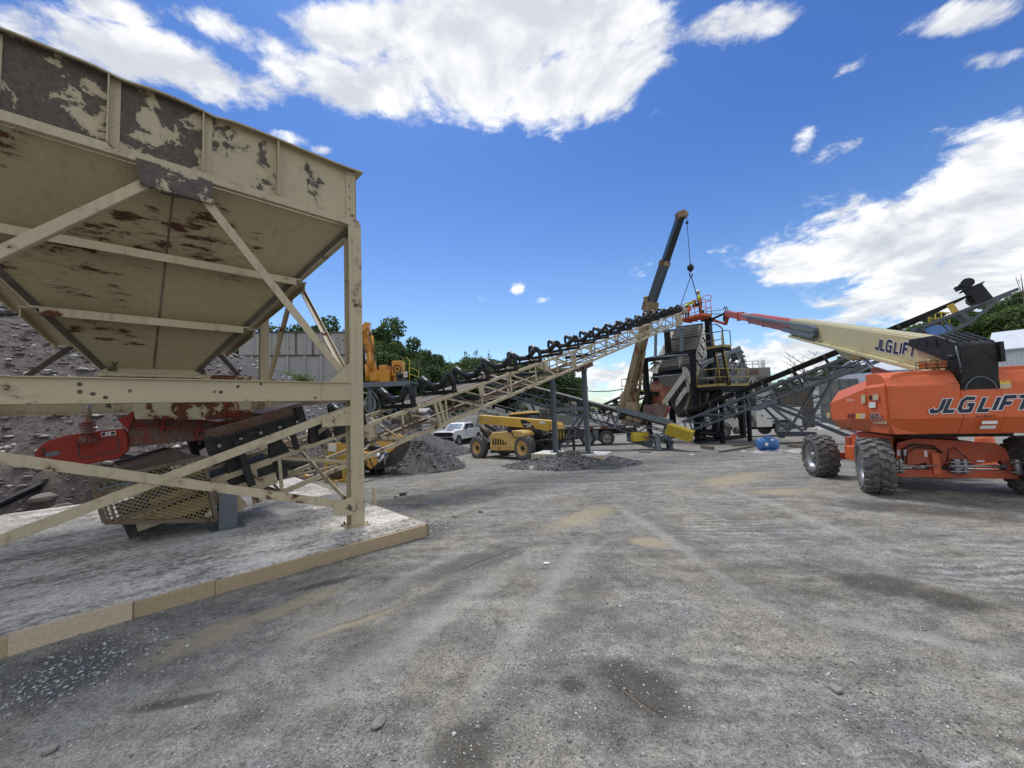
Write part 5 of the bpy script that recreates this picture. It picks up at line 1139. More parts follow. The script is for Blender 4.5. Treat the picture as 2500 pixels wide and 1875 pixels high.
mb=MB(); mb.tube(T(1.13,1.3,tz(1.85)),BC(1.6,-.22,-.95),.09,12); mb.build('lift_cylinder',M['orange'],t)
mb=MB(); mb.tube(BC(1.6,-.22,-.95),BC(2.35,-.22,-.66),.045,12); mb.build('cylinder_rod',M['chrome'],t)
mb=MB(); mb.prism([BC(2.2,-.06,-.60),BC(3.3,-.06,-.60),BC(2.9,-.06,-.78),BC(2.5,-.06,-.82)],tuple(-.34*v for v in BC.Lt)); mb.build('cylinder_mount',M['cream'],t,bev=.006)
# cable carrier
def chain(pts,l0,l1,m):
    mb=MB(); n=len(pts)
    for i in range(n-1):
        a,b_=pts[i],pts[i+1]; L_=math.hypot(b_[0]-a[0],b_[1]-a[1]); k=max(1,round(L_/.085))
        for j in range(k):
            u0=lerp(a,b_,(j+.06)/k); u1=lerp(a,b_,(j+.94)/k); mb.bar(BC(u0[0],(l0+l1)/2,u0[1]),BC(u1[0],(l0+l1)/2,u1[1]),l1-l0,.085,up=BC.N)
    return mb.build('cable_carrier',m,t)
arc=[(5.35-.165*cos(a)*1.0+.0,-.245+.135*sin(a)) for a in np.linspace(pi/2,-pi/2,8)]; arc=[(SK+.17-.17*cos(a),-.245+.14*sin(a)) for a in np.linspace(pi/2,-pi/2,8)]
chain([(13.0,-.10),(SK+.17,-.105)]+arc+[(SK+2.75,-.385)],.0,.11,M['galv'])
bsec(SK+.25,SK+2.85,-.01,.02,-.46,-.30,M['galv'],'carrier_tray',.003); bsec(7.9,12.8,-.05,-.02,-.22,-.14,M['galv'],'carrier_tray',.003)
# jib head, jib and platform
tipc=BC(18.1,-.22,-.25)
Nn=at(1712,771,24.9); la=nrm((-.42,.91,0)); ls=nrm((.91,.42,0)); PF=lambda a,b_,c:va(va(va(Nn,la,a),ls,b_),(0,0,1),c)
PLn,PWd=1.83,1.0
mb=MB(); mb.hexa([BC(18.0,-.38,-.5),BC(18.6,-.38,-.75),BC(18.6,-.07,-.75),BC(18.0,-.07,-.5)],[BC(18.0,-.38,-.05),BC(18.45,-.38,-.25),BC(18.45,-.07,-.25),BC(18.0,-.07,-.05)]); mb.build('boom_head',M['black'],t,bev=.01)
kn=BC(18.6,-.22,-.95); pj=PF(.9,PWd+.25,.25)
mb=MB(); mb.bar(BC(17.9,-.22,-.42),kn,.2,.14); mb.bar(kn,lerp(kn,pj,.55),.16,.14); mb.build('jib_link',M['jred'],t,bev=.006)
mb=MB(); mb.tube(BC(18.3,-.22,-.2),lerp(kn,pj,.6),.07,10); mb.bar(lerp(kn,pj,.5),pj,.2,.25); mb.tube(va(pj,(0,0,-.35)),va(pj,(0,0,.45)),.13,12); mb.path([BC(17.8,-.2,-.02),BC(18.0,-.2,.18),BC(18.3,-.2,.1),BC(18.6,-.2,-.3),va(pj,(0,0,.2))],.025,5); mb.path([BC(17.9,-.1,-.02),BC(18.15,-.1,.22),BC(18.5,-.1,.0),va(pj,(.1,0,.3))],.02,5); mb.build('rotator',M['black'],t)
pf=MB(); pf.hexa([PF(.0,0,0),PF(PLn,0,0),PF(PLn,PWd,0),PF(0,PWd,0)],[PF(0,0,.05),PF(PLn,0,.05),PF(PLn,PWd,.05),PF(0,PWd,.05)])
for b0 in(-.0,PWd-.02): pf.hexa([PF(0,b0,0),PF(PLn,b0,0),PF(PLn,b0+.02,0),PF(0,b0+.02,0)],[PF(0,b0,.20),PF(PLn,b0,.20),PF(PLn,b0+.02,.20),PF(0,b0+.02,.20)])
for a0 in(0,PLn-.02): pf.hexa([PF(a0,.02,0),PF(a0+.02,.02,0),PF(a0+.02,PWd-.02,0),PF(a0,PWd-.02,0)],[PF(a0,.02,.2),PF(a0+.02,.02,.2),PF(a0+.02,PWd-.02,.2),PF(a0,PWd-.02,.2)])
for k in range(4): pf.bar(PF(.25+k*.44,.05,-.04),PF(.25+k*.44,PWd,-.04),.06,.07)
pl_=pf.build('platform',M['orange'],t)
rl=MB(); cn=[(0,0),(PLn,0),(PLn,PWd),(0,PWd)]
for z in(.62,1.12): rl.path([PF(*c,z) for c in cn],.024,6,True)
for a_,b_ in cn+[(PLn/2,0),(PLn/2,PWd),(.0,PWd/2),(PLn*.25,0),(PLn*.75,0)]: rl.tube(PF(a_,b_,.1),PF(a_,b_,1.12),.022,6)
rl.path([PF(0,PWd,1.12),PF(-.25,PWd*.8,1.32),PF(-.3,PWd*.2,1.32),PF(0,0,1.12)],.022,6); rl.bar(PF(PLn*.4,-.01,.68),PF(PLn*.62,-.01,.68),.02,.36); rl.build('guard_rail',M['orange'],pl_)
mb=MB(); mb.hexa([PF(PLn*.35,PWd-.3,.95),PF(PLn*.65,PWd-.3,.95),PF(PLn*.65,PWd-.02,.95),PF(PLn*.35,PWd-.02,.95)],[PF(PLn*.35,PWd-.3,1.12),PF(PLn*.65,PWd-.3,1.12),PF(PLn*.65,PWd-.02,1.2),PF(PLn*.35,PWd-.02,1.2)]); mb.build('control_box',M['black'],pl_)
lettering('lettering','JLG',PF(1.42,-.012,.04),tuple(-v for v in la),(0,0,1),.13,M['navy'],pl_,w=.26,slant=.3,nrmv=tuple(-v for v in ls))
# ---------------- two workers on the platform
def person(label,base,face,pose,mats,hat):
    "skinned body; pose gives joint offsets in a frame: f = forward, r = right"
    root=thing('person',label,'person',base); f=nrm((face[0],face[1],0)); r=(f[1],-f[0],0)
    J=lambda fo,ri,up: V((f[0]*fo+r[0]*ri,f[1]*fo+r[1]*ri,up))
    pts={};rad={};edges=[]
    def add(k,p,rd,par=None):
        pts[k]=J(*p); rad[k]=rd
        if par: edges.append((par,k))
    add('pelvis',pose['pelvis'],.14)
    add('waist',pose['waist'],.135,'pelvis'); add('chest',pose['chest'],.165,'waist'); add('neckb',pose['neck'],.075,'chest'); add('head0',pose['head0'],.07,'neckb'); add('head1',pose['head1'],.095,'head0'); add('head2',pose['head2'],.085,'head1')
    for s in('l','r'):
        sg=-1 if s=='l' else 1
        add('sh'+s,pose['sh'+s],.075,'chest'); add('el'+s,pose['el'+s],.05,'sh'+s); add('wr'+s,pose['wr'+s],.034,'el'+s)
        w=V(pose['wr'+s]); d=(w-V(pose['el'+s])).normalized(); add('pm'+s,w+d*.07,.036,'wr'+s)
        side=V((0,1,0)) if abs(d.y)<.8 else V((1,0,0)); side=(side-d*side.dot(d)).normalized(); bend=d.cross(side)
        for i,(o,ln) in enumerate(((-.03,.065),(-.01,.075),(.01,.07),(.03,.055))):
            q=w+d*.10+side*o; add(f'f{i}{s}',q,.010,'pm'+s); add(f'g{i}{s}',q+d*ln*.6+bend*.015,.009,f'f{i}{s}'); add(f'h{i}{s}',q+d*ln*.8+bend*.045,.008,f'g{i}{s}')
        q=w+d*.05-side*.04; add('t'+s,q,.012,'pm'+s); add('u'+s,q+d*.045-side*.02+bend*.015,.010,'t'+s)
        add('hp'+s,pose['hp'+s],.105,'pelvis'); add('kn'+s,pose['kn'+s],.07,'hp'+s); add('an'+s,pose['an'+s],.05,'kn'+s); a=V(pose['an'+s]); add('to'+s,a+V((.16,0,-.04)),.042,'an'+s)
    ks=list(pts); me=bpy.data.meshes.new('body'); me.from_pydata([pts[k] for k in ks],[(ks.index(a),ks.index(b_)) for a,b_ in edges],[])
    o=bpy.data.objects.new('body',me); COL.objects.link(o); md=o.modifiers.new('skin','SKIN'); md.use_smooth_shade=True; sv=me.skin_vertices[0].data
    for i,k in enumerate(ks): sv[i].radius=(rad[k],rad[k])
    sv[0].use_root=True; sb=o.modifiers.new('sub','SUBSURF'); sb.levels=1; sb.render_levels=1
    dg=bpy.context.evaluated_depsgraph_get(); nm=bpy.data.meshes.new_from_object(o.evaluated_get(dg)); COL.objects.unlink(o); bpy.data.objects.remove(o)
    nm.materials.clear()
    for m_ in mats: nm.materials.append(m_)
    # clothing zones: nearest bone
    zone={}
    for a,b_ in edges:
        z=0
        for k in(a,b_):
            pass
        key=b_
        if key[:2] in('kn','an','hp'): z=1
        elif key[:2]=='to': z=3
        elif key in('waist','chest'): z=2
        elif key[:2] in('sh','el'): z=4
        elif key=='neckb': z=2
        else: z=0
        zone[(a,b_)]=z
    for p in nm.polygons:
        c=p.center; bd=1e9
        for (a,b_),z in zone.items():
            A,Bq=pts[a],pts[b_]; ab=Bq-A; u_=max(0,min(1,(c-A).dot(ab)/max(1e-6,ab.length_squared))); d=(c-(A+ab*u_)).length-rad[a]*.5
            if d<bd: bd=d; zz=z
        p.material_index=zz; p.use_smooth=True
    bo=bpy.data.objects.new('body',nm); COL.objects.link(bo); bo.parent=root; WM[bo.name]=WM[root.name]
    hd=pts['head2']; up=(pts['head2']-pts['head0']).normalized(); fw=V(f)-up*up.dot(V(f)); fw.normalize(); sdv=up.cross(fw)
    mb=MB(); c=hd+up*.015; prof=[(.135,-.01),(.132,.03),(.115,.085),(.075,.13),(.03,.15),(.001,.152)]; mb.lathe(prof,tuple(c),tuple(up),16); mb.lathe([(.133,-.012),(.165,-.018),(.165,-.008),(.133,0)],tuple(c+fw*.02),tuple(up),16); mb.build('hard_hat',hat,root,ws=False)
    fc=MB(); h1=pts['head1']; fc.ball(tuple(h1+fw*.105+up*-.01),.02,8,5); fc.ball(tuple(h1+sdv*.095),(.02,.025,.035),8,5); fc.ball(tuple(h1-sdv*.095),(.02,.025,.035),8,5); fc.build('face_feature',M['skin'],root,ws=False)
    ey=MB(); ey.ball(tuple(h1+fw*.09+up*.03+sdv*.035),.012,6,4); ey.ball(tuple(h1+fw*.09+up*.03-sdv*.035),.012,6,4); ey.bar(tuple(h1+fw*.094-up*.045+sdv*.03),tuple(h1+fw*.094-up*.045-sdv*.03),.01,.012); ey.build('eyes_and_mouth',M['black'],root,ws=False)
    return root
stand=dict(pelvis=(0,0,.95),waist=(0,0,1.10),chest=(.02,0,1.34),neck=(.03,0,1.50),head0=(.05,0,1.56),head1=(.07,0,1.65),head2=(.07,0,1.72),
 shl=(.02,-.20,1.42),shr=(.02,.20,1.42),ell=(.10,-.27,1.15),elr=(.12,.27,1.15),wrl=(.33,-.20,1.16),wrr=(.34,.18,1.18),
 hpl=(0,-.10,.88),hpr=(0,.10,.88),knl=(.03,-.12,.48),knr=(.02,.12,.48),anl=(0,-.13,.09),anr=(-.02,.13,.09))
bend=dict(pelvis=(-.15,0,.92),waist=(-.05,0,1.05),chest=(.20,0,1.20),neck=(.38,0,1.26),head0=(.45,0,1.27),head1=(.53,0,1.24),head2=(.58,0,1.26),
 shl=(.24,-.20,1.25),shr=(.24,.20,1.25),ell=(.40,-.24,1.02),elr=(.40,.24,1.02),wrl=(.62,-.15,.98),wrr=(.62,.12,.98),
 hpl=(-.13,-.10,.86),hpr=(-.13,.10,.86),knl=(-.02,-.13,.47),knr=(-.05,.13,.47),anl=(-.10,-.14,.09),anr=(-.12,.14,.09))
person('worker in a white hard hat and tan harness standing in the lift platform',PF(.42,.5,.05),va((0,0,0),la,-.2) if 0 else (la[0]*.6-.5,la[1]*.6,0),stand,[M['skin'],M['jean'],M['tan'],M['black'],M['hiviz']],M['helmw'])
person('worker in a yellow hi-vis shirt bending forward over the platform rail',PF(1.42,.45,.05),(.9,.25,0),bend,[M['skin'],M['jean'],M['hiviz'],M['black'],M['hiviz']],M['helmg'])
# orange cone-like barrel behind the lift
q=gp(2406,1100); q=at(2406,1092,9.9); t2=thing('traffic_barrel','crumpled orange plastic barrel standing behind the boom lift wheel','barrel',(q[0],q[1],ZG-.1)); mb=MB(); mb.lathe([(.26,0),(.27,.03),(.20,.05),(.19,.45),(.17,.75),(.14,.85),(.001,.86)],(0,0,0),(0,0,1),14); mb.build('barrel_body',M['orange'],t2,ws=False)
# ---------------- telehandler
class FT(Fr):
    def __init__(s,o,deg,slope=0): Fr.__init__(s,o,deg); s.k=slope
    def __call__(s,a,b,c): p=Fr.__call__(s,a,b,c); return (p[0],p[1],p[2]+s.k*a)
r0=at(1170.5,1121,20.6); f0=at(1282,1124,18.0); hd=math.degrees(math.atan2(f0[0]-r0[0],f0[1]-r0[1])); WBs=math.hypot(f0[0]-r0[0],f0[1]-r0[1])
H=FT((r0[0],r0[1],gz(20.6)-.06),hd,(gz(18)-gz(20.6))/WBs)
t=thing('telehandler','dusty yellow telehandler with black fork carriage behind the grey stand','telehandler',H(WBs/2,.9,0))
hn=tuple(-v for v in H.y)
def hp(px,py,y): 
    p=onpl(px,py,H(0,y,0),H.y); q=Fr.inv(H,p); return (q[0],q[2]-H.k*q[0])
def hpoly(pts,y): return [H(a,y,c) for a,c in (hp(px,py,y) for px,py in pts)]
Z6=lambda x,y:(1100+x/5.53,850+y/5.53)
for x,y,sd_ in((0,0,1),(WBs,0,1),(0,1.75,-1),(WBs,1.75,-1)):
    wheel(t,H(x,y,.60),tuple(sd_*v for v in hn),.61,.40,.33,M['tyre'],M['catlt'],lugs=18,lugh=.045,hubm=M['black'])
mb=MB(); mb.box2((-.45,.35,.45),(WBs+.35,1.4,.85),H); mb.build('chassis',M['black'],t,bev=.02)
for x in(0,WBs):
    mb=MB(); mb.bar(H(x,.1,.6),H(x,1.65,.6),.18,.2); mb.build('axle',M['black'],t)
# engine pod
pod=[Z6(*q) for q in((530,1385),(528,1175),(560,1140),(860,1110),(950,1115),(985,1150),(990,1195),(905,1205),(862,1270),(858,1385))]
mb=MB(); mb.prism(hpoly(pod,-.22),tuple(.72*v for v in H.y)); mb.build('engine_cover',M['catlt'],t,bev=.06,seg=3)
mb=MB(); mb.prism(hpoly([Z6(*q) for q in((528,1385),(860,1385),(862,1420),(540,1415))],-.20),tuple(.6*v for v in H.y)); mb.build('step_panel',M['black'],t,bev=.01)
mb=MB(); a,b_=hpoly([Z6(530,1330),Z6(860,1330)],-.235); mb.bar(a,b_,.03,.03); mb.build('cover_rib',M['catlt'],t)
for k in range(6):
    x0=565+k*33; top=1215+(k-0)*2+max(0,k-2)**2*4.5; mb=MB(); mb.prism(hpoly([Z6(x0,1305),Z6(x0+2,top),Z6(x0+19,top+6),Z6(x0+20,1306)],-.231),tuple(.006*v for v in H.y)); mb.build('vent_slot',M['black'],t)
mb=MB(); c=hpoly([Z6(655,1352)],-.225)[0]; mb.lathe([(.045,0),(.045,.02),(.001,.02)],c,hn,12); mb.build('fuel_cap',M['black'],t)
mb=MB(); pts=[Z6(*q) for q in((800,1120),(830,1140),(835,1180),(850,1205),(900,1210))]; mb.path(hpoly(pts,-.30),.022,6); mb.box2((hp(*Z6(795,1110),-.32)[0]-.1,-.36,hp(*Z6(795,1110),-.32)[1]-.1),(hp(*Z6(795,1110),-.32)[0]+.12,-.28,hp(*Z6(795,1110),-.32)[1]+.1),H); mb.build('mirror',M['black'],t)
# boom
yb=.42
mb=MB(); mb.prism(hpoly([Z6(*q) for q in((378,905),(1335,980),(1335,1135),(1180,1095),(385,1020))],yb),tuple(.42*v for v in H.y)); mb.build('boom',M['cat'],t,bev=.02)
mb=MB(); mb.prism(hpoly([Z6(1330,985),Z6(1395,990),Z6(1395,1120),Z6(1330,1130)],yb+.04),tuple(.34*v for v in H.y)); mb.build('inner_boom',M['cat'],t,bev=.01)
mb=MB(); mb.prism(hpoly([Z6(*q) for q in((940,966),(1010,972),(1085,1010),(1120,1050),(1142,1087),(985,1070),(960,1030))],yb-.004),tuple(.003*v for v in H.y)); mb.build('logo_panel',M['black'],t)
o_=hpoly([Z6(1028,1062)],yb-.010)[0]; e1=tuple(H(1,0,0)[i]-H(0,0,0)[i] for i in range(3)); 
lettering('lettering','CAT',o_,nrm(va(e1,(0,0,-.07))),(0,0,1),.145,M['decw'],t,w=.24,slant=.05,nrmv=hn,sp=.1,wx=.8)
o_=hpoly([Z6(972,1040)],yb-.010)[0]; font('lettering','TL642',o_,nrm(va(e1,(0,0,-.07))),(0,0,1),.075,M['decw'],t)
for pts,mm in(([(1195,990),(1280,995),(1280,1020),(1195,1015)],'decw'),([(445,960),(540,965),(540,985),(445,980)],'decb'),([(450,962),(535,967),(535,975),(450,971)],'decr'),([(680,950),(768,955),(768,1003),(745,1000),(715,965)],'yel')):
    mb=MB(); mb.prism(hpoly([Z6(*q) for q in pts],yb-.004),tuple(.003*v for v in H.y)); mb.build('decal',M[mm],t)
mb=MB()
for q in((390,945),(410,935),(412,960),(395,985),(425,978)): mb.lathe([(.03,0),(.03,.015),(.001,.015)],hpoly([Z6(*q)],yb)[0],hn,8)
mb.build('bolt',M['black'],t)
mb=MB(); a,b_=hpoly([Z6(425,1060),Z6(535,1165)],.1); mb.tube(a,b_,.10,14); mb.build('muffler',M['rustdk'],t)
mb=MB(); 
for (p,q) in (((395,1040),(470,1180)),((470,1040),(600,1110)),((410,1100),(500,1200))): a,b_=hpoly([Z6(*p),Z6(*q)],.5); mb.tube(a,b_,.07,10)
pts=hpoly([Z6(560,1070),Z6(590,1050),Z6(640,1110)],.45); mb.path(pts,.025,6); mb.build('lift_cylinder',M['black'],t)
# cab on the far side
mb=MB(); cb=lambda a,b_,c:H(a,b_,c)
mb.loft([[H(1.35,.95,.85),H(3.0,.95,.85),H(3.0,1.75,.85),H(1.35,1.75,.85)],[H(1.3,.95,1.5),H(3.05,.95,1.5),H(3.05,1.75,1.5),H(1.3,1.75,1.5)],[H(1.55,.98,2.2),H(2.75,.98,2.2),H(2.75,1.7,2.2),H(1.55,1.7,2.2)]]); mb.build('cab_glass',M['glass'],t)
mb=MB(); mb.hexa([H(1.4,.9,2.2),H(2.9,.9,2.2),H(2.9,1.78,2.2),H(1.4,1.78,2.2)],[H(1.5,.95,2.3),H(2.8,.95,2.3),H(2.8,1.7,2.3),H(1.5,1.7,2.3)]); mb.build('cab_roof',M['cat'],t,bev=.03)
mb=MB()
for (x0,x1) in((1.32,1.52),(3.04,2.78)): 
    for y in(.93,1.76): mb.bar(H(x0,y,.9),H(x1,y,2.22),.06,.06)
mb.build('cab_pillar',M['black'],t)
mb=MB(); mb.tube(H(1.2,1.0,2.3),H(1.2,1.0,2.36),.07,10); mb.build('beacon',M['black'],t)
# front end: boom head, carriage, forks, axle clutter
mb=MB(); mb.prism(hpoly([Z6(*q) for q in((1385,1015),(1425,1005),(1450,1040),(1468,1110),(1470,1240),(1395,1235))],yb-.02),tuple(.40*v for v in H.y)); mb.build('boom_head',M['cat'],t,bev=.02)
mb=MB(); mb.prism(hpoly([Z6(*q) for q in((1412,1040),(1425,1030),(1440,1060),(1442,1100),(1425,1110))],yb-.024),tuple(.003*v for v in H.y)); mb.build('head_slot',M['black'],t)
xc=hp(*Z6(1470,1170),yb)[0]+.12; zc0=hp(*Z6(1480,1245),yb)[1]; zc1=hp(*Z6(1480,1110),yb)[1]+.02
mb=MB()
for z in(zc0,zc1): mb.bar(H(xc,-.35,z),H(xc,1.65,z),.07,.07)
for k in range(11): y=-.33+k*.197; mb.bar(H(xc,y,zc0),H(xc,y,zc1),.05,.05)
mb.build('fork_carriage',M['black'],t)
for y in(.15,1.15):
    mb=MB(); mb.bar(H(xc+.06,y,zc0+.1),H(xc+.06,y,.10),.12,.05,up=H.x); mb.bar(H(xc+.05,y,.08),H(xc+1.15,y,.06),.12,.05,h1=.02); mb.build('fork',M['black'],t)
mb=MB(); mb.box2((WBs+.2,.3,.35),(WBs+.9,1.5,.9),H); mb.bar(H(WBs+.3,.6,.7),H(xc,.6,zc0),.15,.2); mb.bar(H(WBs+.3,.9,1.0),H(xc,.9,zc1),.12,.12); mb.tube(H(WBs-.6,.35,.95),H(WBs+.6,.3,.75),.07,10); mb.path([H(WBs-.5,.2,1.1),H(WBs,.1,1.0),H(WBs+.4,.2,.8),H(WBs+.7,.3,.9)],.03,6); mb.build('front_frame',M['black'],t,bev=.02)
mb=MB(); mb.box2((.4,.5,.85),(3.2,.95,1.05),H); mb.box2((2.2,.0,.8),(3.1,.5,1.05),H); mb.build('boom_cradle',M['brownm'],t)
# ---------------- pickup truck
fo=at(1121,1086,35); PZ_=gz(35); PT=Fr((fo[0],fo[1],PZ_),21.5)
t=thing('pickup_truck','white crew-cab pickup truck parked beyond the gravel pile','pickup truck',PT(2,1,0)); Wd=2.03
for x,y,s_ in((0,.10,1),(0,Wd-.10,-1),(3.95,.10,1),(3.95,Wd-.10,-1)): wheel(t,PT(x,y,.41),tuple(-s_*v for v in PT.y),.41,.27,.25,M['tyredark'],M['steel'])
def arch(cx,r,n=10): return [(cx-r*cos(a),.42+r*sin(a)) for a in np.linspace(pi*.02,pi*.98,n)]
prof=[(-.98,.62),(-.99,1.10),(-.93,1.24),(-.6,1.32),(.72,1.40),(1.0,1.42),(5.15,1.42),(5.22,1.35),(5.22,.72)]
low=[(5.1,.66)]+[(2*3.95-x,z) for x,z in arch(3.95,.50)][::1]+[(3.3,.50),(.75,.50)]+[(2*0-x,z) for x,z in arch(0,.50)]+[(-.62,.55)]
pol=prof+[(a,b_) for a,b_ in low]
def sidep(y,ins): return [PT(x,y,z) for x,z in pol]
mb=MB(); mb.loft([[PT(x,.05,z) for x,z in pol],[PT(x,.0,min(z,1.15) if 0 else z) for x,z in pol],[PT(x,Wd,z) for x,z in pol],[PT(x,Wd-.05,z) for x,z in pol]][1:3]); mb.build('body',M['white'],t,bev=.05,seg=3)
gh=[(.72,.10,1.41),(1.62,.24,2.0),(3.02,.24,2.02),(3.42,.12,1.41)]
mb=MB(); R0=[PT(.70,.06,1.38),PT(3.45,.06,1.38),PT(3.45,Wd-.06,1.38),PT(.70,Wd-.06,1.38)]; R1=[PT(1.50,.22,1.93),PT(3.14,.22,1.93),PT(3.14,Wd-.22,1.93),PT(1.50,Wd-.22,1.93)]; R2=[PT(1.72,.34,2.0),PT(3.0,.34,2.0),PT(3.0,Wd-.34,2.0),PT(1.72,Wd-.34,2.0)]
mb.loft([R0,R1,R2]); mb.build('cab',M['white'],t,bev=.03)
def lq(a,b_,c,d,u0,u1,v0,v1): 
    f=lambda u_,v_: lerp(lerp(a,b_,u_),lerp(d,c,u_),v_); return [f(u0,v0),f(u1,v0),f(u1,v1),f(u0,v1)]
mb=MB(); mb.prism(lq(R0[3],R0[0],R1[0],R1[3],.06,.94,.1,.92),tuple(-.012*v for v in PT.x)); mb.build('windscreen',mat('windscreen_glass',(.16,.21,.25),.08,0,.1,1,spec=.9),t)
for (u0,u1) in((.10,.52),(.56,.93)):
    a,b_,c,d=R0[0],R0[1],R1[1],R1[0]; mb=MB(); mb.prism(lq(a,b_,c,d,u0+(.05 if u0<.2 else 0),u1,.12,.88),tuple(-.012*v for v in PT.y)); mb.build('side_window',M['glass'],t)
    a,b_,c,d=R0[3],R0[2],R1[2],R1[3]; mb=MB(); mb.prism(lq(a,b_,c,d,u0+(.05 if u0<.2 else 0),u1,.12,.88),tuple(.012*v for v in PT.y)); mb.build('side_window',M['glass'],t)
mb=MB(); mb.box2((-1.03,.22,.86),(-.97,Wd-.22,1.20),PT); mb.build('grille',M['black'],t,bev=.01)
mb=MB(); mb.box2((-1.0,.3,1.19),(-.94,Wd-.3,1.235),PT); mb.build('hood_trim',M['black'],t)
mb=MB(); mb.box2((-1.10,.0,.46),(-.90,Wd,.80),PT); mb.build('bumper',M['black'],t,bev=.03)
for y in(.02,Wd-.20):
    mb=MB(); mb.box2((-1.035,y,.92),(-.90,y+.18,1.19),PT); mb.build('headlight',M['black'],t,bev=.01)
mb=MB(); mb.box2((-.2,.7,1.40),(.35,Wd-.7,1.43),PT); mb.build('hood_scoop',M['black'],t,bev=.01)
for y in(-.22,Wd+.02):
    mb=MB(); mb.box2((1.05,y,1.36),(1.15,y+.20,1.66),PT); mb.build('wing_mirror',M['black'],t,bev=.02)
for x in(1.95,2.95):
    mb=MB(); mb.box2((x,-.02,1.16),(x+.16,.0,1.20),PT); mb.build('door_handle',M['black'],t)
mb=MB()
for x in(.95,2.15,3.25): mb.box2((x,-.003,.55),(x+.012,.0,1.40),PT)
mb.build('door_seam',M['galv'],t)
mb=MB(); mb.poly([PT(1.35,-.006,1.02),PT(1.62,-.006,1.02),PT(1.485,-.006,1.2)]); mb.bar(PT(1.2,-.005,.90),PT(1.6,-.005,.90),.004,.05); mb.build('door_emblem',M['galv'],t)
for x in(0,3.95):
    mb=MB(); mb.lathe([(.53,-.02),(.49,0),(.49,.012),(.53,.012)],PT(x,.0,.43),hn if 0 else tuple(-v for v in PT.y),24); mb.build('wheel_arch',M['black'],t)
mb=MB(); mb.box2((3.6,.12,1.30),(5.1,Wd-.12,1.432),PT); mb.build('bed_liner',M['black'],t)
mb=MB(); mb.box2((3.3,.16,1.42),(3.4,Wd-.16,1.75),PT); mb.build('headache_rack',M['black'],t)
# ---------------- grey belt conveyors beside the screen
def fit_inc(o,head,px,py,lo=4,hi=30):
    best=None
    for k in range(0,261):
        inc=lo+(hi-lo)*k/260; C_=CF(o,head,inc); s=C_.s_at(px,0,0,-25,40); e=abs(proj(C_(s,0,0))[1]-py)
        if best is None or e<best[0]: best=(e,inc)
    return best[1]
def belt_conv(t,C,s0,s1,w,hb,isp,ch=.06,web=.04,side='warren',mt='gray2',bay=1.0,belt='rubber',beltm=True,idl=True,hi=.50,fine=True):
    m=M[mt]
    for l in(0,w):
        mb=MB(); (warren if side=='warren' else truss_side)(mb,C,l,s0,s1,0,hb,bay,ch,web); mb.build('truss',m,t)
    mb=MB(); s=s0; k=0
    while s<s1: mb.bar(C(s,0,hb+.03),C(s,w,hb+.03),ch*.8,ch*.8,up=C.N); mb.bar(C(s,0,hb+.04),C(min(s1,s+bay),w,hb+.04),web,web,up=C.N); mb.bar(C(s,0,-.04),C(s,w,-.04),web,web,up=C.N); s+=bay;k+=1
    mb.build('cross_bracing',m,t)
    if idl:
        s=s0+.5
        while s<s1-.3:
            if fine: idler(t,C,s,w,M['roller'],M['black'],r=.06,trough=30)
            else:
                mb=MB(); mb.box2((s-.05,0,0),(s+.05,w,.25),C); mb.build('idler',M['black'],t)
            s+=isp
    if beltm:
        mb=MB(); c=w/2; cs=[(-.02,hi),(c-w*.19,.275),(c+w*.19,.275),(w+.02,hi),(w+.02,hi-.03),(c+w*.19,.255),(c-w*.19,.255),(-.02,hi-.03)]
        mb.sect(C(s0,0,0),C(s1,0,0),[( -a if 0 else a,b_) for a,b_ in cs],up=C.N) if 0 else mb.loft([[C(s,a,b_) for a,b_ in cs] for s in(s0,(s0+s1)/2,s1)]); mb.build('belt',M[belt],t)
        mb=MB(); mb.hexa([C(s0,.1,hb+.12),C(s1,.1,hb+.12),C(s1,w-.1,hb+.12),C(s0,w-.1,hb+.12)],[C(s0,.1,hb+.135),C(s1,.1,hb+.135),C(s1,w-.1,hb+.135),C(s0,w-.1,hb+.135)]); mb.build('return_belt',M['rubber'],t)
# left one: runs up to the left from its yellow tail guard
Lo=at(1520,1025,21.8); inc=fit_inc(Lo,-60,1300,963.8); LC0=CF(Lo,-60,inc); LC=lambda a,l,h:LC0(a,-l,h)
for k in('D','N','Lt'): setattr(LC,k,getattr(LC0,k))
LC.Lt=tuple(-v for v in LC0.Lt); sL=LC0.s_at(1690,0,0,-15,5); sE=LC0.s_at(1150,0,0,0,40)
t=thing('stacking_conveyor','slate grey belt conveyor with yellow tail guard running up to the left behind the stand','conveyor',(9,20,gz(20)))
belt_conv(t,LC,sL+.9,sE,.95,-.62,1.22,belt='beltlit')
mb=MB(); mb.box2((sL+1.2,-.05,.40),(sL+4.2,-.01,.60),LC); mb.box2((sL+1.2,.96,.40),(sL+4.2,1.0,.60),LC)
for s in(sL+1.3,sL+3.9): mb.box2((s,-.08,-.6),(s+.12,-.02,.60),LC)
mb.build('skirt_board',M['galv'],t)
mb=MB(); p=at(1607,1098,20.2); q=LC(LC0.s_at(1603,0,-.5,-12,5),0,-.5); mb.ibeam((p[0],p[1],gz(20.2)),(q[0],q[1],q[2]+.2),.25,.26,.02,up=(0,1,0)); mb.ibeam((p[0]+.9,p[1]+.7,gz(20.2)),(q[0]+.9,q[1]+.7,q[2]+.1),.25,.26,.02,up=(0,1,0)); mb.build('tail_leg',M['galv'],t)
mb=MB(); mb.bar(LC(sL+2.9,0,-.62),LC(sL+1.7,0,-1.0),.06,.1); mb.bar(LC(sL+1.7,0,-1.0),LC(sL-.3,0,-.62),.06,.1); mb.box2((sL+1.9,.1,-1.1),(sL+3.2,.85,-.75),LC); mb.build('tail_frame',M['gray2'],t)
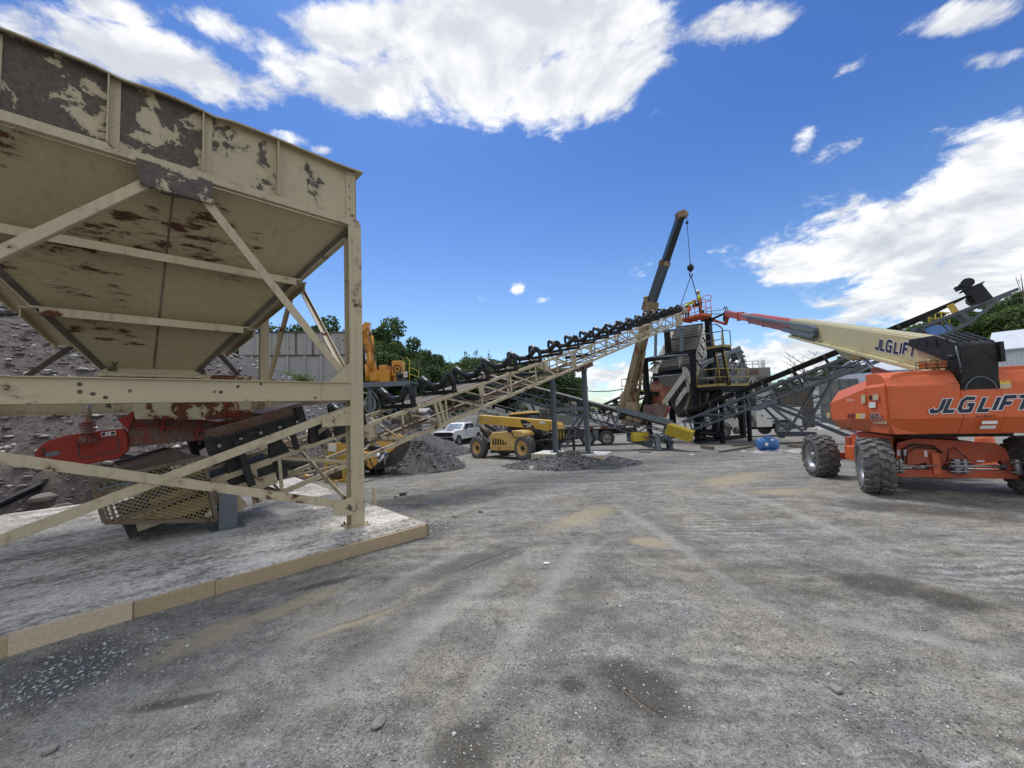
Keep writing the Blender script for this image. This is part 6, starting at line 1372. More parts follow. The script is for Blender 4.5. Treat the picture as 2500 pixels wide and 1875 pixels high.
yg=[at(x,y,20.0) for x,y in((1632,1036),(1624,1056),(1681,1078),(1705,1070),(1706,1053),(1657,1034))]
gx=nrm(vs(yg[2],yg[1])); go=at(1624,1059,19.6); e1=at(1681,1079,18.9); gd=nrm(vs(e1,go)); gl_=dist(e1,go); gb=nrm((.55,.83,0)); gu=nrm(crs(gd,gb)); gu=gu if gu[2]>0 else tuple(-v for v in gu)
Gq=lambda a,b_,c:va(va(va(go,gd,a),gb,b_),gu,c)
mb=MB(); gh_=.50
for a in(0,gl_):
    for b_ in(0,.95): mb.bar(Gq(a,b_,0),Gq(a,b_,gh_),.03,.03)
for b_ in(0,.95):
    for c in(0,gh_): mb.bar(Gq(0,b_,c),Gq(gl_,b_,c),.03,.03)
for a in(0,gl_):
    for c in(0,gh_): mb.bar(Gq(a,0,c),Gq(a,.95,c),.03,.03)
g_=mb.build('tail_guard',M['yel'],t); mb=MB()
def lattice(mb,f,w,h,st,th=.010):
    for dr in(1,-1):
        k=-h
        while k<w+h:
            a0,a1=(k,k+dr*h); lo_,hi_=0.,1.
            pts=[]
            for j in range(25):
                v=j/24; a=k+dr*h*v
                if 0<=a<=w: pts.append((a,v*h))
            if len(pts)>1: mb.bar(f(*pts[0]),f(*pts[-1]),th,th)
            k+=st
lattice(mb,lambda a,c:Gq(a,0,c),gl_,gh_,.07); lattice(mb,lambda a,c:Gq(a,c,gh_),gl_,.95,.07); lattice(mb,lambda a,c:Gq(gl_,a,c),.95,gh_,.07)
mb.hexa([Gq(.02,.03,.02),Gq(gl_-.02,.03,.02),Gq(gl_-.02,.93,.02),Gq(.02,.93,.02)],[Gq(.02,.03,gh_-.04),Gq(gl_-.02,.03,gh_-.04),Gq(gl_-.02,.93,gh_-.04),Gq(.02,.93,gh_-.04)]); mb.build('guard_mesh',M['yelmesh'],g_)
mb=MB(); c=at(1562,1066,21.5); mb.box(c,(.9,.5,.5)); mb.build('drive_guard',M['yel'],t,bev=.05)
# its wheeled strut
mb=MB(); a=LC(LC0.s_at(1410,0,-.6,0,20),.1,-.62); b_=at(1360,1062,24.5); mb.bar(a,(b_[0],b_[1],gz(24)),.12,.12); mb.bar(va(a,(.5,.8,0)),(b_[0]+.6,b_[1]+1.0,gz(24)),.12,.12); a2=LC(LC0.s_at(1262,0,-.6,0,20),.1,-.62); mb.bar(a2,va(a2,(.9,1,-2.9)),.12,.12); mb.bar(va(a2,(.8,-.4,0)),va(a2,(1.8,.5,-2.9)),.12,.12); mb.build('strut',M['galv'],t)
# right one: climbs to the right, above the boom lift
Ro=at(1700,1013,25.0); inc=fit_inc(Ro,132.2,2082,862); RC=CF(Ro,132.2,inc); sR0=RC.s_at(1664,0,0,-6,3); sR1=RC.s_at(2388,0,0,0,25)
t=thing('stacking_conveyor','slate grey belt conveyor climbing right above the boom lift to a motor head','conveyor',(16,20,gz(20)))
belt_conv(t,RC,sR0,sR1-2.0,1.05,-.86,1.56,ch=.13,web=.085,side='N',bay=1.3,)
for l in(0,1.05):   # bent head section
    mb=MB(); a,b_,c,d=RC(sR1-2.0,l,-.05),RC(sR1+1.2,l,-.05),RC(sR1-2.0,l,-.80),RC(sR1-.5,l,-.62); mb.bar(a,b_,.08,.12); mb.bar(c,d,.10,.12); mb.bar(d,RC(sR1+.8,l,-.05),.10,.12); mb.bar(RC(sR1-2.0,l,-.05),c,.08,.22); mb.bar(RC(sR1-.6,l,-.05),d,.07,.14); mb.bar(RC(sR1-1.2,l,-.05),RC(sR1-1.1,l,-.72),.06,.06); mb.build('head_frame',M['gray2'],t)
mb=MB(); cs=[(-.02,.5),(.33,.275),(.72,.275),(1.07,.5),(1.07,.47),(.72,.255),(.33,.255),(-.02,.47)]; mb.loft([[RC(sR1-2.0,a,b_) for a,b_ in cs],[RC(sR1+.1,a,.50+.1*(b_-.3)) for a,b_ in cs]]); mb.build('belt',M['rubber'],t)
for px in(1935,2270):
    s=RC.s_at(px,0,-.4,0,25); mb=MB(); mb.bar(RC(s,-.06,-.86),RC(s-.25,-.06,0),.03,.36,up=RC.Lt); mb.bar(RC(s,1.11,-.86),RC(s-.25,1.11,0),.03,.36,up=RC.Lt); mb.build('splice_plate',M['gray2'],t)
mb=MB(); s=sR1+.15; mb.tube(RC(s,.05,.28),RC(s,1.0,.28),.27,16); mb.build('head_pulley',M['black'],t)
mb=MB(); mb.box2((s-.20,-.12,0),(s+.30,.0,.75),RC); mb.box2((s-.35,-.15,.74),(s+.40,.45,.78),RC); mb.box2((s-.3,-.1,.45),(s-.1,0,.9),RC); mb.build('motor_stand',M['black'],t,bev=.01)
mb=MB(); mb.tube(RC(s-.02,-.15,1.0),RC(s-.02,.55,1.0),.21,14); mb.box2((s-.42,.0,.86),(s-.18,.3,1.06),RC); mb.build('motor',M['black'],t,bev=.01)
mb=MB(); mb.box2((RC.s_at(2325,0,.2,0,25)-.1,-.12,0),(RC.s_at(2325,0,.2,0,25)+.12,-.02,.42),RC); mb.build('yellow_idler_bracket',M['cat'],t)
mb=MB()
for px in(1930,2110,2290):
    s=RC.s_at(px,0,0,0,25); mb.tube(RC(s-.6,.2,-.30),RC(s-.6,.85,-.30),.06,10)
mb.path([RC(s,.5,-.45) for s in np.linspace(sR0+1,sR1-3,12)],.05,6); mb.path([RC(s,.2,-.6) for s in np.linspace(sR0+1,sR1-3,12)],.03,6); mb.build('conduit',M['galv'],t)
# undercarriage
ax0=at(1898,1058,23.6); ax1=at(1992,1060,21.9); 
mb=MB(); mb.bar(ax0,ax1,.25,.26); mb.bar(va(ax0,(.05,0,-.2)),va(ax0,(.3,-.2,-.2)),.3,.15); mb.build('axle_beam',M['gray2'],t)
sA_=RC.s_at(1862,0,-.86,0,25); mb=MB(); mb.bar(RC(sA_-.55,-.06,-.92),RC(sA_+.75,-.06,-.92),.12,.24,up=RC.N); mb.bar(RC(sA_-.55,1.1,-.92),RC(sA_+.75,1.1,-.92),.12,.24,up=RC.N); mb.build('pivot_beam',M['galv'],t)
for (p0,p1,w) in ((RC(sA_+.3,-.08,-.95),at(2105,1078,19.6),.17),(RC(sA_,-.05,-.95),at(1921,1050,23.3),.10),(RC(sA_+.3,-.05,-.95),at(1959,1052,22.6),.11),(RC(sA_+.5,1.1,-.95),at(2130,1070,21),.14)):
    mb=MB(); mb.chan(p0,p1,w*.9,w*1.1,.012) if w>.15 else mb.bar(p0,p1,w,w); mb.build('strut',M['galv'],t)
mb=MB(); mb.bar(at(1872,1022,23.8),at(1900,1021,23.3),.06,.06); mb.build('strut_tie',M['galv'],t)
sB=RC.s_at(2033,0,-.86,0,25); sC=RC.s_at(1985,0,-.86,0,25); 
mb=MB(); p0=RC(sB,0,-.86); p1=at(1964,1050,22.4); q0=RC(sC,1.05,-.86); q1=at(1927,1050,23.2)
for a,b_ in((p0,p1),(q0,q1)): mb.bar(a,b_,.11,.11)
for u_ in(.30,.62): mb.bar(lerp(p0,p1,u_),lerp(q0,q1,u_),.08,.07)
mb.build('a_frame',M['galv'],t)
# ---------------- screening plant
So=at(1706,1090,26.0); S0=Fr((So[0],So[1],0),-26.6); SF=lambda a,b_,c:S0(a,-b_,c); SBk=tuple(-v for v in S0.y); GS=gz(26)-.02; FWd=4.25
t=thing('screening_plant','tall screening plant with sloping dark deck, white side plates and yellow railings','screening plant',SF(2,2,GS)); bl=M['gray2']
blk=mat('black_frame',(.013,.014,.017),.7,0,.3,3,dust=.04,spec=.2)
mb=MB(); 
for a in(0,FWd): mb.bar(SF(a,0,GS),SF(a,0,5.28),.30,.30,up=S0.x)
mb.bar(SF(-.15,0,5.12),SF(FWd+.15,0,5.12),.28,.32); mb.build('front_portal',blk,t)
mb=MB()
for a in(.25,3.9): mb.bar(SF(a,2.2,GS),SF(a,2.2,7.6),.34,.34,up=S0.x); mb.bar(SF(a,5.2,GS),SF(a,5.2,2.5),.3,.3,up=S0.x); mb.bar(SF(a,.1,2.5),SF(a,5.2,2.5),.25,.25); mb.bar(SF(a,0,GS+.1),SF(a,5.2,GS+.1),.25,.25)
mb.bar(SF(0,2.2,2.5),SF(FWd,2.2,2.5),.25,.25); mb.bar(SF(0,.2,.3),SF(.2,2.2,2.4),.18,.18); mb.bar(SF(.3,5.2,.3),SF(.3,2.2,2.4),.18,.18); mb.bar(SF(3.9,5.2,.3),SF(3.9,2.2,2.4),.2,.2); mb.build('frame',blk,t)
d0,d1=(.35,4.15),(4.6,7.95)     # (back, height) of the deck ends
DK=[at(1607,903,29.6),at(1689,892,26.8),at(1716,792,30.0),at(1650,800,32.6)]
mb=MB(); mb.hexa([va(p,(0,0,-.15)) for p in DK],DK); mb.build('screen_deck',M['deck'],t)
mb=MB()
for i in range(25):
    u_=i/24; mb.bar(va(lerp(DK[0],DK[3],u_),(0,0,.02)),va(lerp(DK[1],DK[2],u_),(0,0,.02)),.05,.05 if i%8 else .16)
mb.build('deck_rib',M['deck'],t)
for pts,ds in ((((1589,908),(1606,912),(1657,803),(1640,806)),(29.6,29.5,32.6,32.6)),(((1688,915),(1703,918),(1736,830),(1733,794),(1709,797)),(26.7,26.6,29.4,29.9,30.1))):
    mb=MB(); mb.prism([at(x,y,d) for (x,y),d in zip(pts,ds)],(-.1,-.05,0)); mb.build('side_plate',M['screenw'],t)
mb=MB()
for k in range(5): p=lerp(at(1700,895,26.5),at(1726,805,29.8),.08+.2*k); mb.bar(va(p,(-.12,-.1,.25)),va(p,(.16,.0,-.2)),.05,.10)
mb.build('slot_cover',M['black'],t)
def spl(pts,a,th,name,m):
    mb=MB(); mb.prism([onpl(px,py,SF(a,0,0),S0.x) for px,py in pts],tuple(th*v for v in S0.x)); return mb.build(name,m,t)
Z62=lambda x,y:(1560+x/8.295,860+y/8.295)
def pd(X): return 26.0+(1695-X)*.0325
def plate(pts,d,m,name,th=.06,dl=None):
    mb=MB(); mb.prism([at(*Z62(x,y),pd(Z62(x,y)[0])+d-26.35+(dd if dl else 0)) for (x,y),dd in zip(pts,dl or [0]*len(pts))],(0.3*th,th,0)); return mb.build(name,M[m],t)
plate([(255,590),(795,560),(700,770),(545,1055),(190,1060),(205,830)],27.3,'rustpl','wear_plate',.08,[.5,.2,0,-.3,-.2,0])
plate([(245,500),(290,490),(255,600),(205,840),(190,1050),(175,900)],27.1,'screenw','chute_edge')
plate([(700,1110),(640,990),(780,770),(945,520),(985,780),(830,1010)],26.9,'deck','chute_box',.5)
plate([(885,420),(965,490),(760,760),(590,1000),(548,1055),(520,930),(700,690)],26.5,'screenw','chute_trough',.14)
plate([(935,700),(975,790),(860,950),(752,1112),(738,1000),(840,830)],26.3,'screenw','chute_trough',.14)
plate([(880,300),(950,290),(1030,400),(1045,560),(1010,820),(975,830),(960,640),(885,420)],26.8,'screenw','cheek_plate',.10)
plate([(900,1150),(960,1010),(1060,620),(1080,800),(960,1160)],27.4,'screenw','cheek_plate',.05)
plate([(100,1060),(560,1075),(640,1085),(620,1180),(540,1330),(460,1320),(70,1240)],25.6,'rustdk','discharge_chute',.9,[.5,.3,0,0,-.2,-.2,.3])
plate([(470,1330),(560,1110),(650,1085),(630,1170),(545,1330)],25.3,'rustpl','chute_cheek',.06)
plate([(290,370),(880,320),(880,440),(270,495)],27.8,'black','rubber_curtain',.1); plate([(280,505),(870,450),(800,545),(280,590)],27.6,'black','rubber_curtain',.1)
mb=MB(); a,b_=at(*Z62(300,510),29.2),at(*Z62(850,455),27.2); mb.tube(a,b_,.05,8); a,b_=at(*Z62(230,110),29.2),at(*Z62(1000,50),26.2); mb.tube(a,b_,.10,8); mb.build('cross_pipe',M['galv'],t)
for (x0,y0,x1,y1) in((845,90,830,270),(300,140,330,330)):
    mb=MB(); dq=pd(Z62(x0,y0)[0])+.1; a,b_=at(*Z62(x0,y0),dq),at(*Z62(x1,y1),dq); mb.tube(a,lerp(a,b_,.75),.11,10); mb.tube(lerp(a,b_,.75),b_,.06,8); mb.path([va(b_,(.09*cos(q),0,-.06+.1*sin(q))) for q in np.linspace(0,4.4,8)],.02,5); mb.build('spring_hanger',M['screenw'],t)
mb=MB(); c=at(*Z62(330,270),28.9); mb.path([va(c,(.35*cos(q),0,.25*sin(q))) for q in np.linspace(.2,2.8,8)],.06,6); mb.bar(at(*Z62(180,385),29.0),at(*Z62(400,210),28.6),.08,.08); mb.build('hose',M['black'],t)
mb=MB(); a,b_,c,d=at(1600,876,28.9),at(1601,812,28.9),at(1664,806,26.9),at(1664,862,26.9); mb.bar(a,b_,.2,.16); mb.bar(va(b_,(0,0,.05)),va(c,(0,0,.05)),.16,.16); mb.bar(c,d,.20,.16); mb.build('gantry',M['galv'],t)
mb=MB(); mb.hexa([SF(1.2,1.6,.6),SF(2.9,1.6,.6),SF(2.9,3.2,.6),SF(1.2,3.2,.6)],[SF(.5,.7,3.7),SF(3.7,.7,3.7),SF(3.7,5.0,5.6),SF(.5,5.0,5.6)]); mb.build('collecting_hopper',M['silo'],t)
mb=MB()
for k in range(4): a_=lerp(SF(.48,.7,3.7),SF(.48,5.0,5.6),k/3); b_=lerp(SF(1.15,1.6,.6),SF(1.15,3.2,.6),k/3); mb.bar(a_,b_,.10,.10)
mb.box2((0,0,0),(0,0,0)) if 0 else None
mb.bar(SF(-.1,.6,3.3),SF(-.1,5.0,3.3),.2,.25); mb.bar(SF(-.1,.6,4.2),SF(-.1,5.0,5.6),.2,.25); mb.build('hopper_rib',M['galv'],t)
# platforms, railings, stairs
def rail(pts,z,h,mm,nm='railing',posts=True):
    mb=MB()
    for k in(.55,1.1): mb.path([SF(a,b_,z+h*k/1.1) for a,b_ in pts],.028,5)
    for (a0,b0),(a1,b1) in zip(pts,pts[1:]):
        n_=max(1,round(math.hypot(a1-a0,b1-b0)/1.2))
        for i in range(n_+1): a,b_=lerp((a0,b0),(a1,b1),i/n_); mb.tube(SF(a,b_,z),SF(a,b_,z+h),.025,5)
    return mb.build(nm,M[mm],t)
def plat(a0,a1,b0,b1,z,mm='rail'):
    mb=MB(); mb.hexa([SF(a0,b0,z-.25),SF(a1,b0,z-.25),SF(a1,b1,z-.25),SF(a0,b1,z-.25)],[SF(a0,b0,z-.02),SF(a1,b0,z-.02),SF(a1,b1,z-.02),SF(a0,b1,z-.02)]); mb.build('walkway',blk,t)
    mb=MB(); mb.bar(SF(a0,b0-.02,z+.05),SF(a1,b0-.02,z+.05),.03,.16); mb.bar(SF(a0-.02,b0,z+.05),SF(a0-.02,b1,z+.05),.03,.16); mb.bar(SF(a1+.02,b0,z+.05),SF(a1+.02,b1,z+.05),.03,.16); mb.build('toe_board',M[mm],t)
plat(-1.7,-.2,.0,3.2,2.72); rail([(-.2,.0),(-1.7,.0),(-1.7,3.2)],2.72,1.1,'rail')
plat(4.45,7.0,.0,1.2,2.72); rail([(4.5,.0),(7.0,.0),(7.0,1.2),(4.5,1.2)],2.72,1.15,'rail')
mb=MB(); mb.path([SF(5.6,.6,2.72),SF(5.6,.6,4.2),SF(5.4,.6,4.35),SF(5.2,.6,4.2),SF(5.2,.6,2.72)],.03,5); mb.build('railing',M['rail'],t)
mb=MB()
for a,b_ in((-1.6,.2),(-.3,.2),(-1.6,3),(6.8,.2),(4.7,.4)): mb.bar(SF(a,b_,GS),SF(a*.96+.02,b_+.3,2.5),.2,.2,up=S0.x)
mb.bar(SF(-.2,.2,1.0),SF(-1.5,.3,2.4),.14,.14); mb.bar(SF(5.4,.1,.6),SF(4.4,.1,2.45),.2,.2); mb.build('platform_leg',blk,t)
plat(-1.5,-.3,1.05,1.9,5.32,'rail'); 
mb=MB(); ups=[SF(-.2,1.05,5.3),SF(-.2,1.05,6.5),SF(-1.0,1.05,6.5)]; mb.path([SF(.2,1.0,6.35),SF(-1.15,1.05,6.35),SF(-1.45,1.3,6.35)],.035,6); mb.path([SF(.2,1.0,5.8),SF(-1.45,1.05,5.8)],.03,6); mb.path([SF(-.75,1.05,5.3),SF(-.75,1.05,6.9),SF(-1.1,1.1,6.9),SF(-1.45,1.2,6.55),SF(-1.48,1.2,5.3)],.05,6); mb.path([SF(-1.48,1.2,5.3),SF(-1.5,1.9,5.3),SF(-1.5,1.9,6.4),SF(-1.48,1.2,6.4)],.035,6); mb.build('railing',M['galv'],t)
mb=MB(); p0,p1=SF(-1.25,.9,2.75),SF(-.55,1.5,5.32); q0,q1=SF(-1.85,.9,2.75),SF(-1.15,1.5,5.32)
for a,b_ in((p0,p1),(q0,q1)): mb.bar(a,b_,.05,.22,up=S0.x)
mb.build('stair_stringer',blk,t)
mb=MB()
for k in range(11): u_=(k+.5)/11; mb.bar(lerp(p0,p1,u_),lerp(q0,q1,u_),.22,.03)
mb.build('stair_tread',M['rope'],t)
mb=MB()
for a,b_ in((p0,p1),(q0,q1)):
    for h in(.55,1.0): mb.path([va(a,(0,0,h)),va(b_,(0,0,h))],.025,5)
    for k in range(5): q=lerp(a,b_,k/4); mb.tube(q,va(q,(0,0,1.0)),.022,5)
mb.build('stair_railing',M['rail'],t)
mb=MB(); c=SF(-.9,1.6,2.72); mb.ball(va(c,(0,0,.75)),(.42,.42,.5),12,8); mb.box(va(c,(0,0,.25)),(.8,.7,.5)); mb.build('screen_motor',M['deck'],t)
# loose frame on the ground below the guard
mb=MB()
for p,q in(((1710,1056),(1760,1058)),((1706,1082),(1765,1066)),((1708,1066),(1765,1071)),((1752,1038),(1754,1072)),((1764,1035),(1766,1072))): mb.bar(at(*p,24.2),at(*q,24.2),.13,.13)
mb.build('base_frame',blk,t)
# ---------------- crane truck behind the conveyor
t=thing('crane_truck','flatbed crane truck with rusty lower boom and dark upper boom raised','crane truck',(7,28.5,gz(28)))
CT=Fr((at(1482,1081,27.0)[0],27.0,gz(27)),97); 
for x in(0,-1.3): 
    for y,sg in((0,1),(2.2,-1)): wheel(t,CT(x if y else x,y,.52),tuple(-sg*v for v in CT.y),.52,.32,.30,M['tyredark'],M['steel'])
wheel(t,CT(-5.5,0,.52),tuple(-v for v in CT.y),.52,.32,.30,M['tyredark'],M['steel']); wheel(t,CT(-5.5,2.2,.52),tuple(CT.y),.52,.32,.30,M['tyredark'],M['steel'])
mb=MB(); mb.box2((-6.5,.7,.75),(2.2,1.5,1.05),CT); mb.build('chassis',M['black'],t)
mb=MB(); mb.box2((-4.2,-.1,1.15),(2.3,2.4,1.38),CT); mb.build('flatbed',M['brownm'],t)
mb=MB()
for k in range(5): mb.box2((-3.6+k*1.1,-.125,1.20),(-3.1+k*1.1,-.105,1.30),CT)
mb.build('red_reflector',M['decr'],t)
mb=MB()
for k in range(5): mb.box2((-3.08+k*1.1,-.125,1.20),(-2.6+k*1.1,-.105,1.30),CT)
mb.build('white_reflector',M['decw'],t)
mb=MB(); mb.box2((-2.2,.1,.55),(-1.1,.5,1.12),CT); mb.box2((-.95,-.05,.35),(-.55,.0,1.1),CT); mb.build('toolbox',M['galv'],t,bev=.03)
mb=MB(); mb.loft([[CT(-7.2,0,.6),CT(-4.6,0,.6),CT(-4.6,2.2,.6),CT(-7.2,2.2,.6)],[CT(-7.2,0,1.7),CT(-4.6,0,1.7),CT(-4.6,2.2,1.7),CT(-7.2,2.2,1.7)],[CT(-6.3,.15,2.6),CT(-4.7,.15,2.6),CT(-4.7,2.05,2.6),CT(-6.3,2.05,2.6)]]); mb.build('cab',M['galv'],t,bev=.06)
b0,b1,b2_,b3=at(1533,975,31),at(1589,741,28.2),at(1624,640,27.4),at(1663,524,24.6)
c=CT(2.1,1.2,0); mb=MB(); mb.box2((1.3,.5,1.38),(2.9,1.9,2.1),CT); mb.tube((c[0],c[1],.2),(c[0],c[1],b0[2]-.3),.45,16); mb.build('pedestal',M['boomrust'],t,bev=.03); mb=MB(); mb.hexa([va(b0,(-.6,-.5,-.9)),va(b0,(.6,-.5,-.9)),va(b0,(.6,.5,-.9)),va(b0,(-.6,.5,-.9))],[va(b0,(-.45,-.5,.5)),va(b0,(.7,-.5,.5)),va(b0,(.7,.5,.5)),va(b0,(-.45,.5,.5))]); mb.build('turret',M['boomrust'],t,bev=.03)
mb=MB(); mb.bar(b0,b1,.70,.66,w1=.62,h1=.58); mb.build('boom_base',M['boomrust'],t,bev=.03)
d_=nrm(vs(b1,b0)); mb=MB(); mb.bar(va(b1,d_,-.55),va(b1,d_,.12),.86,.80); mb.bar(va(va(b1,d_,.1),(-.35,0,0)),va(va(b1,d_,.55),(-.55,0,0)),.25,.3); mb.build('boom_collar',M['boomrust'],t,bev=.02)
mb=MB(); mb.bar(lerp(b0,b1,.97),b2_,.58,.56); mb.build('boom_section',M['boomteal'],t,bev=.02)
mb=MB(); mb.bar(va(b2_,nrm(vs(b2_,b1)),-.3),va(b2_,nrm(vs(b2_,b1)),.05),.64,.62); mb.build('boom_collar',M['boomrust'],t)
mb=MB(); mb.bar(b2_,b3,.48,.46,w1=.42); mb.build('boom_section',M['boomteal'],t,bev=.02)
mb=MB(); mb.bar(va(b3,(-.28,0,-.1)),va(b3,(.25,0,.05)),.5,.42); mb.tube(va(b3,(.22,-.2,-.05)),va(b3,(.22,.2,-.05)),.20,14); mb.build('boom_head',M['boomrust'],t,bev=.02)
mb=MB(); a=va(lerp(b0,b1,.55),(.5,-.2,-.3)); mb.tube(va(b0,(.6,-.3,-.6)),va(a,(-.25,0,0)),.11,12); mb.build('boom_cylinder',M['boomrust'],t)
rt=va(b3,(.35,0,-.1)); hk=(rt[0]+.02,rt[1],at(1677,655,b3[1])[2])
mb=MB(); mb.tube(rt,hk,.018,6); mb.ball(va(rt,(0,0,-.45)),.10,10,6); mb.build('hoist_rope',M['rope'],t)
mb=MB(); mb.lathe([(.06,.30),(.10,.22),(.19,.14),(.21,0),(.19,-.10),(.10,-.18),(.05,-.25)],hk,(0,0,1),14); mb.path([va(hk,(.10*cos(q),0,-.42+.13*sin(q))) for q in np.linspace(pi*.6,pi*2.1,9)],.035,6); mb.build('hook_block',M['black'],t)
# slings
hs=va(hk,(0,0,-.5))
t=thing('lifting_sling','dark blue lifting sling of two legs hung from the crane hook','sling',hs)
for q in(at(1661,748,22.6),at(1704,733,23.6)):
    mb=MB(); mb.bar(hs,q,.05,.02); mb.build('sling_leg',M['sling'],t)
# ---------------- service truck
vo=at(1768,1064,30.2); VT=Fr((vo[0],vo[1],gz(30)),92)
t=thing('service_truck','dusty white service truck with body boxes parked behind the grey conveyor','truck',VT(2,1,0)); vn=tuple(-v for v in VT.y); wx_=at(1903,1050,30.4)[0]-vo[0]
for x in(0,wx_):
    for y,sg in((.05,1),(2.25,-1)): wheel(t,VT(x,y,.53),tuple(sg*v for v in vn),.53,.30,.28,M['tyre'],M['steel'])
mb=MB(); mb.box2((-1.2,.6,.55),(wx_+1.6,1.7,.85),VT); mb.build('chassis',M['black'],t)
mb=MB(); mb.loft([[VT(-1.55,y,z) for y,z in((.25,.7),(2.05,.7),(2.05,1.35),(1.75,1.55),(.55,1.55),(.25,1.35))],[VT(-.25,y,z) for y,z in((.1,.7),(2.2,.7),(2.2,1.6),(2.0,1.80),(.3,1.80),(.1,1.6))]]); mb.build('hood',M['white2'],t,bev=.05)
mb=MB(); mb.loft([[VT(-.3,.05,.95),VT(1.2,.05,.7),VT(1.2,2.25,.7),VT(-.3,2.25,.95)],[VT(-.3,.05,1.75),VT(1.2,.05,1.75),VT(1.2,2.25,1.75),VT(-.3,2.25,1.75)],[VT(.2,.2,2.55),VT(1.2,.2,2.55),VT(1.2,2.1,2.55),VT(.2,2.1,2.55)]]); mb.build('cab',M['white2'],t,bev=.05)
mb=MB(); mb.prism([VT(.0,.03,1.72),VT(1.05,.03,1.72),VT(1.05,.15,2.4),VT(.35,.15,2.4)],tuple(.02*v for v in vn)); mb.build('side_window',M['glass'],t)
mb=MB(); mb.box2((.85,.02,1.45),(1.0,.05,1.75),VT); mb.build('door_handle',M['black'],t)
mb=MB(); mb.path([VT(.75*cos(q)*.95,-.02,.5+.78*sin(q)) for q in np.linspace(.1,2.9,10)],.06,6); mb.build('fender',M['white2'],t)
mb=MB(); mb.tube(VT(.85,.1,.55),VT(2.0,.1,.55),.27,14); mb.build('fuel_tank',M['steel'],t)
font('lettering','TRK',VT(.25,.035,1.5),tuple(VT.x),(0,0,1),.16,M['navy'],t,shear=.2)
mb=MB(); mb.box2((1.28,.15,.75),(2.5,2.1,1.25),VT); mb.box2((1.35,.4,1.25),(2.45,2.0,2.0),VT); mb.build('deck_equipment',M['galv'],t,bev=.02)
mb=MB(); mb.path([VT(1.9,.2,1.3),VT(1.95,.15,1.8),VT(2.15,.15,1.95),VT(2.3,.2,1.4)],.03,6); mb.path([VT(2.05,.2,1.3),VT(2.1,.15,1.7),VT(2.2,.15,1.8),VT(2.4,.2,1.4)],.03,6); mb.build('red_hose',M['red'],t)
x1=wx_+1.55
for a,b_,z0,z1 in((2.55,wx_-.72,.75,2.25),(wx_-.74,wx_+.70,1.25,2.25),(wx_+.71,x1,.75,2.2)):
    mb=MB(); mb.box2((a,.0,z0),(b_-.015,2.3,z1),VT); mb.build('body_box',M['white2'],t,bev=.02)
mb=MB()
for a,b_ in((2.95,3.06),(5.25,5.36)): mb.box2((a,-.02,1.55),(b_,.0,1.68),VT)
mb.build('box_latch',M['black'],t)
mb=MB(); mb.box2((2.5,.0,2.26),(x1,2.3,2.34),VT); mb.build('body_top',M['brownm'],t)
# ---------------- motor on tarpaulin, timbers and litter
mo_=gp(1876,1104); MZ=gnd(mo_[0],mo_[1]); t=thing('electric_motor','blue finned electric motor lying on crumpled plastic near the lift','motor',(mo_[0],mo_[1],MZ)); dm=nrm((1,-.25,0)); mc=(mo_[0],mo_[1],MZ+.36)
mb=MB(); mb.lathe([(.001,-.42),(.16,-.42),(.23,-.38),(.25,-.30),(.245,.28),(.22,.36),(.13,.40),(.001,.40)],mc,dm,20)
for k in range(9): mb.lathe([(.262,-.26+k*.06),(.262,-.245+k*.06)],mc,dm,20)
mb.box(va(mc,(.0,-.05,.24)),(.30,.26,.14)); mb.box(va(mc,(0,0,-.25)),(.55,.45,.06)); mb.build('motor_body',M['blue'],t,bev=.006)
mb=MB(); mb.box(va(mc,(-.22,-.262,.02)),(.12,.01,.13)); mb.box(va(mc,(.06,-.22,.2)),(.14,.01,.07)); mb.build('nameplate',M['decw'],t)
def cloth(name,lab,c,rx,ry,hgt,m,seed,cat):
    t=thing(name,lab,cat,c); mb=MB(); n_=26; R=random.Random(seed); vv=[]
    for j in range(n_):
        for i in range(n_):
            u_,v=i/(n_-1)*2-1,j/(n_-1)*2-1; r_=math.hypot(u_,v); k=1+.25*mnoise.noise((u_*1.5,v*1.5,seed)); h=hgt*max(0,(1-.9*r_**3))*(.5+1.1*abs(mnoise.noise((u_*2.6,v*2.6,seed+3))))+.012
            vv.append((u_*rx*k,v*ry*k,max(.008,h)))
    mb.add(vv,[(j*n_+i,j*n_+i+1,(j+1)*n_+i+1,(j+1)*n_+i) for j in range(n_-1) for i in range(n_-1)],True); o=mb.build('sheet',m,t,ws=False); s_=o.modifiers.new('s','SOLIDIFY'); s_.thickness=.004; return t
cloth('plastic_sheet','crumpled pale plastic sheet under the blue motor',(mo_[0]+.1,mo_[1]-.1,MZ),.85,.55,.13,M['tarp'],4,'sheet')
q=gp(1955,1104); cloth('plastic_sheet','grey crumpled sheet beside the blue motor, nearer the lift wheel',(q[0],q[1],gnd(q[0],q[1])),.55,.45,.16,M['tarp'],9,'sheet')
def plank(name,lab,p,q,w,h,m,cat,lift=0):
    a,b_=gp(*p),gp(*q); a=(a[0],a[1],gnd(a[0],a[1])+h/2+lift); b_=(b_[0],b_[1],gnd(b_[0],b_[1])+h/2+lift); mb=MB(); mb.bar(a,b_,w,h); o=mb.build(name,m,bev=.004); return tag(o,lab,cat)
plank('steel_bar','long thin steel bar on the ground left of the blue motor',(1757,1105),(1850,1090),.10,.06,M['brownm'],'bar'); plank('steel_bar','long steel bar lying behind the blue motor towards the lift',(1790,1090),(1985,1080),.12,.08,M['brownm'],'bar'); plank('timber','short old timber block right of the blue motor',(1930,1092),(1992,1098),.25,.14,M['timber'],'timber')
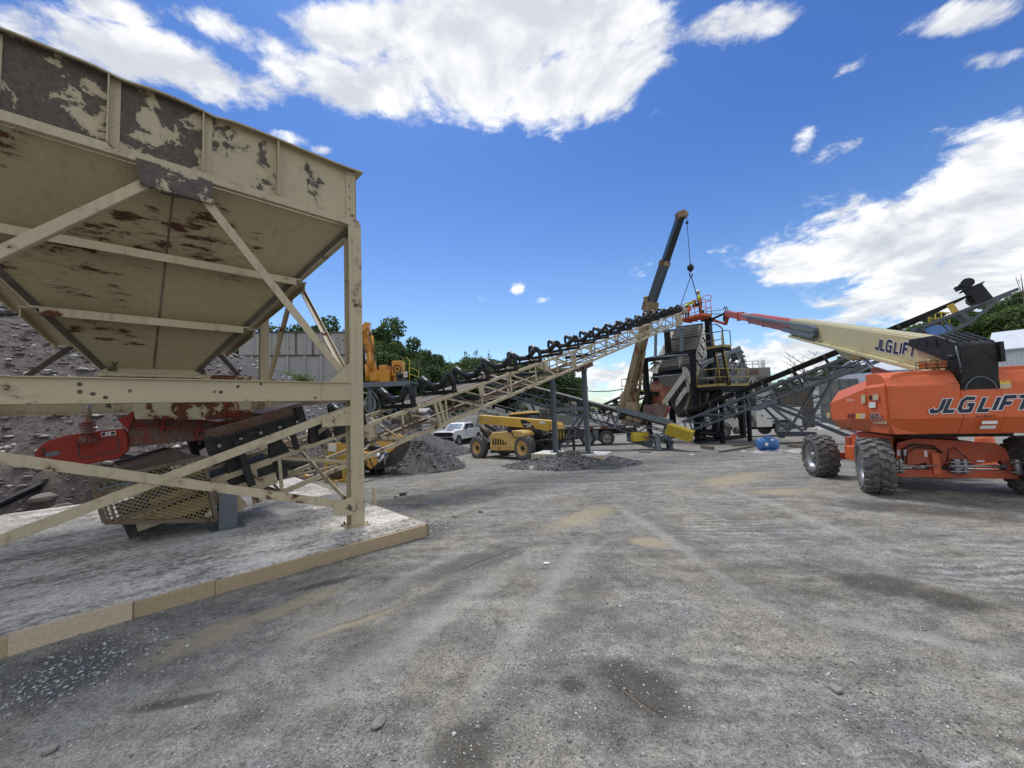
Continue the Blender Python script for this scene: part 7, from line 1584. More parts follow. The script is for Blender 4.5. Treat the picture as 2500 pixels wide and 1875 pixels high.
plank('timber','broken timber below the black frame by the yellow guard',(1715,1094),(1740,1098),.2,.18,M['timber'],'timber'); plank('timber','thin dark plank on the yard in front of the conveyor tail',(1562,1106),(1588,1107),.12,.05,M['timber'],'timber')
for i,(px,py,s,lab) in enumerate([(1297,1148,.10,'broken white foam block lying before the black gravel of the footing'),(1334,1380,.03,'torn white paper scrap on the open yard'),(1640,1099,.18,'pale crumpled rag by the conveyor tail leg'),(1690,1112,.10,'flat white scrap on the yard below the yellow guard'),(1815,1102,.12,'white paper sheet left of the blue motor')]):
    q=gp(px,py); z=gnd(q[0],q[1])
    if i==0:
        mb=MB(); mb.hexa([(-.10,-.05,0),(.09,-.06,0),(.10,.05,0),(-.08,.06,0)],[(-.06,-.05,.10),(.08,-.05,.17),(.09,.04,.16),(-.05,.05,.11)]); o=mb.build('foam_block',M['decw'],bev=.008); o.location=(q[0],q[1],z-.01); tag(o,lab,'foam block')
    else: cloth('scrap',lab,(q[0],q[1],z),s,s*.6,s*.35,M['decw' if i!=2 else 'tarp'],20+i,'litter')
# ---------------- steel retaining wall above the slope
WY=29.0
wl,wr=at(600,900,WY),at(868,900,WY+1.5); WF=Fr((wl[0],wl[1],0),math.degrees(math.atan2(wr[0]-wl[0],wr[1]-wl[1]))); WL=math.hypot(wr[0]-wl[0],wr[1]-wl[1])
wz=lambda px,py:at(px,py,WY+.7)[2]; z0,z1,zm=wz(750,960),wz(720,812),wz(760,866)
t=thing('retaining_wall','pale grey riveted steel retaining wall on top of the spoil slope','wall',WF(WL/2,0,z0))
mb=MB(); mb.box2((-.5,0,z0),(WL,.15,zm),WF); mb.build('lower_panel',M['concg'],t)
mb=MB(); mb.box2((-.5,.03,zm),(WL,.15,z1),WF); mb.build('upper_panel',M['concg'],t)
mb=MB(); mb.box2((-.5,-.10,zm-.06),(WL,.0,zm+.03),WF); mb.box2((-.5,-.08,z1-.02),(WL,.18,z1+.06),WF); mb.build('ledge',M['brownm'],t)
for i in range(7):
    x=WL*(.06+.155*i); mb=MB(); mb.box2((x-.09,-.14,z0),(x+.09,.0,zm-.06),WF); mb.build('buttress',M['concg'],t)
    mb=MB(); mb.box2((x-.07,-.02,zm+.03),(x+.07,.03,z1-.05),WF)
    for k in range(8):
        for q in(-.14,.14): mb.box((x+q,.02,zm+.2+k*.22),(.04,.03,.05),WF)
    mb.build('seam_plate',M['concg'],t)
    mb=MB(); mb.box2((x+WL*.075-.06,-.03,zm+.03),(x+WL*.075+.06,.03,z1-.05),WF); mb.build('rust_rib',M['rustdk'],t)
shrub(618,850,25,2.2,M['leafB'],'tall bush between the rear bin post and the retaining wall',1500,1.3); shrub(560,880,21,1.3,M['leafA'],'bush at the head of the spoil slope left of the rear post',900,1.0)
shrub(690,930,20,.9,M['leafC'],'bright green weeds growing below the retaining wall',900,.6); shrub(735,925,19.5,.7,M['leafC'],'bright green weeds just above the beige beam',700,.6); shrub(650,895,21,.8,M['leafA'],'leafy weeds on the dark rock below the wall',700,.6); shrub(20,745,13,.8,M['leafA'],'scrubby grass tuft on the spoil crest at the far left',600,.5)
# boulders of the slope
def boulder(px,py,Yd,r,lab,m='rockp',flat=(1.2,.8,.6),sd_=None):
    q=at(px,py,Yd); me=rock_mesh(r,sd_ or int(px),flat,3,.5); me.materials.append(M[m]); o=bpy.data.objects.new('boulder',me); COL.objects.link(o)
    z=hillz(q[0],Yd) if sdist(q[0],Yd)>0 else gnd(q[0],Yd); o.location=(q[0],Yd,z+r*flat[2]*.25); o.rotation_euler=(rnd.uniform(-.3,.3),rnd.uniform(-.3,.3),rnd.uniform(0,6)); WM[o.name]=Matrix(); return tag(o,lab,'rock','boulders on the spoil slope')
M['rockp']=worn('pale_rock',(.27,.255,.235),(.15,.13,.125),.5,3,.25,rough=.9,bump=.5); M['rockd']=worn('dark_rock',(.09,.085,.088),(.05,.045,.047),.5,3,.25,rough=.9,bump=.5)
for px,py,Yd,r,lab,m,fl in [(190,1195,7.6,.30,'large pale rock beside the mesh guard, at the slope foot','rockp',(1.3,.9,.7)),(205,1225,7.2,.30,'broad pale boulder behind the mesh guard corner','rockp',(1.5,.9,.6)),(150,1170,8.0,.22,'pale angular boulder above the large slope-foot rocks','rockp',(1.1,.9,.7)),(108,1190,8,.20,'flat brownish rock left of the slope-foot boulders','rockp',(1.5,.9,.5)),
 (30,770,12.2,.36,'big pale boulder high on the slope at the far left','rockp',(1.2,1,.8)),(18,800,11.6,.25,'dark slab below the big high boulder','rockd',(1.6,.9,.4)),(535,905,12,.32,'pale leaning slab seen under the hopper outlet','rockp',(1.6,.8,.8)),(150,1048,9.6,.18,'pale rock just above the red feeder housing','rockp',(1.3,.9,.6)),(60,1065,9.6,.17,'pale rock left of the red feeder housing','rockp',(1.4,.9,.6)),(360,1110,9.4,.20,'pale rock below the red feeder pan','rockp',(1.2,.9,.7)),
 (820,985,19,.34,'pale rock cluster on the grey bank beside the bin post','rockp',(1.4,.9,.8)),(835,965,20,.30,'dark rock above the pale one on the grey bank','rockd',(1.3,.9,.6)),(640,905,20.5,.75,'dark layered outcrop below the retaining wall','rockd',(1.7,1,.7)),(700,1025,16,.14,'small pale stone in the middle of the grey bank','rockp',(1.4,.9,.5)),(75,1230,6.6,.10,'small grey rock at the back edge of the slab','rockp',(1.4,.9,.6)),
 (640,1215,9.3,.42,'pale limestone block behind the conveyor truss foot','rockp',(1.5,.9,.7)),(610,1190,10.4,.34,'pale limestone lump further behind the truss foot','rockp',(1.3,.9,.8))]: boulder(px,py,Yd,r,lab,m,fl)
for px,py,r,lab in [(984,1208,.075,'dark stone pair on the yard past the slab end, larger one'),(965,1213,.04,'small dark stone beside the larger dark stone past the slab'),(1112,1262,.045,'single grey stone on the yard beyond the slab corner'),(1174,1250,.05,'pale grey stone right of the slab corner'),(1365,930,0,''),(2040,1680,.035,'pale flat stone in the near right foreground'),(925,1768,.040,'whitish stone in the near foreground by the wet patch'),(120,1838,.035,'oval pale stone at the bottom left of the yard')]:
    if r==0: continue
    q=gp(px,py); me=rock_mesh(r,int(px),(1.3,.9,.7),2,.5); me.materials.append(M['rockp' if 'dark' not in lab else 'rockd']); o=bpy.data.objects.new('stone',me); COL.objects.link(o); o.location=(q[0],q[1],gnd(q[0],q[1])+r*.3); o.rotation_euler=(0,0,px); WM[o.name]=Matrix(); tag(o,lab,'stone')
# black steel rails lying behind the feeder
for (p,q,lab) in (((-40,1250,7.0),(300,1092,10.6),'long black steel rail slanting up behind the red feeder'),((-30,1060,9.6),(385,1126,8.2),'black steel rail running down behind the red feeder housing')):
    a,b_=at(*p),at(*q); mb=MB(); mb.ibeam(a,b_,.12,.12,.02); o=mb.build('steel_rail',M['black']); tag(o,lab,'rail')
# ---------------- rock breaker on its tower
BY=31.0; bq=lambda px,py,d=0:at(px,py,BY+d)
t=thing('breaker_tower','dark steel tower with diagonal braces under the orange breaker','tower',(bq(940,1040)[0],BY,hillz(bq(940,1040)[0],BY)))
tx0,tx1=bq(905,1000)[0],bq(995,1000)[0]; tz_=bq(945,936)[2]; gz0=gz(BY)-.5
for x in(tx0,tx1):
    for y in(BY,BY+2.4): mb=MB(); mb.ibeam((x,y,gz0),(x,y,tz_),.3,.3,.03,up=(0,1,0)); mb.build('leg',M['galv'],t)
mb=MB()
for y in(BY,BY+2.4): mb.bar((tx0,y,tz_-.3),(tx1,y,gz0+1.2),.14,.14); mb.bar((tx1,y,tz_-.3),(tx0,y,gz0+1.2),.14,.14)
mb.build('brace',M['galv'],t)
mb=MB(); mb.box2((tx0-.4,BY-.4,tz_),(tx1+.3,BY+2.8,tz_+.12)); mb.box2((tx0-.42,BY-.44,tz_-.28),(tx1+.32,BY-.4,tz_)); mb.build('deck',M['galv'],t)
mb=MB(); pts=[(tx0-.4,BY-.35),(tx1+.3,BY-.35),(tx1+.3,BY+2.7)]
for h in(.55,1.1): mb.path([(x,y,tz_+.1+h) for x,y in pts[1:]],.03,5)
for x,y in pts[1:]: mb.tube((x,y,tz_),(x,y,tz_+1.2),.03,5)
mb.path([(tx1-.2,BY-.3,tz_+.1),(tx1-.2,BY-.3,tz_+1.9),(tx1+.1,BY-.3,tz_+2.0),(tx1+.3,BY-.3,tz_+1.8),(tx1+.3,BY-.3,tz_+.1)],.035,5); mb.build('railing',M['yel'],t)
mb=MB(); mb.box(va(bq(993,915),(0,-.3,0)),(.28,.05,.42)); mb.build('sign_board',M['decw'],t)
font('lettering','B1',va(bq(990.5,918),(0,-.34,0)),(1,0,0),(0,0,1),.2,M['black'],t)
t=thing('rock_breaker','orange hydraulic rock breaker arm with its power pack on the tower','rock breaker',(bq(920,936)[0],BY+1,tz_)); ho=M['hitachi']
def arm(p,q,w0,w1,nm,m=ho,th=.5):
    mb=MB(); mb.bar(p,q,th,w0,w1=th*.8,h1=w1,up=(0,0,1)); return mb.build(nm,m,t,bev=.03)
arm(bq(916,930),bq(893,822),.66,.42,'boom'); arm(bq(893,826),bq(901,788),.42,.26,'boom'); arm(bq(899,790),bq(868,824),.45,.35,'stick',ho,.4); arm(bq(868,824),bq(838,880),.4,.3,'stick',ho,.4)
mb=MB(); mb.box2((bq(912,930)[0],BY-.1,tz_+.1),(bq(952,930)[0],BY+1.6,tz_+1.05)); mb.box2((bq(925,930)[0],BY-.05,tz_+1.05),(bq(945,930)[0],BY+1.2,tz_+1.5)); mb.build('power_pack',ho,t,bev=.04)
mb=MB(); mb.box2((bq(955,930)[0],BY+.2,tz_+.6),(bq(979,930)[0],BY+1.4,tz_+1.85)); mb.box2((bq(957,930)[0],BY+.3,tz_),(bq(966,930)[0],BY+1.2,tz_+.6)); mb.build('oil_cooler',ho,t,bev=.03)
mb=MB(); c=bq(968,900); mb.lathe([(.34,0),(.34,-.04),(.28,-.04),(.28,0)],(c[0],BY+.18,c[2]),(0,1,0),18); mb.lathe([(.10,0),(.10,-.06),(.001,-.06)],(c[0],BY+.18,c[2]),(0,1,0),10); mb.build('cooler_fan',M['black'],t)
mb=MB(); mb.box2((bq(968,930)[0],BY,tz_+.1),(bq(985,930)[0],BY+.8,tz_+.75)); mb.tube(bq(970,915,-.05),bq(984,915,-.05),.2,10); mb.build('pump',M['rope'],t,bev=.02)
mb=MB(); mb.tube(bq(906,905,-.3),bq(903,860,-.3),.13,10); mb.tube(bq(911,862,-.2),bq(908,820,-.2),.12,10); mb.tube(bq(897,930,-.2),bq(895,890,-.2),.15,10); mb.build('cylinder',ho,t)
mb=MB(); mb.tube(bq(908,820,-.2),bq(902,792,-.2),.06,8); mb.tube(bq(895,890,-.2),bq(893,862,-.2),.07,8); mb.tube(bq(838,852,-.2),bq(833,862,-.2),.07,8); mb.build('cylinder_rod',M['chrome'],t)
mb=MB(); mb.path([bq(897,800,-.3),bq(890,812,-.3),bq(896,822,-.3),bq(904,815,-.3)],.03,5); mb.path([bq(900,826,-.3),bq(912,850,-.35),bq(914,890,-.35)],.03,5); mb.path([bq(889,930,0),bq(887,880,0),bq(889,850,0)],.04,5); mb.build('hose',M['rope'],t)
font('lettering','BTI',bq(895.5,862,-.45),nrm(vs(bq(899,838),bq(895.5,862))),nrm(vs(bq(890,861),bq(895.5,862))),.35,M['black'],t)
t=thing('flywheel','pale grey spoked flywheel standing beside the breaker tower','flywheel',bq(886,990)); c=bq(886,987,-.2); mb=MB(); mb.lathe([(.95,-.12),(1.0,-.12),(1.0,.12),(.86,.12),(.86,-.12),(.95,-.12)],c,(.5,-.85,0),28)
for k in range(6): a=pi*k/6; ex=nrm(crs((.5,-.85,0),(0,0,1))); mb.bar(va(va(c,ex,-.9*cos(a)),(0,0,1),-.9*sin(a)),va(va(c,ex,.9*cos(a)),(0,0,1),.9*sin(a)),.10,.08)
mb.lathe([(.22,-.16),(.22,.16),(.001,.16)],c,(.5,-.85,0),12); mb.build('rim',M['concg'],t)
# ---------------- yellow mobile plant parts behind the truss
def pp(pts,d,th,nm,m,par,bev=0,tilt=0):
    mb=MB(); mb.prism([at(x,y,d+(tilt*(y-1100)/100)) for x,y in pts],(th*.35,th,0)); return mb.build(nm,m if not isinstance(m,str) else M[m],par,bev=bev)
Z2=lambda x,y:(850+x/5.53,1000+y/5.53); Z1=lambda x,y:(600+x/5.53,950+y/5.53)
t=thing('mobile_screener','yellow mobile screener with folding hopper wings behind the beige truss','screener',(at(900,1140,13.4)[0],13.4,gz(13.4)))
pp([Z2(*q) for q in((375,440),(660,310),(735,375),(460,510))],13.2,.06,'hopper_wing','amber',t); pp([Z2(*q) for q in((380,380),(555,290),(560,310),(450,390),(390,410))],13.7,.06,'hopper_wing','amber',t)
pp([Z2(*q) for q in((505,545),(630,480),(655,490),(530,590))],13.0,.10,'hopper_wing','amber',t); pp([Z2(*q) for q in((215,655),(330,625),(410,705),(300,800),(230,750))],12.9,.10,'hopper_wing','amber',t,.01); pp([Z2(*q) for q in((180,570),(250,590),(240,615),(190,610))],13,.3,'side_arm','amber',t)
pp([Z2(*q) for q in((545,590),(700,470),(810,400),(850,430),(760,620),(640,750),(480,790))],13.4,.04,'rubber_skirt',mat('skirt_rubber',(.085,.078,.070),.85,0,.25,5,dust=.5),t,0,.5)
mb=MB(); a,b_=at(*Z2(250,640),13),at(*Z2(460,560),13.3); mb.tube(a,b_,.09,10); mb.tube(at(*Z2(360,650),12.9),at(*Z2(440,600),13.0),.06,10); mb.tube(at(*Z2(400,715),12.9),at(*Z2(520,580),13.2),.07,8); mb.build('cylinder',M['chrome'],t)
mb=MB(); mb.path([at(*Z2(255,510),12.7),at(*Z2(280,640),12.6),at(*Z2(330,760),12.6),at(*Z2(400,880),12.6)],.02,5); mb.path([at(*Z2(205,640),12.8),at(*Z2(250,720),12.7),at(*Z2(220,800),12.8)],.025,5); mb.build('hose',M['black'],t)
mb=MB(); mb.bar(at(*Z2(200,500),13.3),at(*Z2(440,540),13.6),.15,.15); mb.bar(at(*Z2(200,460),13.3),at(*Z2(640,290),13.8),.08,.08); mb.hexa([at(880,1150,12.9),at(940,1145,13.3),at(940,1145,14.6),at(880,1150,14.2)],[at(880,1120,12.9),at(935,1110,13.3),at(935,1110,14.6),at(880,1120,14.2)]); mb.build('frame',M['black'],t)
pp([Z1(*q) for q in((1100,735),(1390,700),(1390,940),(1100,920))],12.6,1.2,'engine_box','cat',t,.02); pp([Z1(*q) for q in((1120,740),(1218,745),(1215,848),(1110,838))],12.55,.03,'info_plate','decw',t)
pp([Z1(*q) for q in((1150,490),(1390,500),(1390,700),(1250,620),(1140,580))],13.6,1.0,'feed_box','brownm',t)
mb=MB(); mb.bar(at(*Z1(1040,605),12.8),at(*Z1(1400,618),12.9),.07,.07); mb.bar(at(*Z1(1030,600),12.9),at(*Z1(1250,510),13.2),.06,.06); mb.build('rail_tube',M['steel'],t)
pp([Z1(*q) for q in((1030,640),(1080,625),(1105,655),(1090,685),(1045,690))],13,.3,'side_arm','amber',t,.02); pp([Z1(*q) for q in((385,740),(480,700),(505,755),(430,790))],11.8,.4,'side_arm','amber',t,.02); pp([Z1(*q) for q in((330,860),(380,845),(420,920),(370,935))],11.8,.4,'side_arm','amber',t,.02)
pp([Z1(*q) for q in((215,300),(330,300),(500,400),(330,475),(225,400))],13.5,.8,'bonnet','amber',t,.04); pp([Z1(*q) for q in((225,400),(330,475),(300,530),(215,520))],13.6,.8,'bonnet_side','cat',t,.02)
mb=MB(); mb.path([at(*Z1(215,285),13.3),at(*Z1(330,300),13.3),at(*Z1(430,340),13.3),at(*Z1(500,395),13.3)],.05,6); mb.build('bonnet_trim',M['black'],t)
mb=MB(); pts=[at(*Z1(x,y),11.6) for x,y in((520,930),(600,990),(700,1015),(800,1010),(870,960))]; 
mb.path(pts,[.10,.17,.19,.18,.12],8); mb.build('rubber_lip',M['rubber'],t)
pp([Z1(*q) for q in((590,1155),(680,1165),(760,1190),(700,1215),(620,1185))],11.4,.3,'side_arm','amber',t); mb=MB(); c=at(*Z1(722,1192),11.3); mb.lathe([(.09,0),(.09,-.05),(.04,-.05),(.001,-.02)],c,(0.3,1,0),14); mb.build('roller_cap',M['steel'],t)
mb=MB()
for (p,q) in (((100,940),(520,780)),((360,990),(700,1180)),((560,1130),(240,1270)),((830,1060),(640,1130)),((520,780),(740,800))): mb.bar(at(*Z1(*p),11.9),at(*Z1(*q),11.9),.08,.08)
mb.build('frame',M['brownm'],t)
t=thing('motor_frame','electric motor in a small yellow steel frame behind the front bin post','motor',at(818,1183,11.8)); z_=gz(12)+.02; x0,x1=at(796,1180,11.8)[0],at(848,1180,11.8)[0]; zt_=at(800,1130,11.8)[2]
mb=MB()
for x in(x0,x1-.1):
    for y in(11.8,12.4): mb.bar((x,y,z_),(x,y,zt_),.07,.07,up=(0,1,0))
for z in(z_+.05,zt_): mb.bar((x0,11.8,z),(x1-.05,11.8,z),.08,.08); mb.bar((x0,12.4,z),(x1-.05,12.4,z),.08,.08); mb.bar((x0,11.8,z),(x0,12.4,z),.08,.08); mb.bar((x1-.1,11.8,z),(x1-.1,12.4,z),.08,.08)
mb.build('frame',M['cat'],t); c=at(820,1158,11.9); mb=MB(); mb.lathe([(.001,-.08),(.10,-.08),(.16,-.04),(.19,0),(.19,.4),(.001,.4)],c,(-.1,1,0),18); mb.build('motor_body',M['brownm'],t)
# ---------------- gravel heaps
M['heap']=M['gravelpile']; M['heapl']=mat('grey_gravel_heap',(.20,.198,.19),.95,0,.3,1.2,bump=.6,bs=9)
HP=[];HS=[]
def heap(name,lab,c,r,h,m,seed,sx=1,n=44,p=1.0):
    t=[]; mb=MB(); vv=[]; 
    for i in range(n+1):
        rr=r*1.12*i/n
        for k in range(64):
            a=2*pi*k/64; q=rr*(1+.14*mnoise.noise((cos(a)*1.2,sin(a)*1.2,seed))); f=max(0,1-rr/r); z=h*(f**p if f>0 else 0); z=h*(1-math.sqrt((rr/r)**2+.015)+math.sqrt(.015))*1.0 if rr<r else -.02
            x,y=q*cos(a)*sx,q*sin(a); vv.append((x,y,z+.07*h*mnoise.noise((x*1.7,y*1.7,seed))+.035*h*mnoise.noise((x*5,y*5,seed))-.05-(.25 if i==n else 0)))
    ff=[(i*64+k,i*64+(k+1)%64,(i+1)*64+(k+1)%64,(i+1)*64+k) for i in range(n) for k in range(64)]; mb.add(vv,ff,True)
    o=mb.build(name,m); o.location=c; tag(o,lab,'gravel pile')
    if c[1]<30:
        R=random.Random(seed)
        for _ in range(int(1500*r)):
            v=vv[R.randrange(len(vv)-70)]; HP.append((c[0]+v[0]+R.gauss(0,.06),c[1]+v[1]+R.gauss(0,.06),c[2]+v[2]+.004)); HS.append(R.uniform(.015,.042)*(2.2 if R.random()<.04 else 1))
    return o
q=at(1012,1140,14.3); heap('gravel_pile','dark gravel pile spilled in front of the white pickup and the truss',(q[0],14.9,gz(14.9)),1.65,1.10,M['heap'],3,1.1)
fc=fx(wst/2,0,0); heap('gravel_pile','low black gravel mound heaped round the stand footing',(fc[0],fc[1]-.30,GY-.06),2.35,(zf-GY)*1.42,M['heap'],8,1.2)
for px,Yd,r,h,lab,m,sx in [(1185,46,7,4.2,'grey gravel pile behind the white pickup','heapl',1.2),(1290,54,9,5.0,'large grey gravel pile behind the telehandler and grey conveyor','heapl',1.2),(1060,50,9,4.2,'grey gravel pile left of the pickup, behind the truss','heapl',1.2),(960,24,4.0,2.0,'dark gravel heap between truss and breaker tower','heap',1.2),(760,17.5,4.5,1.9,'dark gravel bank in front of the spoil slope under the bin beam','heap',1.3),(1590,75,10,3.0,'low grey stockpile far behind the screening plant','heapl',1.6)]:
    x=at(px,1000,Yd)[0]; heap('gravel_pile',lab,(x,Yd,gz(Yd)-.05),r,h,M[m],int(px),sx)
# ---------------- far plant
def far_conv(lab,p0,p1,w,hb,mm,bay=1.2,legs=(),group=None):
    dx,dy,dz=vs(p1,p0); hd_=math.degrees(math.atan2(dx,dy)); inc_=math.degrees(math.atan2(dz,math.hypot(dx,dy))); F_=CF(p0,hd_,inc_); L_=dist(p0,p1)
    t=thing('far_conveyor',lab,'conveyor',(p0[0],p0[1],gz(p0[1]))); belt_conv(t,F_,0,L_,w,hb,1.5,ch=.10,web=.06,mt=mm,bay=bay,fine=False,belt='rubber')
    for u_ in legs: a=lerp(p0,p1,u_); mb=MB(); mb.bar(va(a,(0,0,-.5)),(a[0]-.8,a[1]+.3,gz(a[1])),.16,.16); mb.bar(va(a,(0,0,-.5)),(a[0]+.8,a[1]+.3,gz(a[1])),.16,.16); mb.build('leg',M[mm],t)
    return t,F_,L_
far_conv('thin pale lattice conveyor crossing behind the beige truss, left of the pickup',at(1010,1040,38),at(1190,968,40),.9,-.7,'concg',1.2,(.5,.9))
far_conv('pale lattice conveyor dropping right behind the telehandler cab',at(1350,1035,40),at(1160,985,42),.9,-.7,'concg',1.2,(.3,.7))
far_conv('dark far conveyor behind the crane boom foot',at(1470,1000,44),at(1570,955,44),1.0,-.8,'black',1.2,(.2,))
t,F_,L_=far_conv('far grey conveyor feeding the grey storage bin',at(1720,1000,58),at(1812,868,60),1.0,-1.0,'gray2',1.5,(.4,.75))
mb=MB(); mb.tube(F_(L_-.2,-.2,1.2),F_(L_-.2,1.2,1.2),.6,12); mb.box2((L_-1.0,-.2,.2),(L_+.5,1.2,.9),F_); mb.build('head_drive',M['gray2'],t)
mb=MB(); a=F_(L_+.2,.5,-.3); mb.hexa([(a[0]-.1,a[1]-.3,a[2]-.2),(a[0]+.5,a[1]-.3,a[2]-.2),(a[0]+.5,a[1]+.3,a[2]-.2),(a[0]-.1,a[1]+.3,a[2]-.2)],[(a[0]-.1,a[1]-.3,a[2]+.2),(a[0]+.3,a[1]-.3,a[2]+.2),(a[0]+.3,a[1]+.3,a[2]+.2),(a[0]-.1,a[1]+.3,a[2]+.2)]); mb.path([a,at(1826,915,60)],.22,6); mb.build('discharge_chute',M['galv'],t)
# grey storage bin
SY=60.0; sx0,sx1=at(1790,930,SY)[0],at(1883,930,SY)[0]; zt_,zb_=at(1836,898,SY)[2],at(1836,920,SY)[2]; t=thing('storage_bin','grey steel storage bin on legs far beyond the right conveyor','bin',((sx0+sx1)/2,SY+3,gz(SY)))
mb=MB(); mb.box2((sx0,SY,zb_),(sx1,SY+6,zt_)); mb.build('bin_wall',M['silo'],t); mb=MB(); xm=(sx0+sx1)/2; mb.hexa([(xm-1,SY+2.5,zb_-4.2),(xm+1,SY+2.5,zb_-4.2),(xm+1,SY+4.5,zb_-4.2),(xm-1,SY+4.5,zb_-4.2)],[(sx0,SY,zb_),(sx1,SY,zb_),(sx1,SY+6,zb_),(sx0,SY+6,zb_)]); mb.build('bin_cone',M['silo'],t)
for x in(sx0+.4,sx1-.2): mb=MB(); mb.bar((x,SY+.2,gz(SY)),(x,SY+.2,zb_),.5,.4,up=(0,1,0)); mb.bar((x,SY+5.8,gz(SY)),(x,SY+5.8,zb_),.5,.4,up=(0,1,0)); mb.build('leg',M['concg'],t)
mb=MB(); mb.bar((xm,SY-.1,zb_),(sx0+.4,SY-.1,zb_-3.2),.3,.2); mb.bar((xm,SY-.1,zb_),(sx1-.2,SY-.1,zb_-3.2),.3,.2); mb.bar((sx0,SY-.1,zb_-1.4),(sx1,SY-.1,zb_-1.4),.2,.2); mb.bar((xm,SY-.12,zb_-3),(xm,SY-.12,zb_),.3,.15,up=(0,1,0)); mb.build('brace',M['concg'],t)
mb=MB(); a=at(1828,902,SY); b_=at(1852,915,SY); mb.box2((a[0],SY-.04,b_[2]),(b_[0],SY,a[2])); mb.build('rust_door',M['rustdk'],t)
mb=MB()
for px0,px1 in((1812,1858),(1863,1872)):
    a,b_=at(px0,890,SY)[0],at(px1,890,SY)[0]
    for h in(.6,1.1): mb.path([(a,SY+.5,zt_+h),(b_,SY+.5,zt_+h)],.05,5)
    for k in range(4): x=a+(b_-a)*k/3; mb.tube((x,SY+.5,zt_),(x,SY+.5,zt_+1.15),.05,5)
mb.build('railing',M['steel'],t)
heap('gravel_pile','cone of dark gravel topping the grey storage bin',(at(1827,900,SY)[0],SY+3,zt_-.05),1.8,1.3,M['heap'],5)
# sheds, trailers and buildings on the right
def shed(name,lab,px0,px1,py0,py1,Yd,dep,m,roof=None,rh=.6,ribs=0,cat='building'):
    x0,x1=at(px0,py1,Yd)[0],at(px1,py1,Yd)[0]; z0_,z1_=gz(Yd),at((px0+px1)/2,py0,Yd)[2]; t=thing(name,lab,cat,((x0+x1)/2,Yd+dep/2,z0_))
    mb=MB(); mb.box2((x0,Yd,z0_-.3),(x1,Yd+dep,z1_)); mb.build('wall',M[m],t)
    if roof: mb=MB(); mb.prism([(x0-.3,Yd-.3,z1_),(x1+.3,Yd-.3,z1_),(x1+.3,Yd+dep/2,z1_+rh),(x0-.3,Yd+dep/2,z1_+rh)],(0,0,.1)); mb.prism([(x0-.3,Yd+dep/2,z1_+rh),(x1+.3,Yd+dep/2,z1_+rh),(x1+.3,Yd+dep+.3,z1_),(x0-.3,Yd+dep+.3,z1_)],(0,0,.1)); mb.build('roof',M[roof],t)
    if ribs:
        mb=MB()
        for k in range(ribs): z=z0_+(z1_-z0_)*(k+.7)/ribs; mb.box2((x0,Yd-.06,z),(x1,Yd,z+.10))
        for k in range(int((x1-x0)/1.2)+1): mb.box2((x0+k*1.2,Yd-.1,z0_),(x0+k*1.2+.1,Yd,z1_))
        mb.build('rib',M['galv'],t)
    return t
# white metal shed at the right edge
e0,e1=at(2433,857,34),at(2640,838,30.5); zb=gz(34); t=thing('metal_shed','white ribbed metal shed with a pale sloping roof at the right edge','shed',((e0[0]+e1[0])/2,36,zb)); en=nrm((e1[0]-e0[0],e1[1]-e0[1],0)); ebk=(-en[1],en[0],0)
if ebk[1]<0: ebk=tuple(-v for v in ebk)
zw=e0[2]; mb=MB(); mb.prism([(e0[0],e0[1],zb-.3),(e1[0],e1[1],zb-.3),(e1[0],e1[1],zw),(e0[0],e0[1],zw)],tuple(9*v for v in ebk)); mb.build('wall',M['metalw'],t)
mb=MB(); 
for k in range(40): p=va((e0[0],e0[1],0),en,k*.25+.05); mb.bar((p[0]-ebk[0]*.02,p[1]-ebk[1]*.02,zb),(p[0]-ebk[0]*.02,p[1]-ebk[1]*.02,zw-.02),.06,.04,up=en)
mb.build('wall_rib',M['metalw'],t)
rr0=va(va(e0,en,-.5),ebk,-.5); rr1=va(va(e1,en,.5),ebk,-.5); up_=2.0; mb=MB(); mb.prism([va(rr0,(0,0,1),-.02),va(rr1,(0,0,1),-.02),va(va(rr1,ebk,5.2),(0,0,1),up_),va(va(rr0,ebk,5.2),(0,0,1),up_)],(0,0,.10)); mb.prism([va(va(rr0,ebk,5.2),(0,0,1),up_),va(va(rr1,ebk,5.2),(0,0,1),up_),va(va(rr1,ebk,10.4),(0,0,1),-.02),va(va(rr0,ebk,10.4),(0,0,1),-.02)],(0,0,.10)); mb.build('roof',M['metalw'],t)
shed('metal_shed','small white metal shed behind the cream boom lift cylinder',2155,2230,905,960,44,7,'metalw','metalw',1.6,0,'shed')
shed('trailer','long grey ribbed open trailer far behind the lift hood',2005,2120,925,985,47,2.6,'silo',None,0,4,'trailer'); shed('container','dark open container between conveyor legs',1945,1985,948,1000,43,2.6,'brownm',None,0,0,'container'); shed('container','white slatted container right of the dark one',1984,2003,946,1000,43.5,2.6,'white2',None,0,6,'container'); shed('container','weathered grey container left of the dark one behind the service truck',1882,1944,955,1000,46,2.6,'concg',None,0,3,'container'); shed('old_shed','low brown shed behind the service truck body',1900,1935,975,1010,41,2.5,'brownm',None,0,0,'shed')
q=at(2030,1004,38); cloth('plastic_sheet','pale sheet heaped on the yard behind the A-frame',(q[0],38,gz(38)),1.8,1.2,.7,M['tarp'],31,'sheet')
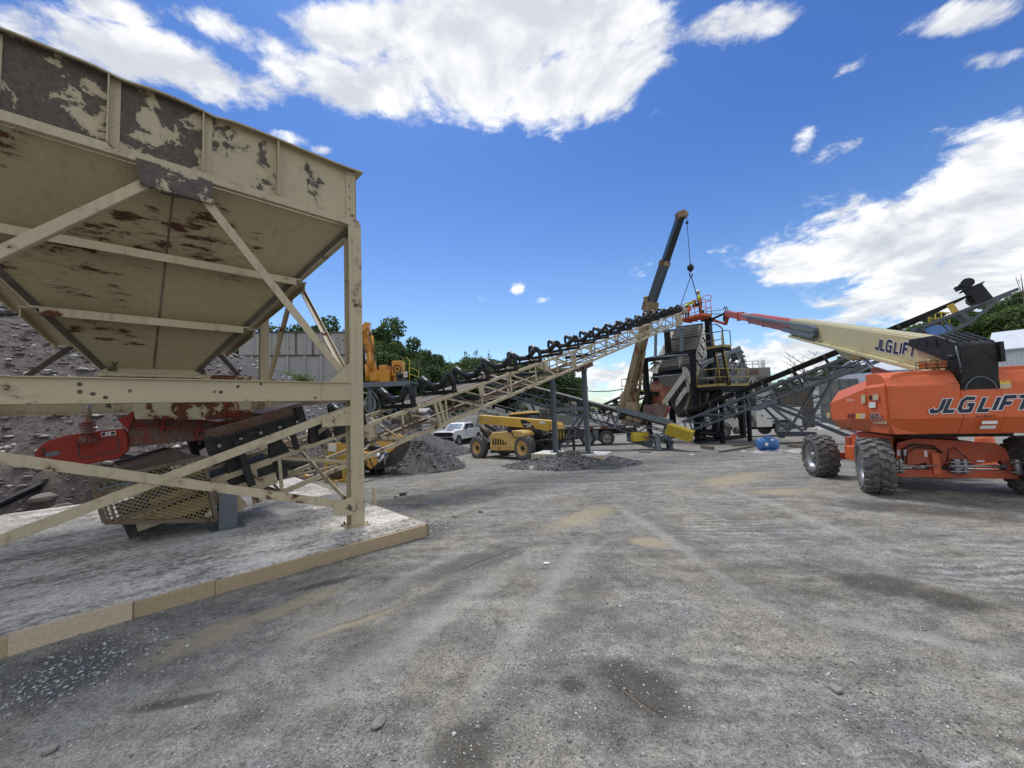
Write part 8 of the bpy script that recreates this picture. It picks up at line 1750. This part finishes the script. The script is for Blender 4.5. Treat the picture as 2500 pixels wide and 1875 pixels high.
# centre background
shed('block_building','old brown concrete block building behind the stand',1378,1408,951,990,62,6,'screenw','concg',.3,0); shed('long_shed','long dark grey shed roofline behind the stand',1330,1384,950,990,64,8,'silo','galv',2.2,0); shed('crusher_house','weathered brown plant housing left of the flatbed truck',1308,1345,1000,1045,36,3,'brownm',None,0,3); shed('hopper_box','grey steel hopper box behind the crane truck bed',1365,1400,1012,1045,33,2.2,'silo',None,0,0,'hopper'); shed('control_cabin','pale control cabin half hidden behind the beige truss',1012,1035,1008,1050,33,2.5,'white2','concg',.3,0,'cabin'); shed('brown_bunker','rusty brown bunker wall behind the beige truss foot',955,1010,1010,1060,27,2.5,'brownm',None,0,3,'bunker')
for px,lab in((1165,'grey concrete block by the pickup nose'),(1042,'grey concrete block left of the pickup nose')):
    pass
q=gp(1048,1074); mb=MB(); mb.box((q[0],q[1]+1,q[2]+.6),(1.0,1.2,1.3)); o=mb.build('concrete_block',M['concg'],bev=.04); tag(o,'grey concrete block left of the white pickup','block')
# overhead cable
mb=MB(); pts=[at(px,py,40) for px,py in((1380,948),(1420,953),(1455,956),(1490,955),(1520,950),(1545,944),(1570,936))]; mb.path(pts,.05,5); o=mb.build('overhead_cable',M['rope']); tag(o,'sagging black overhead cable between the stand and crane','cable')
# fallen rope on the ground by the pile
mb=MB(); pts=[gp(x,y) for x,y in((878,1180),(930,1168),(990,1158),(1045,1143))]; pts=[(p[0],p[1],gnd(p[0],p[1])+.012) for p in pts]; mb.path(pts,.012,5); o=mb.build('ground_cable',M['black']); tag(o,'thin black cable along the ground before the gravel pile','cable')
# blue plant parts seen through the right conveyor
t=thing('blue_plant','blue machine with yellow rails seen through the conveyor head','machine',(at(2300,860,34)[0],34,gz(34))); mb=MB(); a,b_=at(2266,792,34),at(2328,815,34); mb.box2((a[0],34,gz(34)),(b_[0],35.5,a[2]-.1)); mb.build('machine_body',M['blue'],t,bev=.04); mb=MB()
for px in(2268,2285,2300,2318): x=at(px,800,34)[0]; mb.tube((x,33.95,a[2]-.1),(x,33.95,a[2]+1.0),.04,5)
for h in(.5,1.0): mb.path([(a[0],33.95,a[2]+h),(b_[0],33.95,a[2]+h)],.04,5)
mb.build('railing',M['yel'],t)

M['hstone']=islands('heap_stones',[(0,(.04,.04,.042)),(.5,(.09,.088,.088)),(.85,(.20,.195,.19)),(1,(.36,.35,.34))])
o=scatter_stones('gravel',HP,HS,M['hstone'],flat=(.45,.9),seed=17); tag(o,None,None,kind='stuff')
